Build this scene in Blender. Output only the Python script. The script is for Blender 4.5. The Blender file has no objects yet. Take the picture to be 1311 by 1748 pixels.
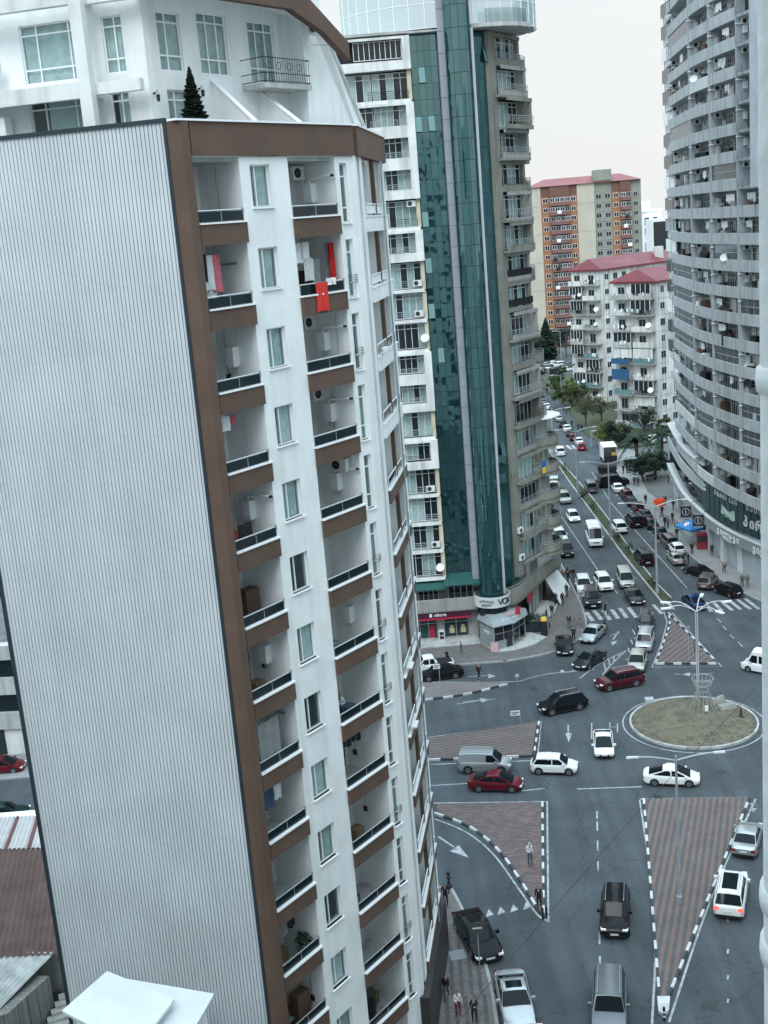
import bpy, math, random
from mathutils import Vector, Matrix
from mathutils.geometry import tessellate_polygon
random.seed(7)
R = math.radians
SC = bpy.context.scene
COL = SC.collection

# ------------------------------------------------------------------ camera
F_PX, PITCH, ROLL, CAM_H, IW, IH = 2041.0, R(13.4), R(4.7), 40.0, 1311.0, 1748.0
FWD = Vector((0, math.cos(PITCH), -math.sin(PITCH)))
UP0 = Vector((0, math.sin(PITCH), math.cos(PITCH)))
RT0 = Vector((1, 0, 0))
rt = RT0*math.cos(ROLL) - UP0*math.sin(ROLL)
up = RT0*math.sin(ROLL) + UP0*math.cos(ROLL)
cam = bpy.data.cameras.new('camera')
camo = bpy.data.objects.new('camera', cam)
COL.objects.link(camo)
cam.sensor_fit = 'VERTICAL'; cam.sensor_height = 24.0; cam.lens = 24.0*F_PX/IH
cam.clip_start = 0.1; cam.clip_end = 6000
m = Matrix((rt, up, -FWD)).transposed().to_4x4(); m.translation = (0, 0, CAM_H)
camo.matrix_world = m
SC.camera = camo

# ------------------------------------------------------------------ sky and sun (overcast)
W = bpy.data.worlds.new('World'); SC.world = W; W.use_nodes = True
nt = W.node_tree; nt.nodes.clear()
out = nt.nodes.new('ShaderNodeOutputWorld'); bg = nt.nodes.new('ShaderNodeBackground')
sky = nt.nodes.new('ShaderNodeTexSky'); sky.sky_type = 'NISHITA'; sky.sun_disc = False
SUN_EL, SUN_AZ = 46.0, 198.0
sky.sun_elevation = R(SUN_EL); sky.sun_rotation = R(SUN_AZ)
sky.air_density = 1.0; sky.dust_density = 1.0; sky.ozone_density = 1.0
# closed cloud deck: brighter towards the zenith, as any overcast sky, with soft cloud texture
tc = nt.nodes.new('ShaderNodeTexCoord'); sep = nt.nodes.new('ShaderNodeSeparateXYZ')
nt.links.new(tc.outputs['Generated'], sep.inputs[0])
mp = nt.nodes.new('ShaderNodeMapRange'); mp.inputs[1].default_value = 0.20; mp.inputs[2].default_value = 1.0
mp.inputs[3].default_value = 7.1; mp.inputs[4].default_value = 22.5
nt.links.new(sep.outputs['Z'], mp.inputs[0])
cn = nt.nodes.new('ShaderNodeTexNoise'); cn.inputs['Scale'].default_value = 2.2; cn.inputs['Detail'].default_value = 6
mpn = nt.nodes.new('ShaderNodeMapping'); mpn.inputs['Scale'].default_value = (1, 1, 5)
nt.links.new(tc.outputs['Generated'], mpn.inputs[0]); nt.links.new(mpn.outputs[0], cn.inputs['Vector'])
mr2 = nt.nodes.new('ShaderNodeMapRange'); mr2.inputs[1].default_value = .3; mr2.inputs[2].default_value = .7
mr2.inputs[3].default_value = .95; mr2.inputs[4].default_value = 1.03
nt.links.new(cn.outputs['Fac'], mr2.inputs[0])
mul = nt.nodes.new('ShaderNodeMath'); mul.operation = 'MULTIPLY'
nt.links.new(mp.outputs[0], mul.inputs[0]); nt.links.new(mr2.outputs[0], mul.inputs[1])
vm = nt.nodes.new('ShaderNodeVectorMath'); vm.operation = 'SCALE'
cg_ = nt.nodes.new('ShaderNodeMix'); cg_.data_type = 'RGBA'; cg_.inputs['A'].default_value = (.975, 1.0, .995, 1); cg_.inputs['B'].default_value = (.75, .975, 1.12, 1)
mz = nt.nodes.new('ShaderNodeMapRange'); mz.inputs[1].default_value = .12; mz.inputs[2].default_value = .55; nt.links.new(sep.outputs['Z'], mz.inputs[0]); nt.links.new(mz.outputs[0], cg_.inputs['Factor'])
nt.links.new(cg_.outputs['Result'], vm.inputs[0])
nt.links.new(mul.outputs[0], vm.inputs['Scale'])
mix = nt.nodes.new('ShaderNodeMix'); mix.data_type = 'RGBA'; mix.inputs['Factor'].default_value = 0.97
nt.links.new(sky.outputs[0], mix.inputs['A']); nt.links.new(vm.outputs[0], mix.inputs['B'])
nt.links.new(mix.outputs['Result'], bg.inputs['Color'])
bg.inputs['Strength'].default_value = 0.10
nt.links.new(bg.outputs[0], out.inputs[0])
sl = bpy.data.lights.new('sun', 'SUN'); sl.energy = 1.15; sl.angle = R(28); sl.color = (1.0, .985, .97)
so = bpy.data.objects.new('sun', sl); COL.objects.link(so)
az = R(SUN_AZ); el = R(SUN_EL)
sd = Vector((math.sin(az)*math.cos(el), math.cos(az)*math.cos(el), math.sin(el)))
so.rotation_euler = sd.to_track_quat('Z', 'Y').to_euler()
vs = SC.view_settings
vs.view_transform = 'Standard'; vs.look = 'None'; vs.gamma = 1.0; vs.exposure = 0.38
vs.use_curve_mapping = False
SC.cycles.max_bounces = 8; SC.cycles.diffuse_bounces = 5; SC.cycles.glossy_bounces = 3
SC.cycles.transmission_bounces = 3; SC.cycles.transparent_max_bounces = 8
SC.cycles.use_denoising = True

# ------------------------------------------------------------------ helpers
def pix_ray(px, py):
    x = (px-IW/2)/F_PX; y = -(py-IH/2)/F_PX
    return FWD + rt*x + up*y
def G(px, py, z=0.0):
    "ground point (survey of the photograph): where the sight line meets height z"
    d = pix_ray(px, py); t = (z-CAM_H)/d.z
    return Vector((d.x*t, d.y*t))
def AT(px, py, Y):
    d = pix_ray(px, py); t = Y/d.y
    return Vector((d.x*t, Y, CAM_H+d.z*t))

class MB:
    def __init__(s, M=None): s.v = []; s.f = []; s.mi = []; s.M = M
    def add(s, vs, fs, mi=0):
        b = len(s.v)
        if s.M is not None: vs = [tuple(s.M @ Vector(p)) for p in vs]
        s.v += [tuple(p) for p in vs]
        for f in fs: s.f.append([b+i for i in f]); s.mi.append(mi)
        return s
    def box(s, x0, y0, z0, x1, y1, z1, mi=0):
        if x0 > x1: x0, x1 = x1, x0
        if y0 > y1: y0, y1 = y1, y0
        if z0 > z1: z0, z1 = z1, z0
        return s.add([(x0,y0,z0),(x1,y0,z0),(x1,y1,z0),(x0,y1,z0),(x0,y0,z1),(x1,y0,z1),(x1,y1,z1),(x0,y1,z1)],
              [(0,3,2,1),(4,5,6,7),(0,1,5,4),(1,2,6,5),(2,3,7,6),(3,0,4,7)], mi)
    def prism(s, poly, z0, z1, mi=0, mi_top=None):
        n = len(poly)
        a = sum(poly[i][0]*poly[(i+1)%n][1]-poly[(i+1)%n][0]*poly[i][1] for i in range(n))
        if a < 0: poly = poly[::-1]
        vs = [(p[0],p[1],z0) for p in poly]+[(p[0],p[1],z1) for p in poly]
        s.add(vs, [(i,(i+1)%n,n+(i+1)%n,n+i) for i in range(n)], mi)
        b = len(s.v)-2*n
        tp = [tuple(range(n))] if n < 7 else s.tess(poly)
        for t in tp:
            s.f.append([b+n+i for i in t]); s.mi.append(mi if mi_top is None else mi_top)
            s.f.append([b+i for i in t[::-1]]); s.mi.append(mi)
        return s
    def tess(s, poly):
        o = []
        for t in tessellate_polygon([[Vector((p[0], p[1], 0)) for p in poly]]):
            a, b, c = (poly[i] for i in t)
            o.append(t if (b[0]-a[0])*(c[1]-a[1])-(b[1]-a[1])*(c[0]-a[0]) > 0 else t[::-1])
        return o
    def sheet(s, poly, z, mi=0):
        n = len(poly)
        a = sum(poly[i][0]*poly[(i+1)%n][1]-poly[(i+1)%n][0]*poly[i][1] for i in range(n))
        if a < 0: poly = poly[::-1]
        return s.add([(p[0],p[1],z) for p in poly], [tuple(range(n))] if n < 7 else s.tess(poly), mi)
    def tube(s, pts, r, n=6, mi=0, caps=True):
        pts = [Vector(p) for p in pts]; k = len(pts)
        rs = r if isinstance(r, (list, tuple)) else [r]*k
        vs = []; fs = []
        for i, p in enumerate(pts):
            d = (pts[min(i+1,k-1)]-pts[max(i-1,0)])
            d = d.normalized() if d.length > 1e-9 else Vector((0,0,1))
            a = Vector((0,0,1)) if abs(d.z) < .9 else Vector((1,0,0))
            u = d.cross(a).normalized(); w = d.cross(u)
            for j in range(n):
                t = 2*math.pi*j/n
                vs.append(p+(u*math.cos(t)+w*math.sin(t))*rs[i])
        for i in range(k-1):
            for j in range(n):
                fs.append((i*n+j, (i+1)*n+j, (i+1)*n+(j+1)%n, i*n+(j+1)%n))
        if caps: fs.append(tuple(range(n))); fs.append(tuple((k-1)*n+j for j in range(n))[::-1])
        return s.add(vs, fs, mi)
    def lathe(s, prof, n=16, mi=0, c=(0,0)):
        vs = []; fs = []
        for r, z in prof:
            for j in range(n):
                t = 2*math.pi*j/n; vs.append((c[0]+r*math.cos(t), c[1]+r*math.sin(t), z))
        for i in range(len(prof)-1):
            for j in range(n): fs.append((i*n+j, i*n+(j+1)%n, (i+1)*n+(j+1)%n, (i+1)*n+j))
        return s.add(vs, fs, mi)
    def quad(s, a, b, c, d, mi=0): return s.add([a,b,c,d], [(0,1,2,3)], mi)
    def mesh(s, name, mats, smooth=None):
        me = bpy.data.meshes.new(name); me.from_pydata(s.v, [], s.f)
        mats = mats if isinstance(mats, (list, tuple)) else [mats]
        for q in mats: me.materials.append(q)
        if len(mats) > 1: me.polygons.foreach_set('material_index', s.mi)
        if smooth is not None:
            me.shade_smooth(); me.set_sharp_from_angle(angle=R(smooth))
        me.update(); return me

def ob(name, me, parent=None, loc=(0,0,0), rz=0.0, label=None, cat=None, group=None, kind=None, rot=None, scale=None, paint=None):
    o = bpy.data.objects.new(name, me); COL.objects.link(o)
    o.location = loc; o.rotation_euler = rot if rot is not None else (0, 0, rz)
    if scale is not None: o.scale = scale if not isinstance(scale, (int, float)) else (scale,)*3
    if parent is not None: o.parent = parent
    if label: o['label'] = label
    if cat: o['category'] = cat
    if group: o['group'] = group
    if kind: o['kind'] = kind
    if paint:
        for i, pm in paint.items():
            o.material_slots[i].link = 'OBJECT'; o.material_slots[i].material = pm
    return o
def thing(name, label, cat, loc=(0,0,0), rz=0.0, group=None, rot=None):
    return ob(name, None, None, loc, rz, label, cat, group, None, rot)
def tree_copy(root, loc, rz, label, group=None, scale=None):
    r = root.copy(); COL.objects.link(r); r.location = loc; r.rotation_euler = (0, 0, rz); r['label'] = label
    if group: r['group'] = group
    if scale is not None: r.scale = (scale,)*3 if isinstance(scale, (int, float)) else scale
    for ch in list(root.children):
        c = ch.copy(); COL.objects.link(c); c.parent = r
        for g in list(ch.children):
            d = g.copy(); COL.objects.link(d); d.parent = c
    return r
def frame(o, d):
    "matrix: x along d (2-vector), y to the left of it, z up, origin o"
    d = Vector((d[0], d[1])).normalized()
    return Matrix(((d.x, -d.y, 0, o[0]), (d.y, d.x, 0, o[1]), (0, 0, 1, 0), (0, 0, 0, 1)))

# ------------------------------------------------------------------ materials
MATS = {}
def mat(name, col, rough=.7, var=.0, vscale=1.0, bump=0.0, bscale=20., metal=0.0, spec=.5, streak=0.0, stain=None, coat=0.0, dirt=0.0, dcol=(.05,.05,.045), dscale=.6):
    "procedural surface: base colour with blotches (var), vertical weather streaks (streak) and stains (dirt)"
    if name in MATS: return MATS[name]
    M = bpy.data.materials.new(name); M.use_nodes = True; t = M.node_tree; N = t.nodes; Lk = t.links
    b = N['Principled BSDF']; b.inputs['Roughness'].default_value = rough; b.inputs['Metallic'].default_value = metal
    b.inputs['Specular IOR Level'].default_value = spec
    if coat: b.inputs['Coat Weight'].default_value = coat; b.inputs['Coat Roughness'].default_value = .04
    b.inputs['Base Color'].default_value = (*col, 1)
    geo = N.new('ShaderNodeNewGeometry'); cur = None
    def rgb(c):
        n = N.new('ShaderNodeRGB'); n.outputs[0].default_value = (*c, 1); return n.outputs[0]
    def mixc(f, a, bb, typ='MIX'):
        n = N.new('ShaderNodeMix'); n.data_type = 'RGBA'; n.blend_type = typ
        if isinstance(f, float): n.inputs['Factor'].default_value = f
        else: Lk.new(f, n.inputs['Factor'])
        Lk.new(a, n.inputs['A']); Lk.new(bb, n.inputs['B']); return n.outputs['Result']
    def noise(sc, stretch=(1,1,1), det=4):
        mpg = N.new('ShaderNodeMapping'); mpg.inputs['Scale'].default_value = stretch
        n = N.new('ShaderNodeTexNoise'); n.inputs['Scale'].default_value = sc; n.inputs['Detail'].default_value = det
        Lk.new(geo.outputs['Position'], mpg.inputs[0]); Lk.new(mpg.outputs[0], n.inputs['Vector']); return n.outputs['Fac']
    def ramp(f, a, bb, lo=0.0, hi=1.0):
        n = N.new('ShaderNodeMapRange'); n.inputs[1].default_value = a; n.inputs[2].default_value = bb
        n.inputs[3].default_value = lo; n.inputs[4].default_value = hi; Lk.new(f, n.inputs[0]); return n.outputs[0]
    if var or streak or dirt:
        cur = rgb(col)
        if var:
            f = ramp(noise(vscale, det=6), .3, .7)
            cur = mixc(f, rgb([c*(1-var) for c in col]), rgb([min(1, c*(1+var)) for c in col]))
        if streak:
            f = ramp(noise(1.6, (1, 1, .06), 5), .48, .75, 0, streak)
            cur = mixc(f, cur, rgb(dcol))
        if dirt:
            f = ramp(noise(dscale, det=8), .5, .78, 0, dirt)
            cur = mixc(f, cur, rgb(dcol))
        Lk.new(cur, b.inputs['Base Color'])
    if bump:
        bn = N.new('ShaderNodeBump'); bn.inputs['Strength'].default_value = bump; bn.inputs['Distance'].default_value = .05
        Lk.new(noise(bscale), bn.inputs['Height']); Lk.new(bn.outputs[0], b.inputs['Normal'])
    MATS[name] = M; return M
def glass(name, tint, refl=.12, rough=.03, trans=.6):
    "window pane: partly see-through, partly mirror"
    if name in MATS: return MATS[name]
    M = bpy.data.materials.new(name); M.use_nodes = True; t = M.node_tree; N = t.nodes; Lk = t.links; N.clear()
    o = N.new('ShaderNodeOutputMaterial'); tr = N.new('ShaderNodeBsdfTransparent'); gl = N.new('ShaderNodeBsdfGlossy')
    df = N.new('ShaderNodeBsdfDiffuse'); df.inputs[0].default_value = (*[c*.25 for c in tint], 1)
    tr.inputs[0].default_value = (*tint, 1); gl.inputs['Roughness'].default_value = rough; gl.inputs[0].default_value = (.9,.95,1,1)
    m1 = N.new('ShaderNodeMixShader'); m1.inputs[0].default_value = 1-trans; Lk.new(tr.outputs[0], m1.inputs[1]); Lk.new(df.outputs[0], m1.inputs[2])
    fr = N.new('ShaderNodeLayerWeight'); fr.inputs[0].default_value = .5
    pw = N.new('ShaderNodeMath'); pw.operation = 'POWER'; pw.inputs[1].default_value = 4.0; Lk.new(fr.outputs['Facing'], pw.inputs[0])
    ad = N.new('ShaderNodeMath'); ad.operation = 'MULTIPLY_ADD'; ad.inputs[1].default_value = .5; ad.inputs[2].default_value = refl*.6; ad.use_clamp = True; Lk.new(pw.outputs[0], ad.inputs[0])
    m2 = N.new('ShaderNodeMixShader'); Lk.new(ad.outputs[0], m2.inputs[0]); Lk.new(m1.outputs[0], m2.inputs[1]); Lk.new(gl.outputs[0], m2.inputs[2])
    Lk.new(m2.outputs[0], o.inputs[0]); MATS[name] = M; return M

M_WHITE = mat('white_render', (.80,.81,.80), .85, .05, .7, .2, 9, streak=.30, dirt=.22, dcol=(.42,.43,.41), dscale=.55)
M_WHITE2 = mat('white_old_render', (.72,.73,.71), .85, .08, .8, .2, 9, streak=.55, dirt=.4, dcol=(.22,.22,.20), dscale=.45)
M_BROWN = mat('brown_render', (.112,.067,.047), .8, .14, .8, .2, 8, streak=.3, dirt=.25, dcol=(.065,.045,.036))
M_TRIM = mat('dark_trim', (.018,.030,.040), .4)
M_PVC = mat('white_pvc', (.82,.83,.83), .4)
M_CURT = mat('curtain_cloth', (.80,.81,.79), .9, .15, 3)
M_CURT2 = mat('grey_curtain_cloth', (.62,.66,.65), .9, .2, 3)
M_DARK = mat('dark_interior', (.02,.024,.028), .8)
M_GLASS = glass('window_glass', (.86,.93,.93), .05, .03, .92)
M_GLASSD = mat('dark_window_glass', (.010,.019,.024), .06, spec=.5)
M_TINT = mat('tinted_rail_glass', (.005,.014,.020), .06, spec=.3)
M_ALU = mat('aluminium', (.55,.57,.58), .35, metal=.8)
M_IRON = mat('black_iron', (.012,.013,.014), .5)
M_CONC = mat('concrete', (.34,.345,.33), .9, .12, .6, .25, 9, streak=.5, dirt=.4, dcol=(.13,.13,.115))
M_CONCL = mat('pale_concrete', (.46,.47,.46), .9, .10, .7, .25, 9, streak=.6, dirt=.45, dcol=(.17,.175,.165))
M_ASPH = mat('asphalt', (.054,.066,.075), .88, .22, .25, .35, 40, dirt=.6, dcol=(.080,.092,.100), dscale=.14)
def age_asphalt(M):
    t = M.node_tree; N = t.nodes; Lk = t.links; b = N['Principled BSDF']; src = b.inputs['Base Color'].links[0].from_socket
    geo = N.new('ShaderNodeNewGeometry')
    def ns(sc, st, lo, hi, a, bb, det=5, dist=0.0):
        mp = N.new('ShaderNodeMapping'); mp.inputs['Scale'].default_value = st; n = N.new('ShaderNodeTexNoise'); n.inputs['Scale'].default_value = sc; n.inputs['Detail'].default_value = det; n.inputs['Distortion'].default_value = dist
        Lk.new(geo.outputs['Position'], mp.inputs[0]); Lk.new(mp.outputs[0], n.inputs['Vector']); r = N.new('ShaderNodeMapRange'); r.inputs[1].default_value = lo; r.inputs[2].default_value = hi; r.inputs[3].default_value = a; r.inputs[4].default_value = bb; Lk.new(n.outputs['Fac'], r.inputs[0]); return r.outputs[0]
    def mulc(f):
        nonlocal src
        v = N.new('ShaderNodeVectorMath'); v.operation = 'SCALE'; Lk.new(src, v.inputs[0]); Lk.new(f, v.inputs['Scale']); src = v.outputs[0]
    mulc(ns(1.1, (1,.05,1), .35, .65, .84, 1.14))          # tyre-polished lanes
    mulc(ns(2.3, (1,1,1), .62, .72, 1.0, .62, 3))           # oil spots
    mulc(ns(14., (1,1,1), .3, .7, .86, 1.12, 3))            # stone grain
    vo = N.new('ShaderNodeTexVoronoi'); vo.feature = 'DISTANCE_TO_EDGE'; vo.inputs['Scale'].default_value = .16
    mpd = N.new('ShaderNodeMapping'); nz = N.new('ShaderNodeTexNoise'); nz.inputs['Scale'].default_value = .9; nz.inputs['Detail'].default_value = 4; Lk.new(geo.outputs['Position'], nz.inputs['Vector'])
    ad = N.new('ShaderNodeVectorMath'); ad.operation = 'MULTIPLY_ADD'; ad.inputs[1].default_value = (1.6,1.6,1.6); Lk.new(nz.outputs['Color'], ad.inputs[0]); Lk.new(geo.outputs['Position'], ad.inputs[2]); Lk.new(ad.outputs[0], vo.inputs['Vector'])
    cr = N.new('ShaderNodeMapRange'); cr.inputs[1].default_value = .004; cr.inputs[2].default_value = .010; cr.inputs[3].default_value = .74; cr.inputs[4].default_value = 1.0; Lk.new(vo.outputs['Distance'], cr.inputs[0]); mulc(cr.outputs[0])
    Lk.new(src, b.inputs['Base Color'])
age_asphalt(M_ASPH)
M_PAINT = mat('road_paint', (.36,.38,.39), .75, .3, 3, dirt=.95, dcol=(.075,.088,.096), dscale=1.6)
M_KW = mat('kerb_white', (.52,.54,.54), .8, .12, 2, dirt=.4, dcol=(.25,.26,.26), dscale=1.5)
M_KB = mat('kerb_black', (.04,.045,.05), .8, .2, 2)
M_KERB = mat('kerb_grey', (.30,.31,.31), .85, .15, 2, dirt=.3, dcol=(.12,.12,.12))
M_SKIN = mat('skin', (.46,.28,.20), .6)
M_STEEL = mat('galvanised_steel', (.36,.40,.42), .5, .1, 3, metal=.3)
M_RUBBER = mat('tyre_rubber', (.012,.012,.013), .85)
M_BLACK = mat('black_plastic', (.015,.016,.018), .5)
M_BOILER = mat('boiler_enamel', (.80,.81,.81), .35)

def brick_mat(name, c1, c2, sc, mortar=(.1,.1,.1), rot=0, rough=.9, ms=.02):
    if name in MATS: return MATS[name]
    M = mat(name, c1, rough); t = M.node_tree; N = t.nodes; Lk = t.links
    geo = N.new('ShaderNodeNewGeometry'); mp = N.new('ShaderNodeMapping'); mp.inputs['Rotation'].default_value = (0, 0, rot)
    br = N.new('ShaderNodeTexBrick'); br.inputs['Color1'].default_value = (*c1, 1); br.inputs['Color2'].default_value = (*c2, 1)
    br.inputs['Mortar'].default_value = (*mortar, 1); br.inputs['Scale'].default_value = sc; br.inputs['Mortar Size'].default_value = ms
    Lk.new(geo.outputs['Position'], mp.inputs[0]); Lk.new(mp.outputs[0], br.inputs['Vector'])
    ns = N.new('ShaderNodeTexNoise'); ns.inputs['Scale'].default_value = .7; ns.inputs['Detail'].default_value = 6; Lk.new(geo.outputs['Position'], ns.inputs['Vector'])
    mr = N.new('ShaderNodeMapRange'); mr.inputs[1].default_value = .3; mr.inputs[2].default_value = .7; mr.inputs[3].default_value = .86; mr.inputs[4].default_value = 1.12
    Lk.new(ns.outputs['Fac'], mr.inputs[0])
    vm = N.new('ShaderNodeVectorMath'); vm.operation = 'SCALE'; Lk.new(br.outputs['Color'], vm.inputs[0]); Lk.new(mr.outputs[0], vm.inputs['Scale'])
    Lk.new(vm.outputs[0], N['Principled BSDF'].inputs['Base Color']); return M

# ------------------------------------------------------------------ lettering (unit glyph meshes made first, while the scene is small)
GLYPH = {}
_todo = ['VOX', 'nikora', 'კარაოკე კლუბი', 'ვოქს']+sorted(set('VOXკარაოკეკლუბიBILLIARDCLUBსაბილიარდოპირამიდავილლაჯითბილისივიტაSTOP4PTAXI'))+['TAXI','STOP','P']
for _t in _todo:
    _cu = bpy.data.curves.new('t', 'FONT'); _cu.body = _t; _cu.size = 1.0; _cu.extrude = .025; _cu.align_x = 'CENTER'; _cu.align_y = 'CENTER'; _cu.offset = .012; _cu.resolution_u = 3
    _o = bpy.data.objects.new('t', _cu); COL.objects.link(_o); GLYPH[_t] = _o
bpy.context.view_layer.update()
_dg = bpy.context.evaluated_depsgraph_get()
for _t, _o in list(GLYPH.items()):
    GLYPH[_t] = bpy.data.meshes.new_from_object(_o.evaluated_get(_dg))
for _o in [o for o in COL.objects if o.type == 'FONT']: bpy.data.objects.remove(_o)
def text_mesh(s, size, m, ext=.02, align='CENTER', shear=0.0, bold=0.0):
    me = GLYPH[s].copy(); me.transform(Matrix.Scale(size, 4)); me.materials.clear(); me.materials.append(m); return me

# ------------------------------------------------------------------ people: posed bodies grown from skeletons (made first, while the scene is small)
def skeleton(pose):
    V_, E_, R_, T_ = [], [], [], []
    def v(p, r, t, par=None):
        V_.append(Vector(p)); R_.append(r if isinstance(r, tuple) else (r, r)); T_.append(t)
        if par is not None: E_.append((par, len(V_)-1))
        return len(V_)-1
    sit = pose in ('sit',); hz = .95 if not sit else .52
    lean = .06 if pose == 'walk' else 0
    pel = v((0,0,hz), (.135,.10), 'leg')
    sp = v((0,lean*.4,hz+.2), (.13,.10), 'top', pel); ch = v((0,lean*.8+.01,hz+.40), (.155,.11), 'top', sp)
    nk = v((0,lean+.01,hz+.55), .055, 'skin', ch); hb = v((0,lean+.035,hz+.63), (.075,.085), 'head', nk); ht = v((0,lean+.03,hz+.755), (.078,.09), 'head', hb)
    v((0,lean+.13,hz+.65), .014, 'skin', hb)
    arms = {'walk': [((.20,-.12,.22),(.20,.06,.02)), ((.20,.10,.21),(.18,.26,.05))], 'stand': [((.23,-.03,.20),(.24,.05,-.04))]*2, 'fold': [((.23,.02,.18),(.04,.22,.22))]*2,
            'sit': [((.22,.06,.18),(.16,.28,.08))]*2, 'bag': [((.22,.04,.18),(.14,.22,.12)), ((.23,-.02,.20),(.25,.04,-.04))], 'lean': [((.24,.10,.20),(.18,.30,.16))]*2}[pose]
    for k, s in enumerate((1, -1)):
        sh = v((s*.175, lean*.8, hz+.46), .062, 'top', ch); e, w = arms[k]
        el = v((s*e[0], e[1]+lean, hz+e[2]), .047, 'top', sh); wr = v((s*w[0], w[1]+lean, hz+w[2]), .033, 'top', el)
        d = (V_[wr]-V_[el]).normalized(); side_ = Vector((s*.25,1,0)) if abs(d.z) > .6 else Vector((0,0,1))
        side_ = (side_-d*side_.dot(d)).normalized()
        pa = v(V_[wr]+d*.075, (.032,.022), 'skin', wr)
        for q, ln in ((-.026,.062),(-.009,.075),(.009,.072),(.026,.058)):
            f1 = v(V_[pa]+d*.045+side_*q, .0095, 'skin', pa); v(V_[f1]+d*ln*.6+side_.cross(d)*(-s)*.018, .0085, 'skin', f1)
        t1 = v(V_[wr]+d*.045+side_*.045, .0105, 'skin', pa); v(V_[t1]+d*.045+side_*.012, .0095, 'skin', t1)
    legs = {'walk': [((.10,.17,.50),(.10,.20,.08)), ((.10,-.06,.50),(.10,-.34,.13))], 'sit': [((.13,.42,.50),(.13,.44,.08))]*2}.get(pose, [((.11,.015,.50),(.115,-.02,.08)), ((.11,.03,.5),(.115,.0,.08))])
    for k, s in enumerate((1, -1)):
        hp = v((s*.09, 0, hz-.05), (.09,.095), 'leg', pel); kn, an = legs[k]
        k_ = v((s*kn[0], kn[1], kn[2]), .062, 'leg', hp); a_ = v((s*an[0], an[1], an[2]), .042, 'leg', k_); v((s*an[0]*1.1, an[1]+.15, max(.04, an[2]-.04)), (.042,.03), 'shoe', a_)
    return V_, E_, R_, T_
POSES = {}
_objs = {}
for _p in ('walk','stand','fold','sit','bag','lean'):
    V_, E_, R_, T_ = skeleton(_p)
    me = bpy.data.meshes.new('body_'+_p); me.from_pydata([tuple(q) for q in V_], E_, [])
    o = bpy.data.objects.new('body_'+_p, me); COL.objects.link(o)
    md_ = o.modifiers.new('skin', 'SKIN'); md_.use_smooth_shade = True
    sv = me.skin_vertices[0].data
    for i, r_ in enumerate(R_): sv[i].radius = r_; sv[i].use_root = (i == 0)
    ss_ = o.modifiers.new('sub', 'SUBSURF'); ss_.levels = 1; ss_.render_levels = 1
    _objs[_p] = (o, V_, E_, T_)
bpy.context.view_layer.update(); _dg = bpy.context.evaluated_depsgraph_get()
for _p, (o, V_, E_, T_) in _objs.items():
    me = bpy.data.meshes.new_from_object(o.evaluated_get(_dg))
    me.materials.clear()
    for q in (M_SKIN, M_DARK, M_DARK, M_BLACK, M_BLACK): me.materials.append(q)
    idx = {'skin':0, 'top':1, 'leg':2, 'shoe':3, 'head':0}
    mi = []
    hy = [V_[i] for i, t in enumerate(T_) if t == 'head']
    for f in me.polygons:
        c = f.center; best = None
        for a, b in E_:
            A_, B_ = V_[a], V_[b]; ab = B_-A_; t = max(0, min(1, (c-A_).dot(ab)/max(1e-9, ab.length_squared))); d = (c-(A_+ab*t)).length
            if best is None or d < best[0]: best = (d, T_[b] if t > .3 or T_[b] == T_[a] else T_[a])
        t = best[1]; m_ = idx[t]
        if t == 'head' and (c.z > hy[0].z+.075 or (c.y < hy[0].y+.01 and c.z > hy[0].z-.05)): m_ = 4
        mi.append(m_)
    me.polygons.foreach_set('material_index', mi); me.shade_smooth(); POSES[_p] = me
for _p, (o, *_r) in _objs.items(): bpy.data.objects.remove(o)

# ================================================================== GROUND, ROADS, ISLANDS
def dens(pts, n=6):
    "smooth a polyline (Catmull-Rom)"
    P = [Vector((p[0], p[1])) for p in pts]; o = []
    for i in range(len(P)-1):
        a, b, c, d = P[max(i-1,0)], P[i], P[i+1], P[min(i+2,len(P)-1)]
        for k in range(n):
            t = k/n; o.append(.5*((2*b)+(c-a)*t+(2*a-5*b+4*c-d)*t*t+(3*b-a-3*c+d)*t**3))
    o.append(P[-1]); return o
def offset(line, d):
    o = []
    for i, p in enumerate(line):
        t = (line[min(i+1,len(line)-1)]-line[max(i-1,0)]).normalized()
        o.append(p+Vector((-t.y, t.x))*d)
    return o
def ribbon(mb, line, w, z, mi=0):
    a = offset(line, w/2); b = offset(line, -w/2)
    for i in range(len(line)-1):
        mb.add([(a[i].x,a[i].y,z),(b[i].x,b[i].y,z),(b[i+1].x,b[i+1].y,z),(a[i+1].x,a[i+1].y,z)], [(0,1,2,3)], mi)
def inside(p, poly):
    c = False; n = len(poly)
    for i in range(n):
        a, b = poly[i], poly[(i+1)%n]
        if (a[1] > p[1]) != (b[1] > p[1]) and p[0] < (b[0]-a[0])*(p[1]-a[1])/(b[1]-a[1])+a[0]: c = not c
    return c
def clip_half(poly, n, c):
    "keep the part of poly with n.p <= c"
    o = []
    for i in range(len(poly)):
        a, b = poly[i], poly[(i+1)%len(poly)]
        da, db = n[0]*a[0]+n[1]*a[1]-c, n[0]*b[0]+n[1]*b[1]-c
        if da <= 0: o.append(a)
        if (da < 0) != (db < 0) and abs(da-db) > 1e-9:
            t = da/(da-db); o.append((a[0]+(b[0]-a[0])*t, a[1]+(b[1]-a[1])*t))
    return o
M_EARTH = mat('earth', (.115,.12,.118), .95, .2, .08, dirt=.4, dcol=(.09,.10,.08), dscale=.05)
g = MB(); g.sheet([(-1500,-300),(1500,-300),(1500,3000),(-1500,3000)], -.06)
ob('ground', g.mesh('ground', M_EARTH), kind='structure')
g = MB(); g.box(-1500, 900, -.05, 1500, 2900, -.045)
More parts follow.
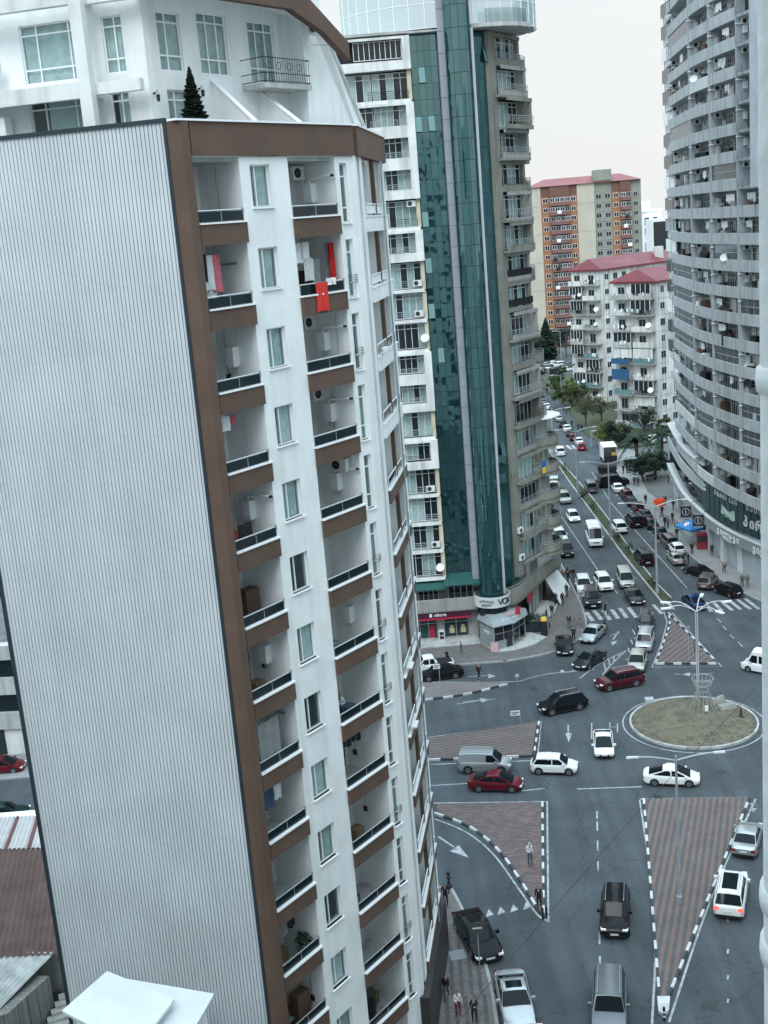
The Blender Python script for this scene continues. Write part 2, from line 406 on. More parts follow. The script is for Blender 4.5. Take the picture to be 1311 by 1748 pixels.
ob('sea', g.mesh('sea', mat('sea_water', (.60,.66,.68), .4, .05, .01)), kind='structure')
# left and right kerb lines of the avenue
KL = dens([(17.7,108.5),(18.9,111.5),(19.6,117),(19.9,125),(20.1,133),(20.6,150),(21.4,170),(22.8,190),(24.8,210),(28.0,235),(33,265),(39,300),(46,340)])
KR = dens([(42,106.5),(39.5,109.5),(37.6,114.5),(36.2,120),(35.4,127),(35.0,140),(35.2,155),(36.0,172),(37.4,190),(39.3,215),(42.5,245),(46.5,275),(52,310),(58,345)])
g = MB(); g.sheet([(-60,40),(90,40),(90,104),(48,105)]+[tuple(p) for p in KR]+[tuple(p) for p in KL[::-1]]+[(14.8,105.6),(10.2,104.2),(5,104.2),(-60,104.2)], 0)
ob('road', g.mesh('road', M_ASPH), kind='structure')
g = MB(); g.sheet([(-60,78.5),(-14,78.5),(-14,87.6),(-60,92)], .004)
# ---- pavements
M_PAVE = brick_mat('striped_pavers', (.135,.125,.122), (.19,.18,.175), 2.2, (.07,.07,.07), R(0), ms=.03)
M_PAVE2 = brick_mat('grey_pavers', (.24,.25,.245), (.30,.305,.30), 1.6, (.14,.14,.14), R(10), ms=.03)
def pavement(name, poly, kerb_line, m=M_PAVE, z=.13, kerb_m=M_KERB):
    mb = MB(); mb.prism([tuple(p) for p in poly], -.03, z)
    p = ob(name, mb.mesh(name, m), kind='structure')
    if kerb_line:
        L = [Vector((q[0], q[1])) for q in kerb_line]
        k = MB(); a = offset(L, .09); b = offset(L, -.09)
        for i in range(len(L)-1):
            k.prism([tuple(a[i]),tuple(b[i]),tuple(b[i+1]),tuple(a[i+1])], -.03, z+.012)
        ob('kerb', k.mesh('kerb', kerb_m), p)
    return p
kl1 = dens([(-40,104.3),(5.1,104.3),(10.2,104.3),(14.8,105.7),(17.7,108.5)])+KL[1:]
pavement('pavement_tower_side', [(p.x,p.y) for p in kl1]+[(36,345),(26,290),(14,220),(10,170),(8,130),(-40,130)], kl1)
pavement('pavement_shop_side', [(p.x,p.y) for p in KR]+[(61.5,345),(55.5,310),(50,275),(46,245),(43,215),(42,200),(44,190),(46,178),(46,160),(48,130),(60,100),(44,104)], KR, M_PAVE2)
kl2 = dens([G(767,1512),G(782,1540),G(806,1590),G(832,1660),G(848,1748),G(856,1850)])
kl2 = [Vector((1.4,66.5)), Vector((2.0,66.4))]+kl2+[Vector((4.2,36))]
pavement('pavement_near', [(p.x,p.y) for p in kl2]+[(-2,36),(-2,66.5)], kl2)
# raised strips in the near pavement, running along the facade
pv = bpy.data.objects['pavement_near']
sm = MB().box(-.11,-3.0,0,.11,3.0,.006).mesh('strip', mat('dark_pavers', (.085,.08,.08), .9, .2, 2))
for i in range(9):
    for j in range(4):
        x = .75+i*.5
        if x < 4.0-.1*j: ob('paving_strip', sm, pv, (x+.07*j-.3, 40.5+j*6.05, .13), R(-2))
# ---- islands with painted kerbs
kw = MB().box(-.5,-.075,0,.5,.075,.16).mesh('kerbstone_w', M_KW); kb = MB().box(-.5,-.075,0,.5,.075,.16).mesh('kerbstone_b', M_KB)
M_RED = brick_mat('red_pavers', (.165,.115,.106), (.205,.14,.13), 3.2, (.12,.07,.06), 0, ms=.03)
M_GRY = brick_mat('grey_block_pavers', (.075,.080,.084), (.115,.12,.123), 3.2, (.05,.05,.05), 0, ms=.03)
M_CHK = brick_mat('chequered_pavers', (.19,.12,.112), (.08,.08,.085), 1.15, (.10,.075,.07), R(2), ms=.04)
def kerbs(parent, line, step=.95, closed=False, start=0, ped=None):
    L = [Vector((p[0], p[1])) for p in line]
    if closed: L.append(L[0])
    acc = [0]
    for i in range(len(L)-1): acc.append(acc[-1]+(L[i+1]-L[i]).length)
    n = max(1, round(acc[-1]/step)); st = acc[-1]/n
    def pt(s):
        for i in range(len(L)-1):
            if s <= acc[i+1]+1e-6:
                return L[i].lerp(L[i+1], (s-acc[i])/max(1e-9, acc[i+1]-acc[i]))
        return L[-1]
    for i in range(n):
        a, b = pt(i*st), pt((i+1)*st); c = (a+b)/2; d = b-a
        ob('kerb_stone', kw if (i+start) % 2 == 0 else kb, parent, (c.x, c.y, 0), math.atan2(d.y, d.x), scale=(max(.05, d.length-.02), 1, 1))
def island(name, label, poly, stripe_dir, m0, stripes=None, width=.5, painted=None, group='kerbed traffic islands', outline=None):
    r = thing(name, label, 'traffic island', (0,0,0), group=group)
    b = MB(); b.prism([tuple(p) for p in poly], -.02, .12); ob('paving', b.mesh(name, m0), r)
    if stripes:
        d = Vector(stripe_dir).normalized(); n = Vector((-d.y, d.x))
        vals = [n.dot(Vector((p[0], p[1]))) for p in poly]; c = min(vals)+width*.3
        while c < max(vals):
            q = clip_half([tuple(p) for p in poly], (n.x, n.y), c+width); q = clip_half(q, (-n.x, -n.y), -c)
            if len(q) > 2:
                s = MB(); s.prism(q, .11, .126); ob('paving_strip', s.mesh('strip', M_RED), r)
            c += 2*width
    return r
def shrink(poly, d):
    c = sum((Vector(p) for p in poly), Vector((0,0)))/len(poly)
    return [Vector(p)+(c-Vector(p)).normalized()*d for p in poly]
road_marks = MB()
def line_px(pts, w=.13, sm=0, z=.006):
    L = [G(*p) for p in pts]
    if sm: L = dens(L, sm)
    ribbon(road_marks, L, w, z)
# right big island
P = [G(1099,1366),G(1280,1363),G(1140,1706),G(1126,1706)]
i1 = island('traffic_island', 'long triangular island striped lengthwise with a street lamp standing on it', P, P[2]-P[1]+(P[3]-P[0]), M_GRY, True, .205)
# stripes lengthwise: direction along the tall axis
kerbs(i1, [P[0],P[3]], .85); kerbs(i1, [P[1],P[2]], .85, start=1)
tip = MB(); tip.prism([tuple(p) for p in (G(1122,1705),G(1144,1705),G(1142,1728),G(1134,1736),G(1124,1730))], -.02, .17); ob('kerb_nose', tip.mesh('nose', M_KW), i1)
line_px([(1092,1366),(1118,1560),(1113,1748)], .12, 4); line_px([(1290,1364),(1215,1530),(1142,1745)], .12, 4); line_px([(1092,1364),(1282,1361)], .14)
# island left of the centre lane
P = [G(746,1374),G(925,1371),G(928,1560)]+dens([G(921,1560),G(893,1512),G(850,1452),G(800,1412),G(746,1391)],4)
i2 = island('traffic_island', 'chequered brown paved island with a curved kerb where two people stand', P, (1,0), M_CHK)
kerbs(i2, [G(926,1371),G(928,1562)], .8); kerbs(i2, dens([G(921,1560),G(893,1512),G(850,1452),G(800,1412),G(742,1390)],4), .8, start=1)
line_px([(740,1371),(934,1368),(936,1574)], .12); line_px([(936,1572),(918,1562),(886,1518),(842,1458),(795,1420),(742,1398)], .11, 4)
# striped island beside the van
P = [G(728,1262),G(917,1234),G(908,1292),G(730,1299)]
i3 = island('traffic_island', 'red and grey striped island beside the grey van with a road sign', P, P[1]-P[0], M_GRY, True, .24)
kerbs(i3, [P[1]+Vector((.15,0)),P[2]+Vector((.15,0))], .8); kerbs(i3, [P[2],P[3]], .95, start=1)
line_px([(730,1259),(924,1232),(917,1298)], .12); line_px([(735,1305),(918,1298)], .12)
# small island by the tower pavement
P = [G(722,1167),G(855,1166)]+dens([G(862,1170),G(820,1180),G(775,1189),G(722,1194)],4)
i4 = island('traffic_island', 'narrow pointed island with plain brown pavers below the tower pavement', P, (1,0), brick_mat('brown_pavers',(.16,.145,.14),(.20,.18,.175),2.4,(.09,.09,.09),R(20)))
kerbs(i4, dens([G(866,1169),G(820,1181),G(775,1190),G(722,1196)],4), .9)
line_px([(722,1164),(870,1164),(905,1157),(938,1150),(985,1146)], .11, 4)
# triangular island towards the avenue
P = [G(1139,1050)]+dens([G(1145,1062),G(1136,1096),G(1121,1133)],4)+[G(1222,1133)]
i5 = island('traffic_island', 'diagonally striped triangular island at the head of the avenue median', P, (1,1.25), M_GRY, True, .28)
kerbs(i5, [G(1120,1134),G(1223,1134)], .8); kerbs(i5, dens([G(1138,1048),G(1144,1062),G(1134,1096),G(1119,1134)],4), .9, start=1); kerbs(i5, [G(1141,1048),G(1224,1133)], .9)
line_px([(1133,1044),(1139,1062),(1130,1096),(1113,1139),(1232,1138),(1147,1046)], .11)
# ---- roundabout
RC = Vector((23.0, 87.6)); RR = 5.05
M_DRY = mat('dry_grass', (.135,.118,.085), .95, .3, 1.5, .6, 30, dirt=.6, dcol=(.075,.085,.05), dscale=.9)
ra = thing('roundabout_island', 'round central island of dry grass ringed by a pale kerb', 'roundabout', (RC.x, RC.y, 0))
ring = [(RC.x*0+RR*math.cos(R(a)), RR*math.sin(R(a))) for a in range(0, 360, 5)]
b = MB(); vs = [(0,0,.5)]; fs = []
for k, (rr, zz) in enumerate(((.33,.42),(.66,.30),(.94,.17))):
    for p in ring: vs.append((p[0]*rr, p[1]*rr, zz+random.uniform(-.03,.03)))
n = len(ring)
for j in range(n): fs.append((0, 1+j, 1+(j+1)%n))
for k in range(2):
    for j in range(n): fs.append((1+k*n+j, 1+(k+1)*n+j, 1+(k+1)*n+(j+1)%n, 1+k*n+(j+1)%n))
b.add(vs, fs); ob('grass_mound', b.mesh('mound', M_DRY, 60), ra)
kr = MB()
ks = MB().box(-.5,-.08,0,.5,.08,.2).mesh('kerbstone_g', mat('kerb_pale', (.42,.43,.42), .85, .2, 2, dirt=.4, dcol=(.16,.16,.16))); ks2 = MB().box(-.5,-.08,0,.5,.08,.2).mesh('kerbstone_g2', M_KERB)
for j in range(34):
    a = 2*math.pi*j/34
    ob('kerb_stone', ks if j % 6 else ks2, ra, (RR*.965*math.cos(a), RR*.965*math.sin(a), 0), a+math.pi/2, scale=(.88,1,1))
ribbon(road_marks, [RC+Vector((math.cos(R(a)), math.sin(R(a))))*(RR+.42) for a in range(0, 361, 6)], .10, .006)
# ---- median of the avenue
M_GRASS = mat('lawn', (.050,.063,.032), .95, .3, 2.0, .6, 30, dirt=.5, dcol=(.10,.095,.065), dscale=.6)
mL = [G(1133,1034),G(1107,1002),G(1066,951),G(1032,905),G(996,856),G(964,812),G(937,770),G(927,752)]
mR = [G(1145,1022),G(1116,992),G(1086,953),G(1050,903),G(1010,850),G(972,806),G(944,775),G(931,752)]
md = thing('median_strip', 'long kerbed median planted with grass and shrubs along the avenue', 'median', (0,0,0))
L1 = dens(mL, 5); L2 = dens(mR, 5)
b = MB(); b.prism([tuple(p) for p in L1]+[tuple(p) for p in L2[::-1]], -.02, .15); ob('lawn', b.mesh('median', M_GRASS), md)
for Ls in (L1, L2):
    k = MB(); a = offset(Ls, .07); c = offset(Ls, -.07)
    for i in range(len(Ls)-1): k.prism([tuple(a[i]),tuple(c[i]),tuple(c[i+1]),tuple(a[i+1])], -.02, .2)
    ob('kerb', k.mesh('kerb', mat('kerb_pale', (.42,.43,.42))), md)
# ---- painted lines
KLl = [(952,872),(975,906),(1021,974),(1055,1014)]
line_px([(1010,805),(1044,860),(1110,934),(1173,1004)], .11); line_px([(905,705),(930,742),(955,772)],.1)
line_px(KLl, .1)
for t in range(26):       # parking bay dashes
    a = Vector((1046,838)).lerp(Vector((1180,985)), t/26); c = Vector((1046,838)).lerp(Vector((1180,985)), (t+.5)/26); line_px([a, c], .1)
for a in [((1080,1075),(1084,1083)),((1077,1092),(1080,1100)),((1072,1106),(1075,1114))]: line_px(a, .12)
for a in [((1224,1056),(1231,1062)),((1233,1068),(1240,1075)),((1246,1083),(1253,1090)),((1260,1096),(1268,1104))]: line_px(a, .11)
line_px([(1070,1110),(1048,1130),(1028,1152)], .11, 3); line_px([(1070,1110),(1020,1135),(990,1158)], .11, 3)
for t in range(5): line_px([(1066-9*t,1113+4*t),(1062-7*t,1116+7*t)], .1)
line_px([(735,1341),(805,1337)], .1); line_px([(890,1350),(930,1346)], .12); line_px([(985,1347),(1095,1343)], .14)
for y0, y1 in ((1385,1398),(1402,1418),(1434,1452),(1470,1487),(1590,1612),(1632,1660)): line_px([(1019+(y0-1385)*.02,y0),(1019+(y1-1385)*.02,y1)], .1)
for y0, y1 in ((1560,1574),(1620,1628),(1665,1672),(1705,1712)): line_px([(1243,y0),(1242,y1)], .1)
def poly_px(pts, z=.006): road_marks.sheet([tuple(G(*p)) for p in pts], z)
for x in (829,849,871,893): poly_px([(x,1566-(x-829)*.2),(x+14,1561-(x-829)*.2),(x+5,1552-(x-829)*.2)])       # give-way teeth
for x, y in ((955,1147),(974,1146),(1005,1143)): poly_px([(x,y),(x+10,y),(x+4,y-4)])
line_px([(748,1428),(775,1446)], .14); poly_px([(768,1453),(800,1464),(783,1443)])
line_px([(970,1237),(970,1252)], .14); poly_px([(965,1252),(976,1252),(971,1267)])
line_px([(1010,1234),(1010,1262)], .1); line_px([(1041,1233),(1041,1250)], .09); line_px([(1054,1235),(1054,1250)], .09); line_px([(1041,1241),(1056,1241)], .09)
line_px([(780,1202),(830,1194)], .12); poly_px([(818,1192),(838,1194),(822,1199)]); line_px([(790,1198),(845,1193)], .08)
line_px([(800,1155),(840,1153)], .1); poly_px([(833,1150),(846,1154),(834,1158)])
line_px([(1150,1151),(1217,1150)], .09); poly_px([(1178,1148),(1160,1151),(1178,1154)])
line_px([(1046,1092),(1056,1078)], .14); poly_px([(1043,1096),(1054,1094),(1046,1102)]); line_px([(1041,1085),(1058,1080)], .1)
line_px([(1280,1372),(1290,1373)], .14); poly_px([(1281,1380),(1292,1380),(1286,1387)])
poly_px([(1100,1190),(1114,1189),(1117,1195),(1102,1196)])
line_px([(1128,1014),(1150,1040)], .35); line_px([(1115,1032),(1130,1048)], .35)
ob('lane_markings', road_marks.mesh('marks', M_PAINT), kind='structure')
# ---- zebra crossings: each bar its own piece
def zebra(label, bars, w):
    r = thing('pedestrian_crossing', label, 'crossing', (0,0,0), group='painted pedestrian crossings')
    for a, c in bars:
        q = MB(); ribbon(q, [G(*a), G(*c)], w, .008); ob('painted_bar', q.mesh('bar', M_PAINT), r)
zebra('zebra crossing on the traffic side by the parked bicycle', [((1001,1045),(1012,1060)),((1014,1042),(1027,1058)),((1030,1042),(1041,1058)),((1044,1040),(1055,1056)),((1058,1038),(1070,1055)),((1073,1037),(1086,1054))], .42)
zebra('zebra crossing behind the blue car near the shops', [((1204,1028),(1214,1044)),((1217,1027),(1232,1043)),((1230,1025),(1250,1042)),((1244,1024),(1265,1041)),((1258,1023),(1281,1040)),((1272,1022),(1296,1040))], .40)
zebra('short zebra crossing beside the far white car and parked red car', [((967,760),(975,767)),((976,760),(984,767)),((934,763),(941,771))], .55)
# manhole covers and patches
mh = MB().lathe([(0,.0),(.34,0)], 16); 
for x, y, l in ((910,1176,'manhole cover in the lane above the black crossover'),(1232,1318,'manhole cover right of the white car below the roundabout')):
    p = G(x, y); q = MB().prism([(.36*math.cos(R(a)), .36*math.sin(R(a))) for a in range(0,360,24)], -.02, .008)
    ob('manhole_cover', q.mesh('manhole', mat('cast_iron', (.03,.034,.037), .6, .3, 20)), None, (p.x, p.y, 0), label='round iron '+l, cat='manhole', group='manhole covers')
q = MB(); q.sheet([tuple(G(*p)) for p in ((1115,1357),(1127,1357),(1130,1363),(1117,1363))], .008)
ob('drain_grate', q.mesh('grate', M_BLACK), label='dark drain grate above the corner of the long striped island', cat='drain')
q = MB(); q.sheet([tuple(G(*p)) for p in ((1200,1708),(1230,1706),(1222,1727),(1194,1724))], .005)
ob('asphalt_patch', q.mesh('patch', mat('new_asphalt', (.045,.05,.055), .9, .2, 2)), label='dark square repair patch in the right lane', cat='road patch')

# ================================================================== NEAR TOWER (left)
A = Vector((-6.069, 43.5)); D1 = Vector((.5981, .8014)); TH1 = math.atan2(D1.y, D1.x)
ZB = [39.82-3.045*k for k in range(14)]
nt_root = thing('apartment_tower', 'white and brown apartment tower with a ribbed metal side wall and stacked balconies', 'building', (A.x, A.y, 0), TH1)
def part(name, mb, m, parent=nt_root, smooth=None, **k): return ob(name, mb.mesh(name, m, smooth), parent, **k)
C3L = Vector((17.63, 3.94)); D2 = (C3L-Vector((10.14,0))).normalized()
F2 = frame((10.14, 0), D2)         # second facade: x along, y inwards
ZTOP, ZFB = 44.13, 42.94
# --- structural core, loggia walls
w = MB()
w.prism([(.3,2.4),(10.3,2.4),(16.6,6.6),(14,14),(3,16),(-3.45,8.9),(-.12,.85),(.3,.85)], 0, 42.8)
def holes(mb, x0, x1, wx0, wx1, zs, top, dep=.3):
    mb.box(x0, 0, 0, wx0, dep, top); mb.box(wx1, 0, 0, x1, dep, top)
    lo = 0
    for a, b in sorted(zs):
        if a > lo+.01: mb.box(wx0, 0, max(lo,0), wx1, dep, a)
        lo = b
    mb.box(wx0, 0, lo, wx1, dep, top)
holes(w, 3.0, 5.78, 3.57, 4.68, [(z+1.25, z+2.80) for z in ZB[:13]], ZFB)
holes(w, 8.72, 10.14, 9.02, 9.52, [(z+.45, z+2.83) for z in ZB[:13]], ZFB)
w.box(3.0,.3,0,3.2,2.4,ZFB); w.box(5.58,.3,0,5.78,2.4,ZFB); w.box(8.72,.3,0,8.92,2.4,ZFB)
w.box(.3,2.15,0,10.2,2.4,ZFB); w.box(9.9,.3,0,10.12,2.4,ZFB)
part('wall', w, M_WHITE)
# dark room volumes behind the windows
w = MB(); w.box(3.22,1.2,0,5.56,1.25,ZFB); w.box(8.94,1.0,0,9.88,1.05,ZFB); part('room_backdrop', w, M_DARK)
# --- brown corner pilaster, fascia, coping
b = MB(); b.prism([(-.17,.42),(-.16,.05),(.02,-.16),(.36,-.2),(.5,-.08),(.5,.8),(-.1,.85)], 0, ZTOP-.02); part('corner_pilaster', b, M_BROWN)
b = MB(); b.box(.5,-.12,ZFB,10.0,.2,ZTOP-.02); part('parapet_fascia', b, M_BROWN)
b = MB(); b.box(-.2,-.2,ZTOP-.02,10.05,.25,ZTOP+.05); part('coping', b, M_PVC)
b = MB(F2); b.box(.12,-.14,ZFB+.0,8.6,.2,ZTOP-.02); part('parapet_fascia', b, M_BROWN)
b = MB(F2); b.box(.05,-.2,ZTOP-.02,8.7,.25,ZTOP+.05); part('coping', b, M_PVC)
b = MB(); b.prism([(-.1,.3),(10.1,.2),(17.4,4.3),(14,14),(3,16),(-3.45,8.9)], 42.75, 42.90); part('terrace_slab', b, M_CONCL)
b = MB(); b.box(.4,.0,42.9,10.0,2.3,42.945); part('ceiling', b, M_WHITE)
# --- ribbed metal side wall
d0 = Vector((-.3727, .9279)); F0 = frame((0, 0), d0)        # x away along the wall, y to its left (outside)
rib = MB(); PITCH_R = .153; NR = 6; SW = PITCH_R*NR; TH = 5.5
prof = []
for i in range(NR):
    x = i*PITCH_R
    prof += [(x,-.022),(x+.003,.010),(x+.129,.010),(x+.132,-.022)]
prof.append((SW-.001, -.022))
vs = []; fs = []
for x, y in prof: vs += [(x,y,0),(x,y,TH-.002)]
for i in range(len(prof)-1): fs.append((2*i,2*i+1,2*i+3,2*i+2))
rib.add(vs, fs)
M_RIB = mat('ribbed_cladding', (.57,.60,.615), .45, .07, .35, spec=.5, metal=.1, streak=.4, dirt=.35, dcol=(.44,.475,.495), dscale=.3)
rme = rib.mesh('cladding_sheet', M_RIB)
clad = ob('side_cladding', MB(F0).box(.46,-.02,0,9.65,-.10,44.1).mesh('backing', M_DARK), nt_root)
for c in range(10):
    for t in range(8):
        o = ob('cladding_sheet', rme, clad, tuple(F0 @ Vector((.47+c*SW, 0.0, 44.1-TH*(t+1)))), math.atan2(d0.y, d0.x))
b = MB(F0); b.box(.38,-.06,0,.50,.06,44.2); b.box(9.62,-.06,0,9.78,.07,44.2); b.box(.38,-.10,44.1,9.78,.08,44.24); part('edge_trim', b, M_TRIM)
# --- windows with curtains
def curtain(x0, x1, z0, z1, y, m, n=14, amp=.035):
    c = MB(); vs = []; fs = []
    for i in range(n+1):
        x = x0+(x1-x0)*i/n; yy = y+amp*math.sin(i*2.2)+random.uniform(-.01,.01)
        vs += [(x,yy,z0),(x+random.uniform(-.01,.01),yy,z1)]
    for i in range(n): fs.append((2*i,2*i+2,2*i+3,2*i+1))
    return c.add(vs, fs).mesh('curtain', m, 80)
def window(parent, x0, x1, z0, z1, y=.1, mull=(), trans=(), M=None, cm=None, sill=True, fw=.055, open_=None, cover=(0,1), gm=None):
    f = MB(M); yf = y
    f.box(x0,yf,z0,x0+fw,yf+.07,z1); f.box(x1-fw,yf,z0,x1,yf+.07,z1); f.box(x0+fw,yf,z0,x1-fw,yf+.07,z0+fw); f.box(x0+fw,yf,z1-fw,x1-fw,yf+.07,z1)
    xs = [x0]+list(mull)+[x1]; zs = [z0]+list(trans)+[z1]
    for q in mull: f.box(q-fw/2,yf+.005,z0+fw,q+fw/2,yf+.065,z1-fw)
    for q in trans: f.box(x0+fw,yf+.01,q-fw/2,x1-fw,yf+.06,q+fw/2)
    wd = ob('window', f.mesh('window', M_PVC), parent)
    for i in range(len(xs)-1):
        for j in range(len(zs)-1):
            p = MB(M); p.box(xs[i]+fw/2,yf+.03,zs[j]+fw/2,xs[i+1]-fw/2,yf+.036,zs[j+1]-fw/2)
            ob('pane', p.mesh('pane', gm or M_GLASS), wd)
    if sill:
        s = MB(M); s.box(x0-.06,-.08,z0-.06,x1+.06,y+.02,z0); ob('sill', s.mesh('sill', M_PVC), wd)
    if cm:
        me = curtain(x0+fw+(x1-x0-2*fw)*cover[0], x0+fw+(x1-x0-2*fw)*cover[1], z0+.05, z1-.05, y+.14, cm)
        o = ob('curtain', me, wd)
        if M is not None: o.matrix_local = M
    return wd
cms = [M_CURT2, M_CURT2, M_CURT2, M_CURT, M_CURT2, None, M_CURT, None, M_CURT, M_CURT2, None, M_CURT, M_CURT2]
for k in range(13):
    z = ZB[k]
    window(nt_root, 3.57, 4.68, z+1.25, z+2.80, .12, mull=(3.93,), cm=cms[k], cover=(0.05,.95) if k % 3 else (.3,1))
    window(nt_root, 9.02, 9.52, z+.45, z+2.83, .12, trans=(z+1.05, z+2.3), cm=M_CURT2 if k % 2 else None)
    if k in (1,2,5,6,7,9,11):
        r = MB()
        for q in (0, .1, .2, .3): r.tube([(9.0,-.05,z+1.05+q),(9.54,-.05,z+1.05+q)], .012, 5)
        r.tube([(9.0,-.05,z+1.03),(9.0,-.05,z+1.38)], .015, 5); r.tube([(9.54,-.05,z+1.03),(9.54,-.05,z+1.38)], .015, 5)
        part('window_guard', r, M_IRON)
# --- balconies
def balcony(x0, x1, k, M=None, band=M_BROWN, y0=-.10, glassm=M_TINT, rail_h=1.22, sill_h=.74, depth=2.15):
    z = ZB[k]
    s = MB(M); s.box(x0,-.0,z+.02,x1,depth,z+.2); bal = ob('balcony', s.mesh('slab', M_CONCL), nt_root)
    bm_ = MB(M); bm_.box(x0,y0,z,x1+.02,.1,z+sill_h); ob('parapet_band', bm_.mesh('band', band), bal)
    c = MB(M); c.box(x0-.02,y0-.06,z+sill_h,x1+.04,.14,z+sill_h+.06); ob('coping', c.mesh('coping', M_PVC), bal)
    gm = MB(M); gm.box(x0+.05,-.01,z+sill_h+.09,x1-.08,.006,z+rail_h-.04); ob('glass_panel', gm.mesh('glass', glassm), bal)
    r = MB(M); r.tube([(x0,0,z+rail_h),(x1-.02,0,z+rail_h)], .028, 6)
    for q in (x0+.03, (x0+x1)/2, x1-.06): r.tube([(q,0,z+sill_h+.05),(q,0,z+rail_h)], .018, 5)
    r.tube([(x1-.06,-.05,z+rail_h+.01),(x1-.06,.05,z+rail_h+.01)], .045, 6); ob('handrail', r.mesh('rail', M_ALU), bal)
    # back door of the loggia
    d = MB(M); d.box(x0+.15,depth-.05,z+.22,x0+1.85,depth+.0,z+2.5); ob('door_leaf', d.mesh('door', M_GLASSD), bal)
    e = MB(M)
    for q in (x0+.12, x0+.95, x0+1.82): e.box(q,depth-.08,z+.22,q+.06,depth-.02,z+2.5)
    e.box(x0+.12,depth-.08,z+2.45,x0+1.88,depth-.02,z+2.53); ob('door_frame', e.mesh('doorframe', M_PVC), bal)
    return bal
for k in range(13):
    balcony(.5, 3.0, k); balcony(5.78, 8.72, k)
# --- things fixed to loggia walls: boilers, flues, air conditioners
boiler = MB(); boiler.box(-.36,-.20,0,0,.20,.72); boiler.box(-.34,-.18,-.05,-.02,.18,-.001); bo_me = boiler.mesh('boiler', M_BOILER)
pipes = MB()
for q in (-.12,-.04,.05,.13): pipes.tube([(-.15,q,-.05),(-.15,q,-.22),(-.1,q+.02,-.3)], .012, 5)
pi_me = pipes.mesh('pipes', M_ALU)
flue = MB(); flue.tube([(-.18,0,.72),(-.18,0,.86),(-.18,-.1,.92),(-.18,-1.15,.95)], .05, 8); fl_me = flue.mesh('flue', M_PVC, 50)
flt = MB(); flt.tube([(-.18,-1.15,.95),(-.18,-1.28,.95)], .058, 8); ft_me = flt.mesh('flue_tip', M_BLACK)
acm = MB(); acm.box(-.4,-.13,0,.4,.13,.55); ac_me = acm.mesh('ac', mat('ac_casing', (.70,.71,.69), .5, .06, 4, dirt=.3, dcol=(.4,.4,.37)))
acg = MB(); acg.lathe([(.02,0),(.2,.0),(.2,.02)], 14, 0); ac_g = acg.mesh('ac_grille', M_BLACK)
def add_boiler(x, k, y=1.15, zz=1.45, fl=True, M=None):
    z = ZB[k]+zz
    bo = ob('boiler', bo_me, nt_root, (x, y, z)); ob('pipes', pi_me, bo)
    if fl: f = ob('flue', fl_me, bo); ob('flue_tip', ft_me, bo)
def add_ac(parent, loc, rz):
    a = ob('air_conditioner', ac_me, parent, loc, rz); ob('fan_grille', ac_g, a, (-.12,-.135,.28), rot=(R(90),0,0)); return a
for k, fl in ((2,False),(4,True),(6,False)): add_boiler(3.0, k, 1.2, 1.5, fl)
for k, fl in ((0,True),(2,True),(3,True),(4,True),(6,False)): add_boiler(8.72, k, 1.25, 1.4, fl)
for k, y in ((0,1.9),(3,1.9)): add_ac(nt_root, (8.35, y-.2, ZB[k]+2.3), 0)
add_ac(nt_root, (8.45, .9, ZB[4]+2.25), R(-90)); add_ac(nt_root, (8.3,1.8,ZB[2]+2.3), 0)
for k in (1, 7):   # bare flue stubs
    f = MB(); f.tube([(2.9,1.5,ZB[k]+2.3),(2.9,.5,ZB[k]+2.32)], .05, 8); part('flue', f, M_ALU)
# --- second facade (oblique): deep loggias with brown fins
w = MB(F2); w.box(-.02,.02,0,.5,.9,ZFB); w.box(.5,.35,0,1.0,.9,ZFB); w.box(1.0,.0,0,1.75,2.3,ZFB); w.box(7.95,0,0,8.46,2.3,ZFB); w.box(1.0,2.0,0,8.46,2.3,ZFB)
part('wall', w, M_WHITE)
for x, d, fm in ((4.55,.10,M_BROWN),(6.7,.05,M_WHITE)):
    b = MB(F2); b.box(x,-.07,ZB[12],x+.3,d,ZFB); part('fin', b, fm)
    b = MB(F2); b.box(x+.02,d,0,x+.28,2.0,ZFB); part('partition', b, M_WHITE)
b = MB(F2); b.tube([(6.2,-.2,0),(6.2,-.2,ZFB)], .045, 8); part('drain_pipe', b, M_STEEL)
for k in range(13):
    z = ZB[k]; br = M_BROWN if k >= 4 else M_WHITE
    s = MB(F2); s.box(1.75,.0,z+.02,7.95,2.0,z+.2); bal = ob('balcony', s.mesh('slab', M_CONCL), nt_root)
    q = MB(F2); q.box(1.75,-.12,z,7.95,.08,z+.62); ob('parapet_band', q.mesh('band', br), bal)
    q = MB(F2); q.box(1.7,-.15,z+.62,8.0,.12,z+.69); ob('coping', q.mesh('coping', M_PVC), bal)
    for a, c in ((1.85,4.5),(4.9,6.65),(7.05,7.9)):
        q = MB(F2); q.box(a,-.02,z+.78,c,.0,z+1.12); ob('glass_panel', q.mesh('glass', M_TINT if k > 1 else M_PVC), bal)
        q = MB(F2); q.tube([(a,-.04,z+1.18),(c,-.04,z+1.18)], .032, 6); q.tube([(a,-.04,z+.7),(a,-.04,z+1.18)], .02, 5); q.tube([(c,-.04,z+.7),(c,-.04,z+1.18)], .02, 5); ob('handrail', q.mesh('rail', M_PVC), bal)
    if k in (2,7,8): 
        q = MB(F2); q.box(2.2,-.4,z+.9,3.0,-.15,z+.98); ob('clothes_rack', q.mesh('rack', M_PVC), bal)
    # narrow window in the recess
    q = MB(F2); q.box(.56,.30,z+.45,.94,.345,z+2.8); wd = ob('window', q.mesh('window', M_PVC), nt_root)
    q = MB(F2); q.box(.60,.28,z+.5,.90,.297,z+2.75); ob('pane', q.mesh('pane', M_GLASSD), wd)
    q = MB(F2); q.box(.5,.2,z+.35,1.0,.34,z+.42); ob('sill', q.mesh('sill', M_PVC), wd)
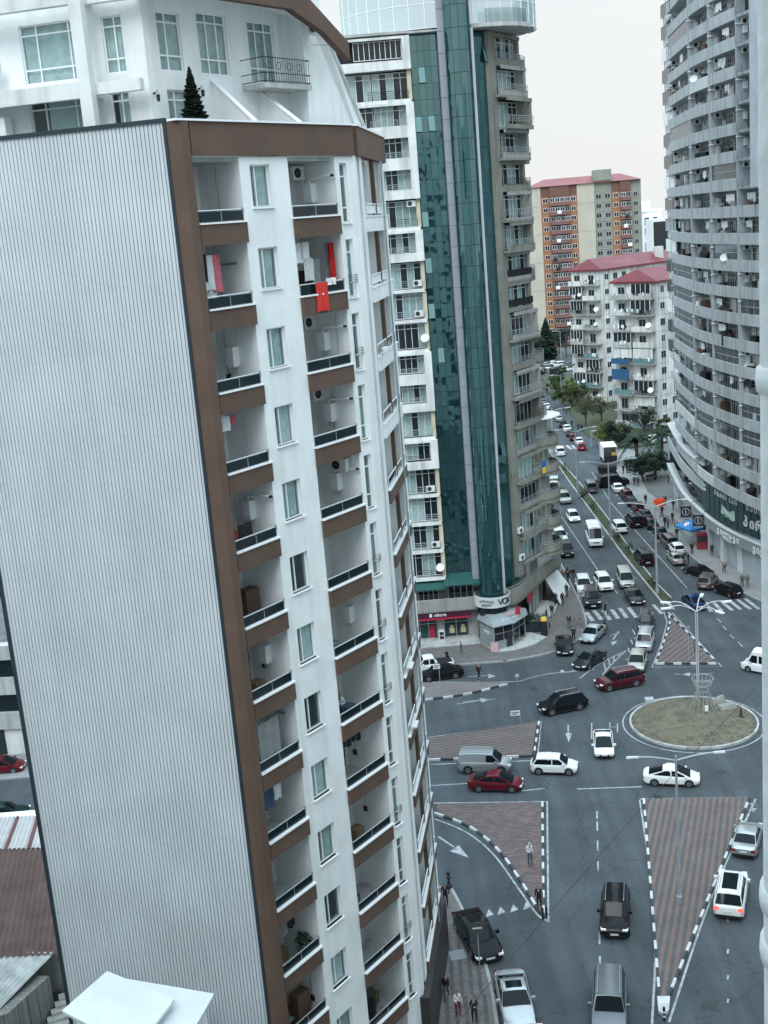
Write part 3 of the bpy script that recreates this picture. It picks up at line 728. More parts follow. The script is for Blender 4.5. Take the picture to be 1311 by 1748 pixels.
b = MB(F2); b.box(-.3,-.32,0,8.7,.4,ZB[12]+.0); part('plinth', b, mat('dark_stone', (.03,.028,.028), .6))
# --- penthouse
ph = ob('penthouse', None, nt_root)
SB = 2.2; ZP = 42.9
w = MB()
def wall_with(mb, x0, x1, y0, y1, z0, z1, ops):
    xs = sorted(set([x0, x1]+[o[0] for o in ops]+[o[1] for o in ops]))
    for i in range(len(xs)-1):
        a, b = xs[i], xs[i+1]; mid = (a+b)/2
        zo = sorted((o[2], o[3]) for o in ops if o[0] <= mid <= o[1]); lo = z0
        for p, q in zo: mb.box(a, y0, lo, b, y1, p); lo = q
        mb.box(a, y0, lo, b, y1, z1)
W1 = [(1.8,3.0,46.15,48.2),(3.9,5.5,46.13,48.35),(6.72,8.3,45.95,48.26),(1.95,3.0,43.3,45.5)]
wall_with(w, 1.1, 11.5, SB, SB+.3, ZP, 49.6, W1)
F0P = frame((1.1, SB), (-.3727,.9279))
F0P = F0P @ Matrix.Scale(-1, 4, (0,1,0))      # x along the left face, y inwards
W2 = [(.80,1.60,46.15,48.1),(2.40,4.9,46.1,48.15),(.85,1.6,43.3,45.5),(2.50,4.9,43.3,45.5)]
w2 = MB(F0P); wall_with(w2, .02, 9, -.0, .3, ZP, 49.6, W2)
ob('wall', w.mesh('wall', M_WHITE), ph); ob('wall', w2.mesh('wall', M_WHITE), ph)
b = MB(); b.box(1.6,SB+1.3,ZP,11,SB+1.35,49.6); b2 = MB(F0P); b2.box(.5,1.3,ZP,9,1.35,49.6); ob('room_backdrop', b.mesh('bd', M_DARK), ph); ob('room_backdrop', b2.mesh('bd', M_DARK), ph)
for (x0,x1,z0,z1) in W1:
    sp = (x0+(x1-x0)*.33, x0+(x1-x0)*.68) if x1-x0 > 1.3 else (x0+(x1-x0)*.4,)
    window(ph, x0, x1, z0, z1, SB+.08, mull=sp, trans=(z0+.55, z1-.35) if z1 > 46 else (z1-.35,), cm=M_CURT2 if x0 != 1.95 else M_CURT, sill=False)
for (x0,x1,z0,z1) in W2:
    sp = (x0+(x1-x0)*.22, x0+(x1-x0)*.74) if x1-x0 > 1.3 else (x0+(x1-x0)*.42,)
    window(ph, x0, x1, z0, z1, .08, mull=sp, trans=((z0+.5, z1-.35) if z1 > 46 else (z1-.3,)), M=F0P, cm=M_CURT, sill=False, cover=(.0,1) if z1 > 46 else (0,.72))
# concrete frame in front of the left face
q = MB(F0P); q.box(1.75,-1.15,ZP,2.22,-.75,49.6); q.box(2.22,-1.1,45.3,9,-.8,45.85); q.box(2.22,-1.1,48.45,9,-.8,49.0); q.box(1.85,-.75,45.35,2.15,0,45.8); q.box(1.85,-.75,48.5,2.15,0,48.9)
q.box(.0,-.75,45.4,1.85,-.45,45.8); q.box(0,-.75,48.45,1.85,-.45,48.85)
ob('concrete_frame', q.mesh('frame', M_WHITE2), ph)
# slab of upper terrace behind frame
q = MB(F0P); q.box(2.3,-.8,45.55,9,-.02,45.7); ob('terrace_slab', q.mesh('slab', M_WHITE), ph)
# sloping fin walls and the raking side wall
def fin(x, y0, y1, za, zb, th=.16):
    q = MB(); q.add([(x,y0,ZP),(x,y1,ZP),(x,y1,za),(x,y0,zb),(x+th,y0,ZP),(x+th,y1,ZP),(x+th,y1,za),(x+th,y0,zb)], [(0,1,2,3),(4,7,6,5),(0,3,7,4),(3,2,6,7),(2,1,5,6)])
    ob('fin_wall', q.mesh('fin', M_WHITE), ph)
    q = MB(); e = .05; q.add([(x-e,y0,zb),(x-e,y1,za),(x+th+e,y1,za),(x+th+e,y0,zb),(x-e,y0,zb+.06),(x-e,y1,za+.06),(x+th+e,y1,za+.06),(x+th+e,y0,zb+.06)], [(0,1,2,3),(4,7,6,5),(0,4,5,1),(3,2,6,7),(0,3,7,4)])
    ob('coping', q.mesh('coping', M_PVC), ph)
fin(4.35, .25, SB, 45.9, 44.2); fin(7.0, .25, SB, 45.65, 44.2)
q = MB(); q.add([(8.9,1.2,ZP),(15.4,3.2,ZP),(15.4,3.2,44.15),(10.4,1.35,48.3),(8.9,1.2,49.4),(8.9,2.2,ZP),(15.4,4.2,ZP),(15.4,4.2,44.15),(10.4,2.2,48.3),(8.9,2.2,49.4)], [(0,1,2,3,4),(5,9,8,7,6),(1,6,7,2),(2,7,8,3),(3,8,9,4),(0,4,9,5)])
ob('raking_wall', q.mesh('rake', M_WHITE), ph)
q = MB(); q.tube([(10.3,1.28,48.36),(15.45,3.15,44.2)], .09, 6); ob('coping', q.mesh('coping', M_WHITE2), ph)
# brown roof fascia stepping down to the right
pts_b = [(.4,48.45),(7.2,48.42),(9.2,47.7),(10.75,46.75)]; pts_t = [(.4,49.9),(7.2,49.5),(8.48,48.85),(10.75,47.45)]
q = MB()
for i in range(3):
    (x0,z0),(x1,z1) = pts_b[i], pts_b[i+1]; (u0,t0),(u1,t1) = pts_t[i], pts_t[i+1]
    q.add([(x0,.28,z0),(x1,.28,z1),(u1,.28,t1),(u0,.28,t0),(x0,.6,z0),(x1,.6,z1),(u1,.6,t1),(u0,.6,t0)], [(0,1,2,3),(4,7,6,5),(0,4,5,1),(3,2,6,7),(1,5,6,2),(0,3,7,4)])
ob('roof_fascia', q.mesh('fascia', M_BROWN), ph)
q = MB(); q.add([(.4,.58,48.5),(7.2,.58,48.47),(9.2,.58,47.75),(9.2,SB,48.6),(7.2,SB,48.8),(.4,SB,48.8)], [(0,1,4,5),(1,2,3,4)]); ob('soffit', q.mesh('soffit', M_WHITE), ph)
# iron balcony
q = MB(); q.box(6.1,1.0,45.6,9.0,SB,45.78); ib = ob('iron_balcony', q.mesh('slab', M_CONCL), nt_root)
q = MB()
for zz in (45.85,46.15,46.72): q.tube([(6.12,2.2,zz),(6.12,1.02,zz),(8.95,1.02,zz),(8.95,2.2,zz)], .018, 5)
for i in range(20): q.tube([(6.12+i*.1455,1.02,45.78),(6.12+i*.1455,1.02,46.72)], .011, 4)
for i in range(4): q.lathe([(.0,0)], 3) if 0 else q.tube([(6.4+i*.62+.14*math.cos(t*.5), 1.0, 46.42+.14*math.sin(t*.5)) for t in range(13)], .012, 4)
ob('railing', q.mesh('railing', M_IRON), ib)
add_ac(ph, (9.4, 1.1, 47.75), 0)
q = MB(); q.tube([(8.9,1.1,47.35),(10.4,.6,47.4)], .05, 8); ob('flue', q.mesh('flue', M_PVC), ph)
for x in (1.45, 3.6):
    q = MB(); q.box(-.03,-.1,0,.03,0,.06); q.tube([(0,-.1,.05),(0,-.22,.12),(0,-.22,.0)], .012, 5); q.lathe([(.02,-.02),(.075,-.04),(.06,-.26),(.0,-.28)], 6, 0, (0,-.22)); ob('wall_lantern', q.mesh('lantern', M_IRON), ph, (x-.2 if x < 2 else x, SB if x > 2 else SB, 45.55 if x>2 else 45.3))
# outdoor units on the left terrace
add_ac(ph, tuple(F0P @ Vector((6.0,-.5,46.4))), math.atan2(.9279,-.3727)+math.pi); 
q = MB(F0P); q.box(5.6,-.7,ZP,6.6,-.2,45.0); ob('water_tank_cabinet', q.mesh('tank', M_PVC), ph)

# ================================================================== GREEN GLASS TOWER
def coated(name, dcol, gcol, fac, rough=.04, wob=.02):
    if name in MATS: return MATS[name]
    M = bpy.data.materials.new(name); M.use_nodes = True; t = M.node_tree; N = t.nodes; Lk = t.links; N.clear()
    o = N.new('ShaderNodeOutputMaterial'); d = N.new('ShaderNodeBsdfDiffuse'); gl = N.new('ShaderNodeBsdfGlossy')
    d.inputs[0].default_value = (*dcol, 1); gl.inputs[0].default_value = (*gcol, 1); gl.inputs['Roughness'].default_value = rough
    geo = N.new('ShaderNodeNewGeometry'); ns = N.new('ShaderNodeTexNoise'); ns.inputs['Scale'].default_value = .55; ns.inputs['Detail'].default_value = 1
    Lk.new(geo.outputs['Position'], ns.inputs['Vector']); bp = N.new('ShaderNodeBump'); bp.inputs['Strength'].default_value = 1.0; bp.inputs['Distance'].default_value = wob
    Lk.new(ns.outputs['Fac'], bp.inputs['Height']); Lk.new(bp.outputs[0], gl.inputs['Normal'])
    fr = N.new('ShaderNodeFresnel'); fr.inputs[0].default_value = 1.45
    ad = N.new('ShaderNodeMath'); ad.operation = 'ADD'; ad.inputs[1].default_value = fac; ad.use_clamp = True; Lk.new(fr.outputs[0], ad.inputs[0])
    mx = N.new('ShaderNodeMixShader'); Lk.new(ad.outputs[0], mx.inputs[0]); Lk.new(d.outputs[0], mx.inputs[1]); Lk.new(gl.outputs[0], mx.inputs[2])
    Lk.new(mx.outputs[0], o.inputs[0]); MATS[name] = M; return M
M_GG = [coated('green_glass_%d' % i, c, g, f, .03, .012) for i, (c, g, f) in enumerate([((.007,.034,.039),(.40,.66,.67),.24),((.006,.031,.036),(.38,.63,.64),.23),((.008,.037,.042),(.42,.68,.69),.25)])]
M_GGB = coated('green_glass_bright', (.03,.085,.085), (.5,.72,.70), .25)
M_PALEG = coated('pale_sky_glass', (.46,.55,.56), (.85,.93,.95), .30, .03, .02)
M_PIER = mat('lilac_cladding', (.30,.32,.36), .5, .08, .8, streak=.2, dcol=(.2,.21,.24))
M_PIERW = mat('white_cladding', (.62,.64,.67), .5, .06, .8, streak=.2, dcol=(.35,.36,.38))
M_OLIVE = mat('weathered_olive_render', (.235,.235,.20), .9, .16, .5, .2, 8, streak=.6, dirt=.4, dcol=(.11,.11,.095))
M_CREAM = mat('cream_render', (.56,.52,.38), .85, .12, 1, streak=.5, dcol=(.25,.23,.18))
gt = thing('glass_tower', 'tall apartment tower with green glass strips and pale balcony wings on the corner', 'building', (0, 111, 0))
def gp(name, mb, m, parent=gt, smooth=None, **k): return ob(name, mb.mesh(name, m, smooth), parent, **k)
S = 2.75; Z0 = 6.6; NF = 18; ZT = Z0+S*NF       # 56.1
BLOCK = {4, 6, 7, 11, 13, 14, 15, 17}
# core
w = MB(); w.prism([(-9,1.2),(5.6,1.2),(8.2,2.2),(11,2.2),(14.2,5.2),(15.9,14),(15.6,20),(-9,20)], 0, ZT)
gp('core_wall', w, M_CONCL)
def strip_window(parent, M, x0, x1, z0, z1, y, n, cm=None, trans=None, depth=.06, dark=False):
    fw = .05; f = MB(M)
    for i in range(n+1):
        q = x0+(x1-x0)*i/n; f.box(q-fw/2,y,z0,q+fw/2,y+depth,z1)
    f.box(x0,y+.003,z0-.0,x1,y+depth-.003,z0+fw); f.box(x0,y+.003,z1-fw,x1,y+depth-.003,z1)
    if trans: f.box(x0,y+.006,trans-fw/2,x1,y+depth-.006,trans+fw/2)
    wd = ob('window', f.mesh('window', M_PVC), parent)
    for i in range(n):
        p = MB(M); a = x0+(x1-x0)*i/n; b = x0+(x1-x0)*(i+1)/n
        p.box(a+.02,y+.02,z0+.03,b-.02,y+.026,z1-.03)
        o = ob('pane', p.mesh('pane', M_GLASSD if (dark or random.random() < .45) else M_GLASS), wd)
    if cm is not None:
        me = curtain(x0+.05, x1-.05, z0+.05, z1-.05, y+.14, cm, 16, .04); c = ob('curtain', me, wd)
        if M is not None: c.matrix_local = M
    return wd
def rail(parent, M, x0, x1, z, y, h=.55, bars=4, m=None, name='railing', sides=0.0, vert=0):
    r = MB(M)
    for i in range(bars):
        zz = z+h*(i+1)/bars
        pts = [(x0,y,zz),(x1,y,zz)]
        if sides: pts = [(x0,y+sides,zz)]+pts+[(x1,y+sides,zz)]
        r.tube(pts, .018 if i < bars-1 else .026, 4)
    n = vert or max(2, int((x1-x0)/.9))
    for i in range(n+1): q = x0+(x1-x0)*i/n; r.tube([(q,y,z),(q,y,z+h)], .016, 4)
    return ob(name, r.mesh('railing', m or M_STEEL), parent)
# ---- left wing
for k in range(NF):
    z = Z0+S*k; blk = k in BLOCK
    s = MB(); s.box(-6,-.15 if not blk else -.42,z-.16,5.55 if blk else 5.35,1.2,z+.05); fl = ob('floor_slab', s.mesh('slab', M_CONCL), gt)
    s = MB()
    if blk:
        s.box(-6,-.45,z-.16,5.55,-.25,z+.62); s.box(4.85,-.45,z+.62,5.55,1.2,z+S-.16); s.box(-6,-.45,z+S-.38,4.85,-.25,z+S-.16)
        ob('frame_wall', s.mesh('frame', M_WHITE2), fl)
        x1 = 4.8
    else:
        s.box(5.15,-.05,z+.05,5.5,1.2,z+S-.16); ob('side_wall', s.mesh('side', M_CREAM), fl)
        s = MB(); s.box(-6,-.2,z-.2,5.4,-.06,z+.12); ob('frame_wall', s.mesh('frame', M_WHITE2), fl)
        x1 = 5.15
    yb = .35 if blk else .5
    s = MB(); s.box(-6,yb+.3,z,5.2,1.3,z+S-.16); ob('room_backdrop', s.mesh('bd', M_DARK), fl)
    zlo = z+.15 if not blk else z+.65
    if k == 17:
        strip_window(fl, None, .6, x1, z+.8, z+S-.42, .0, 9, None, None, dark=True)
    else:
        for (a, b) in ((-1.4, 1.9), (2.05, x1)):
            strip_window(fl, None, a, b, zlo, z+S-.3, yb, 5, M_CURT if k % 3 else M_CURT2, z+S-.75)
        rail(fl, None, 2.0 if k < 13 else 1.6, x1+.02, z+.1 if not blk else z+.55, -.12 if not blk else -.3, .75 if not blk else .6, 4, M_STEEL if k % 4 else M_IRON, vert=8 if k in (14,15) else 0)
for k, x in ((12,4.7),(10,4.75),(9,4.7),(3,4.6),(1,4.7)):
    add_ac(gt, (x, -.05, Z0+S*k+(.35 if k < 12 else 1.9)), 0)
def dish(parent, loc, r=.45, rz=0.0, tilt=30):
    d = MB(); d.lathe([(.01,.0),(r*.5,.03),(r*.85,.09),(r,.13)], 14); d.tube([(0,0,0),(0,0,r*.9)], .015, 4); d.tube([(0,0,-.3),(0,0,0)], .025, 5)
    return ob('satellite_dish', d.mesh('dish', mat('dish_paint', (.72,.73,.72), .5), 60), parent, loc, rot=(R(90-tilt), 0, rz))
for k, x in ((8,5.1),(0,5.0)): dish(gt, (x, -.35, Z0+S*k+1.1), .42, R(-20))
# ---- left glass strip: panes one by one
pr = 1.375; cw = .585
pme = [MB().box(.012,0,.015,cw-.012,.03,pr-.015).mesh('glass_pane', m) for m in M_GG]
g1 = MB(); g1.box(5.56,.85,Z0-.6,8.0,1.0,ZT); gs = ob('curtain_wall', g1.mesh('cw', mat('green_mullion', (.012,.035,.034), .4)), gt)
for i in range(4):
    for j in range(36):
        o = ob('glass_pane', pme[(i*7+j*3+(j//3)) % 3], gs, (5.62+i*cw, .80+random.uniform(-.006,.006), Z0+j*pr), rot=(R(random.uniform(-.5,.5)), 0, R(random.uniform(-.7,.7))))
opn = MB().box(0,0,-pr+.03,cw-.03,.03,0).mesh('open_sash', M_GGB)
for i, j in ((0,30),(2,30),(1,33),(0,24),(0,21),(0,18),(1,15)): ob('open_sash', opn, gs, (5.64+i*cw, .74, Z0+(j+1)*pr-.02), rot=(R(-14),0,0))
# ---- piers
b = MB(); b.box(8.02,-.5,Z0-1,8.62,1.4,ZT+12); gp('cladding_pier', b, M_PIER)
b = MB()
for j in range(36): b.box(8.0,-.515,Z0+j*1.83,8.64,-.49,Z0+j*1.83+.025)
gp('pier_joint', b, M_TRIM)
b = MB(); b.box(10.86,-.6,Z0-2,11.10,1.6,ZT); gp('cladding_pier', b, M_PIERW)
# ---- glass cylinder
cc = (9.72, -.9); cr = 1.16; a0s = [R(-180+i*30) for i in range(7)]; rw = 1.83
b = MB(); b.lathe([(cr-.04, 4.6),(cr-.04, ZT+12)], 36, 0, cc); cy = gp('glass_cylinder', b, mat('green_mullion', (.012,.035,.034), .4))
facet = {}
for i in range(6):
    a, c = a0s[i], a0s[i+1]; vs = []; fs = []
    for q in range(5):
        t = a+.012+(c-a-.024)*q/4
        vs += [(cr*math.cos(t), cr*math.sin(t), .02),(cr*math.cos(t), cr*math.sin(t), rw-.02)]
    for q in range(4): fs.append((2*q,2*q+2,2*q+3,2*q+1))
    facet[i] = [MB().add(vs, fs).mesh('glass_pane', m, 60) for m in M_GG]
rows = 34
for j in range(rows):
    for i in range(6):
        if i < 5: ob('glass_pane', facet[i][(j*2+i+(j//4)) % 3], cy, (cc[0], cc[1], 4.8+j*rw), rz=R(random.uniform(-.5,.5)))
# ---- right glass strip (angled), darker
FR = frame((11.1, .4), (1.75, 1.6)); g2 = MB(FR); g2.box(0,.06,Z0-1.5,2.35,.2,ZT-.2); gs2 = ob('curtain_wall', g2.mesh('cw', mat('green_mullion', (.012,.035,.034), .4)), gt)
sp = MB(FR)
for i in range(4):
    for j in range(26): sp.box(i*.58+.012,.01,Z0-1.4+j*1.95,i*.58+.568,.05,Z0-1.4+j*1.95+1.92, (i+j*2) % 3)
ob('glass_panes', sp.mesh('panes', M_GG), gs2, kind='stuff')
for i, j in ((1.2,47.8),(1.6,9.9),(.5,12.2)):
    o = ob('open_sash', opn, gs2, tuple(FR @ Vector((i,-.04,Z0+j-.8+1.2))), math.atan2(1.6,1.75)); o.rotation_euler = (R(-12), 0, math.atan2(1.6,1.75))
# ---- right wing along the avenue
FW = frame((12.75, 1.7), (3.2, 4.6)); LW = 5.7
w = MB(FW); w.box(-.45,-.12,Z0-1,.75,1.0,ZT-.1); w.box(0,.9,0,LW,1.2,ZT); gp('side_wall', w, M_OLIVE)
BL2 = {1, 3, 5, 6, 8, 11, 12, 14, 16}
for k in range(NF):
    z = Z0+S*k; out_ = k in BL2
    x0 = .75; x1 = LW-.2; yo = -.75 if out_ else -.2
    if k == 15: yo = -1.2
    s = MB(FW); s.box(x0-(.5 if out_ else 0),yo,z-.18,x1,1.0,z+.02); fl = ob('floor_slab', s.mesh('slab', M_OLIVE), gt)
    s = MB(FW); s.box(x0-(.5 if out_ else 0),yo,z+.02,x1,yo+.14,z+(.5 if k % 3 else .2))
    s.box(x1-.45,yo+.14,z+.02,x1,1.0,z+S-.18); s.box(x0,yo+.05,z+S-.5,x1,yo+.2,z+S-.18)
    ob('frame_wall', s.mesh('frame', M_OLIVE if k % 2 else M_CONC), fl)
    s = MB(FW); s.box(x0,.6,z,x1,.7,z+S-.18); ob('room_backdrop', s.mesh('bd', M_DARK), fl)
    strip_window(fl, FW, x0+.2, x1-.5, z+.12, z+S-.45, .3, 5, M_CURT if k % 2 else M_CURT2, z+S-.85)
    rail(fl, FW, x0-.1, x1-.05, z+.35, yo-.04, .62, 4, M_IRON if k in (13,10,9,5) else M_STEEL, sides=.5)
    if k in (0,1): 
        for zz in (.6,): add_ac(gt, tuple(FW @ Vector((.2, -.3, z+zz))), math.atan2(4.6,3.2))
    if k in (10,9):
        s = MB(FW); s.box(x0,yo-.02,z+.35,x1-.05,yo+.0,z+1.0); ob('slatted_screen', s.mesh('screen', M_IRON), fl)
# ---- rounded balconies at the far end of the wing
BC = FW @ Vector((LW+1.2, 1.4, 0))
def arc(cx, cy, r, a0, a1, n): return [(cx+r*math.cos(R(a0+(a1-a0)*i/n)), cy+r*math.sin(R(a0+(a1-a0)*i/n))) for i in range(n+1)]
for k in range(NF):
    z = Z0+S*k; r = 2.6 if k < 5 else 1.6 if k < 8 else 1.15
    if k > 7 and k % 3 == 0: continue
    pl = arc(BC.x, BC.y, r, -95, 60, 14); pi_ = arc(BC.x, BC.y, r-.14, -95, 60, 14)
    s = MB(); s.prism(pl+[(BC.x-1.5, BC.y+1.6),(BC.x-1.8,BC.y-1.6)], z-.16, z+.0); fl = ob('round_balcony', s.mesh('slab', M_OLIVE), gt)
    s = MB()
    for i in range(14): s.prism([pl[i], pl[i+1], pi_[i+1], pi_[i]], z-.4, z+.75)
    ob('parapet', s.mesh('parapet', M_OLIVE), fl)
    s = MB()
    for zz in (.85,1.05): s.tube([(p[0],p[1],z+zz) for p in pl], .025, 5)
    for p in pl[::3]: s.tube([(p[0],p[1],z+.7),(p[0],p[1],z+1.05)], .02, 4)
    ob('handrail', s.mesh('rail', M_STEEL), fl)
    s = MB(); s.prism(arc(BC.x, BC.y, r-1.0, -95, 60, 8)+[(BC.x-1.6,BC.y+1.4),(BC.x-1.6,BC.y-1.4)], z, z+S-.16); ob('back_wall', s.mesh('bw', M_CONC), fl)
s = MB(); s.prism(arc(BC.x, BC.y, 2.9, -80, 55, 10)+[(BC.x+.3, BC.y)], Z0+S*5-.1, Z0+S*5+.02); gp('white_canopy', s, M_PVC)
# flag on a balcony of the wing
fg = MB(FW); fg.box(4.2,-.98,Z0+S*3+.75,5.0,-.96,Z0+S*3+1.35,0); fg.box(4.2,-.98,Z0+S*3+.15,5.0,-.96,Z0+S*3+.75,1)
ob('flag', fg.mesh('flag', [mat('flag_blue', (.01,.12,.42), .8), mat('flag_yellow', (.75,.55,.04), .8)]), None, (0,111,0), label='blue and yellow flag hung over a balcony railing of the glass tower', cat='flag')
# ---- podium: first floor balcony band, awnings
pod = [(-8,-.9),(8.2,-.9)]; 
s = MB(); s.box(-8,-1.1,3.45,8.35,1.2,3.7); pb = ob('podium_balcony', s.mesh('slab', M_CONC), gt)
s = MB(); s.box(-8,-1.15,3.55,8.35,-.98,4.75); ob('parapet', s.mesh('parapet', M_CONC), pb)
s = MB()
for i in range(64): s.box(-8+i*.255,-1.17,3.57,-8+i*.255+.05,-1.145,4.7)
ob('parapet_ribs', s.mesh('ribs', M_OLIVE), pb)
rail(pb, None, -8, 8.3, 4.75, -1.06, .5, 3, M_IRON)
for x0, x1 in ((-5,1.2),(1.4,2.5),(2.7,4.6),(5.6,8.0)):
    strip_window(pb, None, x0, x1, 4.0, 5.9, .3, 4, None, None, dark=True)
s = MB(); s.add([(-6,-.9,5.75),(5.5,-.9,5.75),(5.5,.4,6.35),(-6,.4,6.35)], [(0,1,2,3)]); s.box(-6,-.92,5.62,5.5,-.9,5.76)
M_AWN = mat('green_awning', (.015,.085,.075), .7, .1, 2); ob('awning', s.mesh('awning', M_AWN), pb)
s = MB(); s.add([(5.2,-1.2,6.1),(8.7,-1.2,6.1),(8.7,.7,6.75),(5.2,.7,6.75)], [(0,1,2,3)]); s.box(5.2,-1.22,5.98,8.7,-1.2,6.11); ob('awning', s.mesh('awning', M_AWN), pb)
# right podium band curving along the wing
pl = dens([(11.2,-1.1),(12.6,.3),(14.2,3.4),(16.0,7.0),(18.1,10.8),(18.5,13.5),(17.6,17)], 4); pi_ = offset(pl, .16); 
s = MB()
for i in range(len(pl)-1): s.prism([tuple(pl[i]),tuple(pl[i+1]),tuple(pi_[i+1]),tuple(pi_[i])], 3.4, 4.9)
pb2 = ob('podium_balcony', s.mesh('parapet', M_OLIVE), gt)
s = MB(); s.prism([tuple(p) for p in pl]+[(12,17),(11.0,2.0)], 3.45, 3.62); ob('slab', s.mesh('slab', M_CONC), pb2)
s = MB()
for zz in (5.05,5.3): s.tube([(p.x,p.y,zz) for p in pl], .03, 5)
for p in pl[::2]: s.tube([(p.x,p.y,4.9),(p.x,p.y,5.3)], .02, 4)
ob('handrail', s.mesh('rail', M_STEEL), pb2)
# ring sign round the cylinder
M_SIGNW = mat('sign_white', (.55,.57,.58), .5, .05, 2); M_INK = mat('sign_ink', (.02,.022,.026), .6)
s = MB(); s.lathe([(1.75,3.9),(1.75,4.95),(1.68,4.95),(1.68,3.9),(1.75,3.9)], 36, 0, cc); sg = gp('ring_sign', s, M_SIGNW, smooth=40)
def on_ring(t, size, ang, z, r=1.76, m=M_INK, parent=sg, c=cc):
    n = len(t); da = size*.62/r; a = ang-da*(n-1)/2
    for i, ch in enumerate(t):
        if ch != ' ':
            aa = R(-90)+a+da*i; ob('letter', text_mesh(ch, size, m, .01), parent, (c[0]+r*math.cos(aa), c[1]+r*math.sin(aa), z), rot=(R(90), 0, aa+R(90)))
on_ring('VOX', .85, R(38), 4.42); on_ring('კარაოკე', .36, R(-25), 4.58); on_ring('კლუბი', .36, R(-25), 4.22)
s = MB(); s.lathe([(1.5,2.55),(1.5,3.9)], 30, 0, cc); gp('glass_drum', s, M_GLASSD, smooth=40)
# entrance pavilion with sloping metal roof
PV = [(8.3,-1.6),(9.4,-4.1),(11.3,-3.2),(12.7,-1.2),(12.9,.6)]
M_PAVG = mat('pavilion_glass', (.012,.016,.022), .08, spec=.6); M_GREY = mat('grey_panel', (.24,.26,.28), .5, .06, 1); M_ROOFM = mat('grey_metal_roof', (.30,.33,.35), .45, .06, 1, metal=.3)
pvr = ob('entrance_pavilion', None, gt)
s = MB(); s.prism(PV+[(10,1)], .13, .3); ob('plinth', s.mesh('plinth', M_CONC), pvr)
for i in range(len(PV)-1):
    a, b = Vector(PV[i]), Vector(PV[i+1]); Mf = frame(a, b-a); L = (b-a).length
    s = MB(Mf); s.box(0,0,.3,L,.06,1.05 if i != 2 else .35); ob('panel', s.mesh('panel', M_GREY), pvr)
    if i == 0:
        s = MB(Mf); s.box(0,-.01,1.05,L,.05,2.3); ob('panel', s.mesh('panel', M_GREY), pvr)
    n = 2
    for q in range(n):
        s = MB(Mf); s.box(L*q/n+.03,.02,1.05,L*(q+1)/n-.03,.04,1.75); ob('pane', s.mesh('pane', M_PAVG), pvr)
        s = MB(Mf); s.box(L*q/n+.03,.02,1.8,L*(q+1)/n-.03,.04,2.5); ob('pane', s.mesh('pane', M_PAVG), pvr)
    s = MB(Mf)
    for q in range(n+1): s.box(L*q/n-.03,-.03,.3,L*q/n+.03,.05,2.55)
    s.box(0,-.025,1.74,L,.045,1.80); s.box(0,-.025,2.5,L,.045,2.58); ob('mullions', s.mesh('mull', M_ALU), pvr)
Mf = frame(PV[1], Vector(PV[2])-Vector(PV[1]))
s = MB(Mf); s.box(1.35,-.06,.3,1.95,-.03,1.78); ob('door', s.mesh('door', M_INK), pvr)
rp = [(8.1,-1.5),(9.3,-4.35),(11.5,-3.45),(13.0,-1.3),(13.1,.6)]
s = MB(); top = [(cc[0]+1.4*math.cos(R(a)), cc[1]+1.4*math.sin(R(a)), 3.3) for a in (200,240,290,335,380)]
vs = [(x,y,2.6) for x,y in rp]+top; s.add(vs, [(i,i+1,i+6,i+5) for i in range(4)]); s.add([(x,y,2.52) for x,y in rp]+[(x,y,2.6) for x,y in rp], [(i,i+1,i+6,i+5) for i in range(4)])
ob('roof', s.mesh('roof', M_ROOFM), pvr)
s = MB()
for i in range(4):
    for q in (0,.33,.66):
        a = Vector(vs[i]).lerp(Vector(vs[i+1]), q); b = Vector(vs[i+5]).lerp(Vector(vs[i+6]), q); s.tube([tuple(a), tuple(b)], .025, 4)
ob('roof_seams', s.mesh('seams', M_ROOFM), pvr)
M_SW = mat('letter_white', (.78,.79,.79), .5)
Mf2 = frame((10.2,-3.6), (1.9,1.6))
ob('letters', text_mesh('VOX', .5, mat('letter_pink', (.7,.42,.42), .5), .02), pvr, (11.2,-2.6,3.25), rot=(R(80),0,math.atan2(1.2,1.6)))
ob('letters', text_mesh('კარაოკე კლუბი', .3, M_SW, .02), pvr, (11.1,-2.85,2.88), rot=(R(80),0,math.atan2(1.2,1.6)))
ob('letters', text_mesh('ვოქს', .42, M_SW, .02), pvr, tuple((Vector((8.82,-2.92,1.75)))), rot=(R(90),0,math.atan2(-2.5,1.1)))
s = MB(); s.box(11.75,-2.35,3.0,12.2,-2.2,3.75); ob('red_sign', s.mesh('redsign', mat('sign_red', (.42,.02,.05), .5)), pvr)
# ground floor shop left: red fascia, glazing, steps
sf = ob('shopfront', None, gt)
s = MB(); s.box(-8,-1.05,2.72,7.6,-.9,3.44); ob('fascia', s.mesh('fascia', mat('shop_maroon', (.06,.01,.03), .4)), sf)
s = MB(); s.box(-8,-1.1,2.70,7.6,-1.03,2.86); ob('fascia_stripe', s.mesh('stripe', mat('shop_red', (.42,.02,.05), .5)), sf)
ob('letters', text_mesh('nikora', .46, M_SW, .015), sf, (4.6,-1.08,3.16), rot=(R(90),0,0))
s = MB(); s.box(3.55,-1.09,3.0,3.8,-1.052,3.32); ob('emblem', s.mesh('emblem', M_SW), sf)
for x0, x1 in ((-4,-.2),(.1,2.4),(2.6,4.25),(5.0,7.3)):
    s = MB(); s.box(x0,.3,.45,x1,.34,2.72); ob('pane', s.mesh('pane', mat('shop_glass', (.012,.06,.06), .08, spec=.6)), sf)
    s = MB(); 
    for q in (x0, (x0+x1)/2, x1): s.box(q-.03,.24,.45,q+.03,.3,2.75)
    s.box(x0,.245,1.9,x1,.295,1.96); ob('shop_frame', s.mesh('frame', M_ALU), sf)
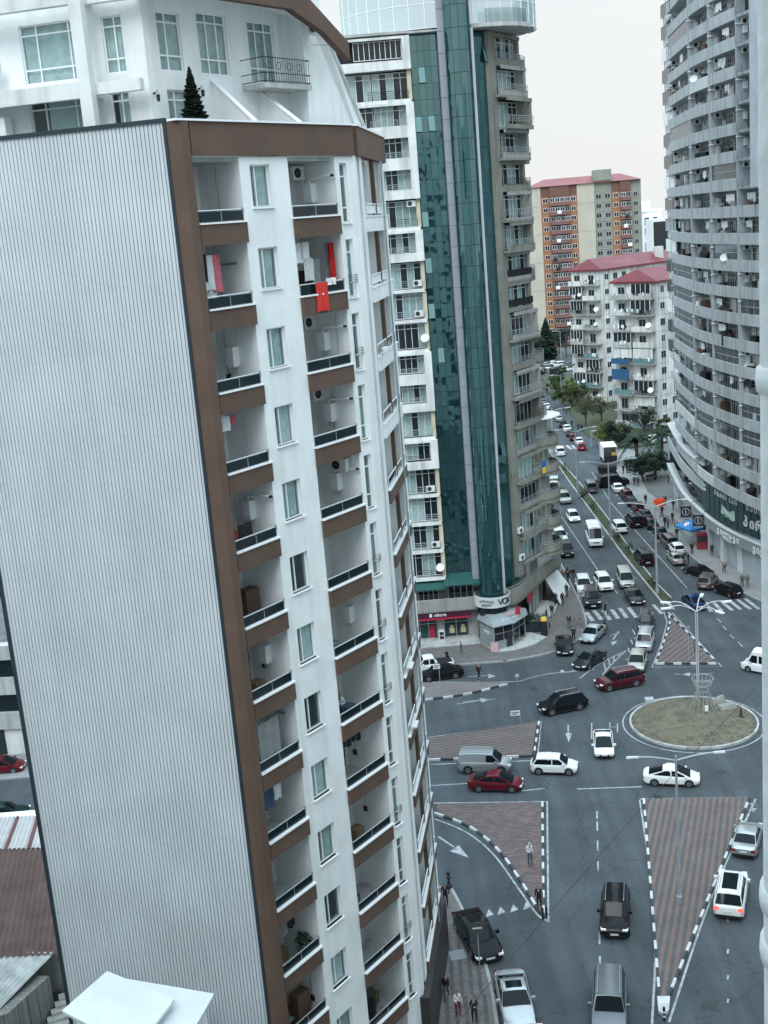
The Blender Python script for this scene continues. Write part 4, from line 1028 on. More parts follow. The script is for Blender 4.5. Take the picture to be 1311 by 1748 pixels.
for a, y0, c in ((4.3,0,4.95),(7.35,-.1,8.3)):
    s = MB(); s.box(a,y0,.3,c,.5,3.4); ob('column', s.mesh('col', M_CONC), sf)
s = MB(); s.box(3.5,.2,.5,4.0,.26,1.75); ob('red_door', s.mesh('rd', mat('shop_red', (.42,.02,.05), .5)), sf)
for x in (5.3,6.4):
    s = MB(); s.box(x,.22,.65,x+.8,.26,1.75); ps = ob('poster', s.mesh('poster', mat('poster_dark', (.03,.05,.05), .5)), sf)
    s = MB(); s.box(x+.15,.205,.8,x+.65,.222,1.3); s.box(x+.25,.205,1.32,x+.55,.222,1.6); ob('poster_print', s.mesh('pp', mat('poster_cream', (.6,.52,.36), .6, .3, 8)), ps)
s = MB(); s.box(4.35,-.55,.42,4.9,-.02,1.35); s2 = MB(); s2.box(4.42,-.57,.5,4.83,-.545,.85); s2.box(4.42,-.57,.92,4.83,-.545,1.25); fz = ob('drinks_cooler', s.mesh('cooler', M_PVC), None, (0,111,0), label='white drinks cooler with two dark doors outside the red shop', cat='cooler'); ob('door', s2.mesh('doors', M_INK), fz)
st = ob('steps', None, gt)
for i in range(3):
    s = MB(); s.box(-8,-1.75+i*.42,.13+i*.11,8.3-.1*i,.3,.24+i*.11); ob('step', s.mesh('step', M_CONCL), st)
# right shopfront along the avenue
FS = frame((13.3,1.6), (3.4,11.5)); ss = ob('shopfront', None, gt)
for i in range(4):
    x0 = .8+i*2.7; s = MB(FS); s.box(x0,-.1,.5,x0+2.3,-.06,2.7); ob('pane', s.mesh('pane', mat('shop_glass', (.012,.06,.06), .08, spec=.6)), ss)
    s = MB(FS); s.box(x0+2.3,-.25,.1,x0+2.7,.3,3.45); ob('column', s.mesh('col', M_CONC), ss)
s = MB(FS); s.box(.2,-.2,2.75,9,-.05,3.3); ob('fascia', s.mesh('fascia', mat('shop_red', (.42,.02,.05), .5)), ss)
for i in range(3):
    s = MB(FS); s.box(3.5,-2.0+i*.45,.13+i*.12,7.8,-.2,.25+i*.12); ob('step', s.mesh('step', M_CONCL), ss)
s = MB(FS); s.add([(7.4,-2.3,.16),(13.5,-2.6,.2),(13.2,-.6,3.3),(7.6,-.6,3.3)], [(0,1,2,3)]); s.add([(7.4,-2.3,.19),(13.5,-2.6,.23),(13.2,-.6,3.33),(7.6,-.6,3.33)], [(0,1,2,3)])
ob('white_tarpaulin', s.mesh('tarp', mat('white_sheet', (.85,.86,.86), .7)), None, (0,111,0), label='large white tarpaulin slanting to the pavement beside the steps', cat='tarpaulin')
# terrace kerb in front of the pavilion
s = MB(); s.prism([(8.6,-2.0),(9.35,-4.6),(11.6,-4.2),(13.4,-3.1),(14.7,-1.5),(13.4,.2),(10,.2)], .1, .22); gp('terrace', s, M_CONCL)
# ---- glazed crown with terraces
CR = (8.6, 6.2); r = 9.0
s = MB(); s.box(-6,-.5,ZT+.0,5.4,5,ZT+.22); s.box(5.4,-.1,ZT+.02,8.1,5,ZT+.2); gp('roof_slab', s, M_CONCL)
s = MB(); s.prism([(10.95,-.5),(12.2,-.55),(13.8,-.3),(15.3,.4),(16.3,1.6),(16.6,3.0),(16.2,6),(11,6)], ZT+.0, ZT+.34); gp('roof_slab', s, M_CONCL)
cro = ob('glazed_crown', None, gt)
for i in range(21):
    a = R(188+i*9); 
    p0 = Vector((CR[0]+r*math.cos(a)*(1.0), CR[1]+6.4*math.sin(a))); a2 = a+R(9); p1 = Vector((CR[0]+r*math.cos(a2), CR[1]+6.4*math.sin(a2)))
    Mf = frame(p0, p1-p0); L = (p1-p0).length
    for j in range(5):
        s = MB(Mf); s.box(.03,0,ZT+.35+j*2.0,L-.03,.02,ZT+2.3+j*2.0); ob('pane', s.mesh('pane', M_PALEG), cro)
    s = MB(Mf); s.box(-.03,-.04,ZT+.3,.03,.06,ZT+10.5)
    for j in range(6): s.box(0,-.03,ZT+.3+j*2.0,L,.05,ZT+.35+j*2.0)
    ob('mullions', s.mesh('mull', M_PVC), cro)
s = MB(); s.prism([(CR[0]+r*.97*math.cos(R(a)), CR[1]+6.1*math.sin(R(a))) for a in range(0,360,10)], ZT+.3, ZT+10.4); ob('inner_core', s.mesh('ic', mat('crown_inner', (.5,.54,.55), .8)), cro)
bal = [Vector(p) for p in [(12.2,-.45),(13.8,-.2),(15.2,.5),(16.15,1.7),(16.4,3.0)]]
for i in range(4):
    Mf = frame(bal[i], bal[i+1]-bal[i]); L = (bal[i+1]-bal[i]).length
    for q in (0, .5):
        s = MB(Mf); s.box(L*q+.03,0,ZT+.36,L*(q+.5)-.03,.015,ZT+1.5); ob('balustrade_pane', s.mesh('pane', glass('clear_glass', (.9,.95,.95), .05, .03, .75)), cro)
        s = MB(Mf); s.box(L*q-.02,-.02,ZT+.34,L*q+.02,.02,ZT+1.5); ob('balustrade_post', s.mesh('post', M_ALU), cro)

# ================================================================== CURVED BALCONY TOWER (right)
M_BAND = mat('grey_weathered_parapet', (.43,.455,.465), .9, .10, .6, .25, 8, streak=.75, dirt=.6, dcol=(.16,.175,.18))
M_BANDL = mat('pale_parapet', (.58,.60,.60), .9, .08, .7, .2, 8, streak=.4, dirt=.3, dcol=(.28,.29,.29))
M_BACK = mat('grey_blue_render', (.36,.40,.43), .9, .12, .7, streak=.3, dirt=.3, dcol=(.22,.25,.27))
ct = thing('curved_tower', 'grey curved apartment tower lined with weathered balcony bands at the right edge', 'building', (37, 130, 0))
S2 = 2.65; ZR = 9.0
curve_w = dens([(41.0,110),(38.6,116),(37.5,121.7),(36.9,129),(37.0,137),(38.6,152.5)], 8)
CV = [p-Vector((37,130)) for p in curve_w]           # local, from near to far
bays = [(0,8),(8,16),(16,24),(24,32),(32,40)]
def strip_prism(mb, idx0, idx1, d0, d1, z0, z1, mi=0, side=1):
    a = offset(CV, -d0); b = offset(CV, -d1)
    for i in range(idx0, idx1): mb.prism([tuple(a[i]),tuple(a[i+1]),tuple(b[i+1]),tuple(b[i])], z0, z1, mi)
# offset(+) is to the left of travel (towards -x, the street); inner is negative
def cp(i, d):           # point on the curve at index i, d metres inside
    return offset(CV, -d)[i]
par_me = {}
for bi, (i0, i1) in enumerate(bays):
    m_ = MB(); strip_prism(m_, i0, i1, 0, .14, -.12, 1.02); par_me[bi] = [m_.mesh('parapet', M_BAND), None, None]
    par_me[bi][1] = par_me[bi][0].copy(); par_me[bi][1].materials[0] = M_BANDL
    m_ = MB(); strip_prism(m_, i0, i1, .14, 1.35, -.12, .04); par_me[bi].append(m_.mesh('slab', M_BAND))
    m_ = MB(); strip_prism(m_, i0, i1, .12, .16, .98, S2-.14); par_me[bi].append(m_.mesh('glazing', glass('loggia_glass', (.45,.52,.52), .10, .05, .55)))
    m_ = MB()
    for i in range(i0, i1+1, 2):
        p = cp(i, .13); m_.tube([(p.x,p.y,1.0),(p.x,p.y,S2-.14)], .03, 4)
    a = offset(CV, -.13)
    for zz in (1.02, 1.75, S2-.16): m_.tube([(a[i].x,a[i].y,zz) for i in range(i0, i1+1)], .03, 4)
    par_me[bi].append(m_.mesh('glazing_frame', M_ALU))
bw = MB(); strip_prism(bw, 0, 40, 1.3, 1.6, 0, 68); ob('back_wall', bw.mesh('back', M_BACK), ct)
core = MB(); inn = offset(CV, -1.7); core.prism([tuple(p) for p in inn]+[(30,30),(30,-20)], 0, 68); ob('core', core.mesh('core', M_BACK), ct)
# bay partitions, full height
for i in (8, 16, 24, 32):
    a, b = cp(i, -.03), cp(i, 1.35); d = (b-a); Mf = frame(a, d); p = MB(Mf); p.box(-.06,-.11,ZR,d.length,.11,67); ob('partition_fin', p.mesh('fin', M_BACK), ct)
# doors and fittings, shared meshes
dm = MB(); dm.box(-.8,-.05,0,.8,0,2.1); door_me = dm.mesh('balcony_door', M_GLASSD)
df = MB()
for q in (-.82,-.28,.28,.78): df.box(q,-.08,0,q+.05,-.05,2.15)
df.box(-.82,-.08,2.1,.83,-.05,2.15); df.box(-.82,-.08,1.6,.83,-.05,1.65); door_f = df.mesh('door_frame', M_PVC)
bl = MB(); bl.box(-.2,-.32,0,.2,0,.7); bl_me = bl.mesh('boiler', M_BOILER)
fl2 = MB(); fl2.tube([(0,-.15,.7),(0,-.15,.85),(-1.0,-.15,.87)], .055, 6); fl2_me = fl2.mesh('flue', M_PVC)
rng = random.Random(11)
for k in range(21):
    z = ZR+S2*k
    for bi, (i0, i1) in enumerate(bays):
        if bi == 0 and k > 1: continue
        upper_special = (bi == 1 and k >= 12)
        pale = 0 if bi > 0 else 1
        if upper_special:
            # flat pier and small iron balconies on the near upper bay
            o = ob('balcony_parapet', par_me[bi][0], ct, (0,0,z), scale=(1,1,.25))
            for t in (.35,.8):
                i = i0+int((i1-i0)*t); a = cp(i, -.25); dd = (CV[min(i+1,39)]-CV[i]).normalized(); Mf = frame(a, dd)
                rail(o, Mf, -1.2, 1.2, .2, 0, 3.4, 5, M_IRON)
        else:
            o = ob('balcony_parapet', par_me[bi][0 if rng.random() > .06 else 1], ct, (0,0,z+rng.uniform(-.02,.02)))
        ob('slab', par_me[bi][3], o if not upper_special else ct, (0,0,0) if not upper_special else (0,0,z))
        if k == 0 and bi == 0: continue
        glz = rng.random() < (.5 if bi == 4 else .2)
        if glz and not upper_special:
            ob('glazing', par_me[bi][4], o, (0,0,0)); ob('glazing_frame', par_me[bi][5], o, (0,0,0))
        for t in (.58,.84):
            i = i0+int(round((i1-i0)*t)); a = cp(i, 1.3); dd = (CV[i]-CV[max(i-1,0)]).normalized(); rz = math.atan2(-dd.y, -dd.x)   # facing the street
            d = ob('balcony_door', door_me, ct, (a.x, a.y, z+.05), rz); ob('door_frame', door_f, d)
            if rng.random() < .5:
                c = MB(); c.box(-.75,-.06,.1,rng.choice((-.3,.25,.7)),-.052,2.05); ob('blind', c.mesh('blind', M_CURT if rng.random() < .5 else M_CURT2), d)
        # fittings hang on the party wall that faces the viewer
        dd = (CV[i1]-CV[i1-1]).normalized(); rz = math.atan2(dd.y, dd.x)-R(90)
        if rng.random() < .8:
            b = cp(i1, .75)-dd*.1; q = ob('boiler', bl_me, ct, (b.x, b.y, z+1.2+rng.uniform(-.1,.25)), rz, scale=(1,1,1))
            if rng.random() < .85: ob('flue', fl2_me, q)
            if rng.random() < .25:
                b = cp(i1, 1.2)-dd*.1; ob('boiler', bl_me, ct, (b.x, b.y, z+1.1), rz)
        if rng.random() < .55:
            b = cp(i1, .8)-dd*.25; add_ac(ct, (b.x, b.y, z+1.98), rz)
        for _ in range(rng.randint(0,2)):
            mi_ = (i0+i1)//2+rng.randint(-1,3); b = cp(mi_, rng.uniform(.45,.9)); hh = rng.uniform(1.0,1.7)
            q = MB(); q.box(-.5,-.22,0,.5,.22,hh); ob('stored_box', q.mesh('box', rng.choice([M_DARK, M_WHITE2, M_BROWN, M_BACK, M_DARK])), ct, (b.x, b.y, z+.05), rng.uniform(0,3))
        if rng.random() < .65 and not upper_special:
            mi_ = i0+int((i1-i0)*rng.uniform(.3,.8)); dd = (CV[mi_+1]-CV[mi_]).normalized(); Mf = frame(cp(mi_, .35), dd); q = MB(Mf)
            for t in range(rng.randint(2,5)): q.box(t*.42,-.01,1.25+rng.random()*.4,t*.42+.34,.01,2.2)
            ob('hung_laundry', q.mesh('laundry', rng.choice([M_PVC, M_DARK, M_CURT, M_CURT2])), ct, (0,0,z), kind='stuff')
    # pier at the near end above the lower floors
pier = MB(Matrix.Identity(4)); a, b = cp(6, -.2), cp(11, -.1)
pier = MB(frame(a, b-a)); pier.box(.2,0,ZR+S2*12,1.5,2.0,67); ob('flat_pier', pier.mesh('pier', mat('blue_grey_render', (.40,.45,.49), .9, .1, .6, streak=.3, dcol=(.27,.3,.33))), ct)
for i, k in ((20,9),(30,16)):
    a = cp(i, .05); dish(ct, (a.x-.1, a.y, ZR+S2*k+1.2), .42, R(-30), 25)
# ---- rear section: smaller pale balconies behind the silhouette edge
for k in range(3, 21):
    z = ZR+S2*k; rr = 1.0
    pl = [Vector((2.4,22.8)), Vector((2.9,26.5)), Vector((3.9,33.5)), Vector((5.4,34.6))]
    s = MB()
    for i in range(3):
        t = (pl[i+1]-pl[i]).normalized(); n_ = Vector((t.y,-t.x))*.14
        s.prism([tuple(pl[i]),tuple(pl[i+1]),tuple(pl[i+1]+n_),tuple(pl[i]+n_)], z-.1, z+1.0)
    o = ob('rear_parapet', s.mesh('rp', M_BANDL), ct)
    s = MB(); s.prism([tuple(p) for p in pl]+[(6,26),(4.4,22.8)], z-.12, z+.02); ob('slab', s.mesh('slab', M_BAND), o)
    q = MB(); q.box(3.5,27.5,z+.9,3.55,33,z+2.5); ob('glazing', q.mesh('gl', M_GLASSD if k % 3 else M_CURT), o)
s = MB(); s.prism([(3.6,22.5),(4.6,33),(9,36),(12,24)], 0, 67); ob('rear_core', s.mesh('rc', M_BACK), ct)
s = MB(); 
for p in ((2.75,24.8),(3.3,29.5)): s.tube([(p[0],p[1],8),(p[0],p[1],66)], .05, 5)
ob('drain_pipe', s.mesh('pipe', M_STEEL), ct)
# ---- podium: teal sign band, canopy lip, shop fronts, columns
M_TEAL = mat('teal_sign', (.022,.062,.066), .35, .12, .5, spec=.5)
pod_w = dens([(44,112),(40.2,117),(38.6,122),(37.6,128),(37.3,135),(37.9,147),(40.4,164)], 8); PC = [p-Vector((37,130)) for p in pod_w]
def pstrip(mb, d0, d1, z0, z1, i0=0, i1=None, d0t=None):
    a = offset(PC, -d0); b = offset(PC, -d1); i1 = i1 or len(PC)-1
    for i in range(i0, i1): mb.prism([tuple(a[i]),tuple(a[i+1]),tuple(b[i+1]),tuple(b[i])], z0, z1)
pd = ob('podium', None, ct)
s = MB(); pstrip(s, .0, .5, 5.0, ZR-.14, 0, 33); ob('sign_band', s.mesh('band', M_TEAL), pd)
s = MB(); pstrip(s, -.25, 2.2, 3.35, 4.5); ob('canopy', s.mesh('canopy', mat('grey_fascia', (.26,.285,.30), .6, .1, .7)), pd)
s = MB(); pstrip(s, -.32, .3, 4.5, 4.62); ob('canopy_lip', s.mesh('lip', M_BANDL), pd)
s = MB(); pstrip(s, .15, .25, 4.62, 7.2, 32); ob('glazing', s.mesh('gl', M_GLASSD), pd)
s = MB(); pstrip(s, -.1, .15, 7.2, 8.4, 32); ob('parapet', s.mesh('par', M_BAND), pd)
s = MB(); pstrip(s, -.15, 4.5, 10.2, 10.35, 32); ob('flat_roof', s.mesh('fr', M_BANDL), pd)
s = MB(); pstrip(s, 1.0, 1.2, 4.6, 10.2, 32); ob('wall', s.mesh('w', M_BACK), pd)
s = MB(); pstrip(s, 2.0, 2.3, .1, 3.4); ob('shop_glazing', s.mesh('sg', mat('shop_glass_dark', (.012,.02,.026), .08, spec=.6)), pd)
for i in range(2, 48, 6):
    a = offset(PC, -.9)[i]; d = (PC[i+1]-PC[i]); q = MB(frame(a, d)); q.box(-.35,-.7,.1,.75,.6,3.4); ob('column', q.mesh('col', M_BANDL), pd)
for i in range(10, 31, 2):
    a, b = offset(PC, .02)[i], offset(PC, .02)[i+1]; q = MB(frame(a, b-a)); q.box(0,-.01,5.05,.05,.03,ZR-.2); ob('sign_joint', q.mesh('j', M_TRIM), pd)
def sign_text(t, i, z, size, m=M_SW, bold=0.0, out_=.05, ext=.02):
    # read from the street: text runs from far to near
    a = offset(PC, out_)[i]; d = PC[i]-PC[i+1]; ob('letters', text_mesh(t, size, m, ext, 'CENTER', 0, bold), pd, (a.x, a.y, z), rot=(R(90), 0, math.atan2(d.y, d.x)))
def sign_curve(t, s0, z, size, m=M_SW, out_=.05, bold=0.0, sp=.72):
    "letters along the curve, from far index s0 (float) towards the camera"
    Lo = offset(PC, out_); pos = s0
    for ch in t:
        i = int(pos); f = pos-i; p = Lo[i].lerp(Lo[i+1], f); d = Lo[i]-Lo[i+1]
        if ch != ' ': ob('letter', text_mesh(ch, size, m, .02, 'CENTER', 0, bold), pd, (p.x, p.y, z), rot=(R(90), 0, math.atan2(d.y, d.x)))
        pos -= size*sp*(.55 if ch in 'IL.' else 1)/d.length
        if pos < 0: break
def px_of(i, z):
    p = PC[i]+Vector((37,130)); v = Vector((p.x, p.y, z-CAM_H)); Z_ = v.dot(FWD); return IW/2+F_PX*v.dot(rt)/Z_, IH/2-F_PX*v.dot(up)/Z_
BI = max(i for i in range(8, 34) if px_of(i, 8.0)[0] > 1220)+.5
sign_curve('BILLIARD CLUB', BI, 8.0, .80, sp=.74)
sign_curve('საბილიარდო', 16.9, 8.05, 1.05, sp=.78)
sign_curve('პირამიდა', 17.5, 6.35, 1.55, bold=.02, sp=.86)
sign_curve('ვილლაჯი', 25.6, 4.0, .95, out_=.34, bold=.02, sp=.9); sign_curve('თბილისი', 23.6, 3.45, .42, out_=.3)
sign_curve('ვიტა', 14.4, 3.9, 1.0, out_=.34, bold=.02)
Lo = offset(PC, .06); p = Lo[23]; d = Lo[23]-Lo[24]
q = MB(frame((p.x, p.y), d))
for j in range(7): q.tube([(-1.6+.5*j,0,6.1+.3*math.sin(j*1.9)),(-1.35+.5*j,0,6.75+.2*math.cos(j)),(-1.15+.5*j,0,6.0+.2*math.sin(j))], .1, 6)
ob('script_logo', q.mesh('logo', mat('logo_pale_green', (.45,.60,.52), .5)), pd)
for i, z in ((32,7.9),(32,7.4)):
    p = Lo[i]; d = Lo[i]-Lo[i+1]; q = MB(frame((p.x,p.y), d)); q.box(-.9,-.02,z,.9,.02,z+.22); ob('small_lettering', q.mesh('sl', M_SW), pd)
# hanging dark signs and parasol
for (x, y, l) in ((36.35,134.4,'square black sign with a ring emblem hanging over the blue parasol'),(36.1,138.9,'small black hanging sign behind the ringed black sign')):
    r_ = thing('hanging_sign', l, 'sign', (x, y, 0), R(-15)); sgm = MB(); sgm.box(-.62,-.06,3.1,.62,.06,4.7); ob('board', sgm.mesh('board', M_INK), r_)
    q = MB(); q.tube([(.42*math.cos(t*.35), -.08, 3.9+.42*math.sin(t*.35)) for t in range(19)], .05, 5); q.box(-.55,-.08,4.6,.55,-.06,4.72); q.box(-.55,-.08,3.1,.55,-.06,3.2); q.tube([(0,-.08,3.65),(0,-.08,4.15)], .09, 5); ob('emblem', q.mesh('emblem', mat('emblem_grey', (.35,.38,.42), .6)), r_)
    q = MB(); q.tube([(.7,0,4.9),(.7,0,5.1),(1.4,0,5.1)], .04, 5); ob('bracket', q.mesh('bracket', M_IRON), r_)
M_PARA = mat('parasol_blue', (.02,.18,.42), .7, .08, 2)
pr_ = thing('market_parasol', 'blue market parasol with round logos shading a stall by the shops', 'parasol', (36.75, 138.0, .13), R(20))
e_ = 1.55; q = MB(); q.add([(0,0,3.1),(-e_,-e_,2.2),(e_,-e_,2.2),(e_,e_,2.2),(-e_,e_,2.2)], [(0,1,2),(0,2,3),(0,3,4),(0,4,1)]); q.add([(-e_,-e_,2.2),(e_,-e_,2.2),(e_,e_,2.2),(-e_,e_,2.2),(-e_,-e_,1.95),(e_,-e_,1.95),(e_,e_,1.95),(-e_,e_,1.95)], [(0,1,5,4),(1,2,6,5),(2,3,7,6),(3,0,4,7)]); ob('canopy', q.mesh('para', M_PARA), pr_)
q = MB(); q.tube([(0,0,0),(0,0,3.0)], .04, 6); ob('pole', q.mesh('pole', M_ALU), pr_)
lm = MB(); lm.lathe([(.0,.0),(.32,.0)], 14); lm.add([(-.32,-.05,.004),(.32,-.05,.004),(.30,.05,.004),(-.30,.05,.004)], [(0,1,2,3)])
for a in range(4):
    o = ob('logo', MB().prism([(.34*math.cos(R(t)), .34*math.sin(R(t))) for t in range(0,360,24)], 0, .01).mesh('logo', M_SW), pr_, (.95*math.cos(R(90*a)), .95*math.sin(R(90*a)), 2.56), rot=(0, R(30), R(90*a))); o.rotation_mode = 'XYZ'
    ob('logo_mark', MB().prism([(.22*math.cos(R(t)), .12+.2*math.sin(R(t))*.6) for t in range(0,360,24)], .01, .016).mesh('lm', mat('logo_red', (.5,.03,.05), .6)), o)
bx_ = thing('vending_kiosk', 'dark red market kiosk cabinet under the edge of the blue parasol', 'kiosk', (37.3, 135.6, .13), R(-8))
q = MB(); q.box(-.8,-.5,0,.8,.5,1.9); ob('cabinet', q.mesh('cab', mat('kiosk_red', (.22,.02,.03), .5)), bx_); q = MB(); q.box(-.75,-.55,.9,.75,-.5,1.7); ob('hatch', q.mesh('h', M_INK), bx_)
ob('blue_machine', MB().box(-.45,-.35,0,.45,.35,1.9).mesh('bm', mat('machine_blue', (.02,.10,.26), .4)), None, (39.6,121.2,.13), R(-25), label='tall blue vending machine against the shop wall by the right edge', cat='vending machine')

# ================================================================== FAR BUILDINGS
M_OLDW = mat('old_white_panel', (.66,.67,.645), .9, .10, .35, .15, 6, streak=.75, dirt=.65, dcol=(.20,.20,.18), dscale=.25)
M_REDR = mat('red_metal_roof', (.16,.024,.035), .5, .12, .3, dirt=.4, dcol=(.36,.10,.10), dscale=.2)
M_REDP = mat('faded_red_roof', (.25,.075,.08), .6, .12, .2)
M_BLUEB = mat('blue_boards', (.02,.09,.20), .6, .15, 2); M_TEALW = mat('teal_wall', (.12,.22,.23), .8, .15, 1)
rg = random.Random(5)
wfm = {}
def fwin(w, h, dark=True):
    key = (w, h, dark)
    if key not in wfm:
        m_ = MB(); m_.box(-w/2,-.06,0,w/2,0,h,0); m_.box(-w/2+.1,-.075,.1,-.05,-.06,h-.1,1); m_.box(.05,-.075,.1,w/2-.1,-.06,h-.1,1)
        wfm[key] = m_.mesh('window', [M_PVC if not dark else mat('window_frame_grey', (.45,.46,.46), .6), M_GLASSD])
    return wfm[key]
def slab_block(name, label, corner, dirL, lenL, dirR, lenR, zt, floors, zb=0.0, balc=True, seed=1):
    "panel block: near corner, left face (balconies) and right face (windows), gabled red roof"
    rr = random.Random(seed)
    b = thing(name, label, 'building', (corner[0], corner[1], 0))
    dl = Vector(dirL).normalized(); dr = Vector(dirR).normalized()
    poly = [(0,0), tuple(dl*lenL), tuple(dl*lenL+dr*lenR), tuple(dr*lenR)]
    m_ = MB(); m_.prism(poly, 0, zt); ob('wall', m_.mesh('wall', M_OLDW), b)
    FL = frame(dl*lenL, -dl)         # x runs from far-left end to the corner; outside is y<0
    FRr = frame((0,0), dr)
    h = (zt-.6)/floors
    for k in range(floors):
        z = .4+h*k
        n = max(2, int(lenR/3.0))
        for i in range(n):
            if rr.random() < .93:
                p = FRr @ Vector((1.6+i*(lenR-2.4)/max(1,n-1)*.95, 0, z+.9)); ob('window', fwin(1.5 if rr.random() < .7 else 1.2, 1.35, rr.random() < .6), b, tuple(p), math.atan2(dr.y, dr.x))
        j = MB(FRr); j.box(0,-.015,z-.04,lenR,0,z+.03); ob('panel_joint', j.mesh('joint', M_CONC), b)
        # balconies on the left face
        if balc:
            for x0, x1 in ((.4, lenL*.47), (lenL*.5, lenL*.96)):
                out_ = rr.uniform(.9, 1.6); 
                s = MB(FL); s.box(x0,-out_,z-.12,x1,0,z+.05); bo = ob('balcony', s.mesh('slab', M_CONC), b)
                mm = rr.choice([M_OLDW, M_OLDW, M_CONCL, M_CONC, M_TEALW, M_BLUEB if rr.random() < .25 else M_OLDW])
                if rr.random() < .5:
                    s = MB(FL); s.box(x0,-out_,z+.05,x1,-out_+.1,z+1.0); s.box(x0,-out_+.1,z+.05,x0+.1,0,z+1.0); ob('parapet', s.mesh('par', mm), bo)
                else: rail(bo, FL, x0+.05, x1-.05, z+.05, -out_+.05, .95, 4, M_IRON, sides=out_-.1)
                if rr.random() < .45:
                    s = MB(FL); s.box(x0+.1,-out_+.12,z+1.0,x1-.1,-out_+.16,z+h-.2); ob('glazing', s.mesh('gl', M_GLASSD if rr.random() < .7 else M_OLDW), bo)
                    s = MB(FL)
                    for t in range(5): q = x0+.1+(x1-x0-.2)*t/4; s.box(q-.04,-out_+.1,z+1.0,q+.04,-out_+.18,z+h-.2)
                    ob('glazing_frame', s.mesh('gf', M_PVC), bo)
                p = FL @ Vector((x0+(x1-x0)*.35, 0, z+.15)); ob('door', fwin(1.6, 2.0, True), bo, tuple(p), math.atan2(-dl.y, -dl.x))
                if rr.random() < .55:
                    for t in range(rr.randint(2,5)):
                        q = x0+.3+(x1-x0-.8)*rr.random(); s = MB(FL); s.box(q,-out_-.12,z+.5+rr.random()*.3,q+.4,-out_-.09,z+1.25); ob('laundry', s.mesh('cloth', rr.choice([M_PVC, M_PVC, M_DARK, M_CURT2, M_TEALW])), bo)
                if rr.random() < .22: p = FL @ Vector((x1-.5, -out_-.1, z+1.2)); dish(b, tuple(p), (.4 if k % 2 else .55), R(-30))
    # roof
    e = .5; n0 = [Vector(p) for p in poly]; c0 = n0[0]-dl*e-dr*e; c1 = n0[1]+dl*e-dr*e; c2 = n0[2]+dl*e+dr*e; c3 = n0[3]-dl*e+dr*e; rh = 2.1
    ra_, rb_ = (c0+c1)/2, (c2+c3)/2
    P3 = lambda v, z: (v.x, v.y, z)
    m_ = MB(); m_.add([P3(c0,zt),P3(c1,zt),P3(c2,zt),P3(c3,zt),P3(ra_+dr*1.5,zt+rh),P3(rb_,zt+rh)], [(0,3,5,4),(1,4,5,2),(3,2,5),(0,1,2,3)], 0); m_.add([P3(c0,zt),P3(c1,zt),P3(ra_+dr*1.5,zt+rh)], [(0,2,1)], 0)
    m_.add([P3(c0,zt-.35),P3(c3,zt-.35),P3(c3,zt),P3(c0,zt),P3(c1,zt-.35),P3(c1,zt)], [(0,1,2,3),(4,0,3,5)], 0)
    ro = ob('roof', m_.mesh('roof', M_REDR), b)
    m_ = MB(); q0 = c3.lerp(rb_, .5)-dr*lenR*.35; m_.box(q0.x-.9,q0.y-.9,zt+.3,q0.x+.9,q0.y+.9,zt+rh+1.0); ob('chimney', m_.mesh('ch', M_OLDW), ro)
    return b
zt1 = AT(1112, 480, 214.5).z
slab_block('apartment_block', 'white nine storey block with red roof and a blue enclosed balcony, nearer of the pair', (51.4, 214.5), (-.62,.78), 9.8, (.75,.66), 26, zt1, 9, seed=3)
zt2 = AT(1020, 460, 250).z
slab_block('apartment_block', 'white nine storey block with red roof standing behind the nearer white block', (48.6, 250), (-.62,.78), 8.2, (.75,.66), 34, zt2, 9, seed=8)
# blue enclosed balconies on the near block
b1 = bpy.data.objects['apartment_block']; FLb = frame(Vector((-.62,.78)).normalized()*9.8, Vector((.62,-.78)))
for k in (3,4):
    s = MB(FLb); zf_ = .4+(zt1-.6)/9*k; s.box(.35,-1.72,zf_-.05,4.3,-1.6,zf_+(.95 if k == 4 else 1.9)); ob('blue_balcony_front', s.mesh('bb', M_BLUEB), b1)
# ---- tall brick-coloured tower
M_ORNG = mat('orange_panel', (.34,.165,.085), .85, .16, .25, streak=.25, dcol=(.25,.12,.07)); M_MAUV = mat('brown_balcony_panel', (.20,.105,.095), .85, .14, .3)
M_CRM = mat('cream_panel', (.52,.485,.40), .9, .10, .2, streak=.35, dirt=.3, dcol=(.36,.33,.26), dscale=.1); M_BRNT = mat('brown_top_panel', (.17,.085,.065), .85, .12, .3)
M_OLG = mat('grey_green_panel', (.27,.28,.24), .9, .14, .3, streak=.3, dcol=(.16,.17,.15))
YO = 368.0
def xo(px): return AT(px, 430, YO).x
ztO = AT(930, 319, YO).z; 
ot = thing('panel_tower', 'tall orange and cream panel tower with a faded red roof in the distance', 'building', (xo(905), YO, 0), R(-4))
X0 = xo(905); bl_px = [905,927,942,975,988,1017,1046,1060,1077,1095]; bx = [xo(p)-X0 for p in bl_px]
spec = ['cream','orange','balc','orange','cream','olive','orange','balc','olive2']
prot = [0,.2,-.3,.2,0,.5,.2,-.3,.6]
zB = [ztO]*9; NFo = 16; ho = (ztO-3.4)/NFo
MM = {'cream':M_CRM,'orange':M_ORNG,'balc':M_BRNT,'olive':M_OLG,'olive2':M_OLG}
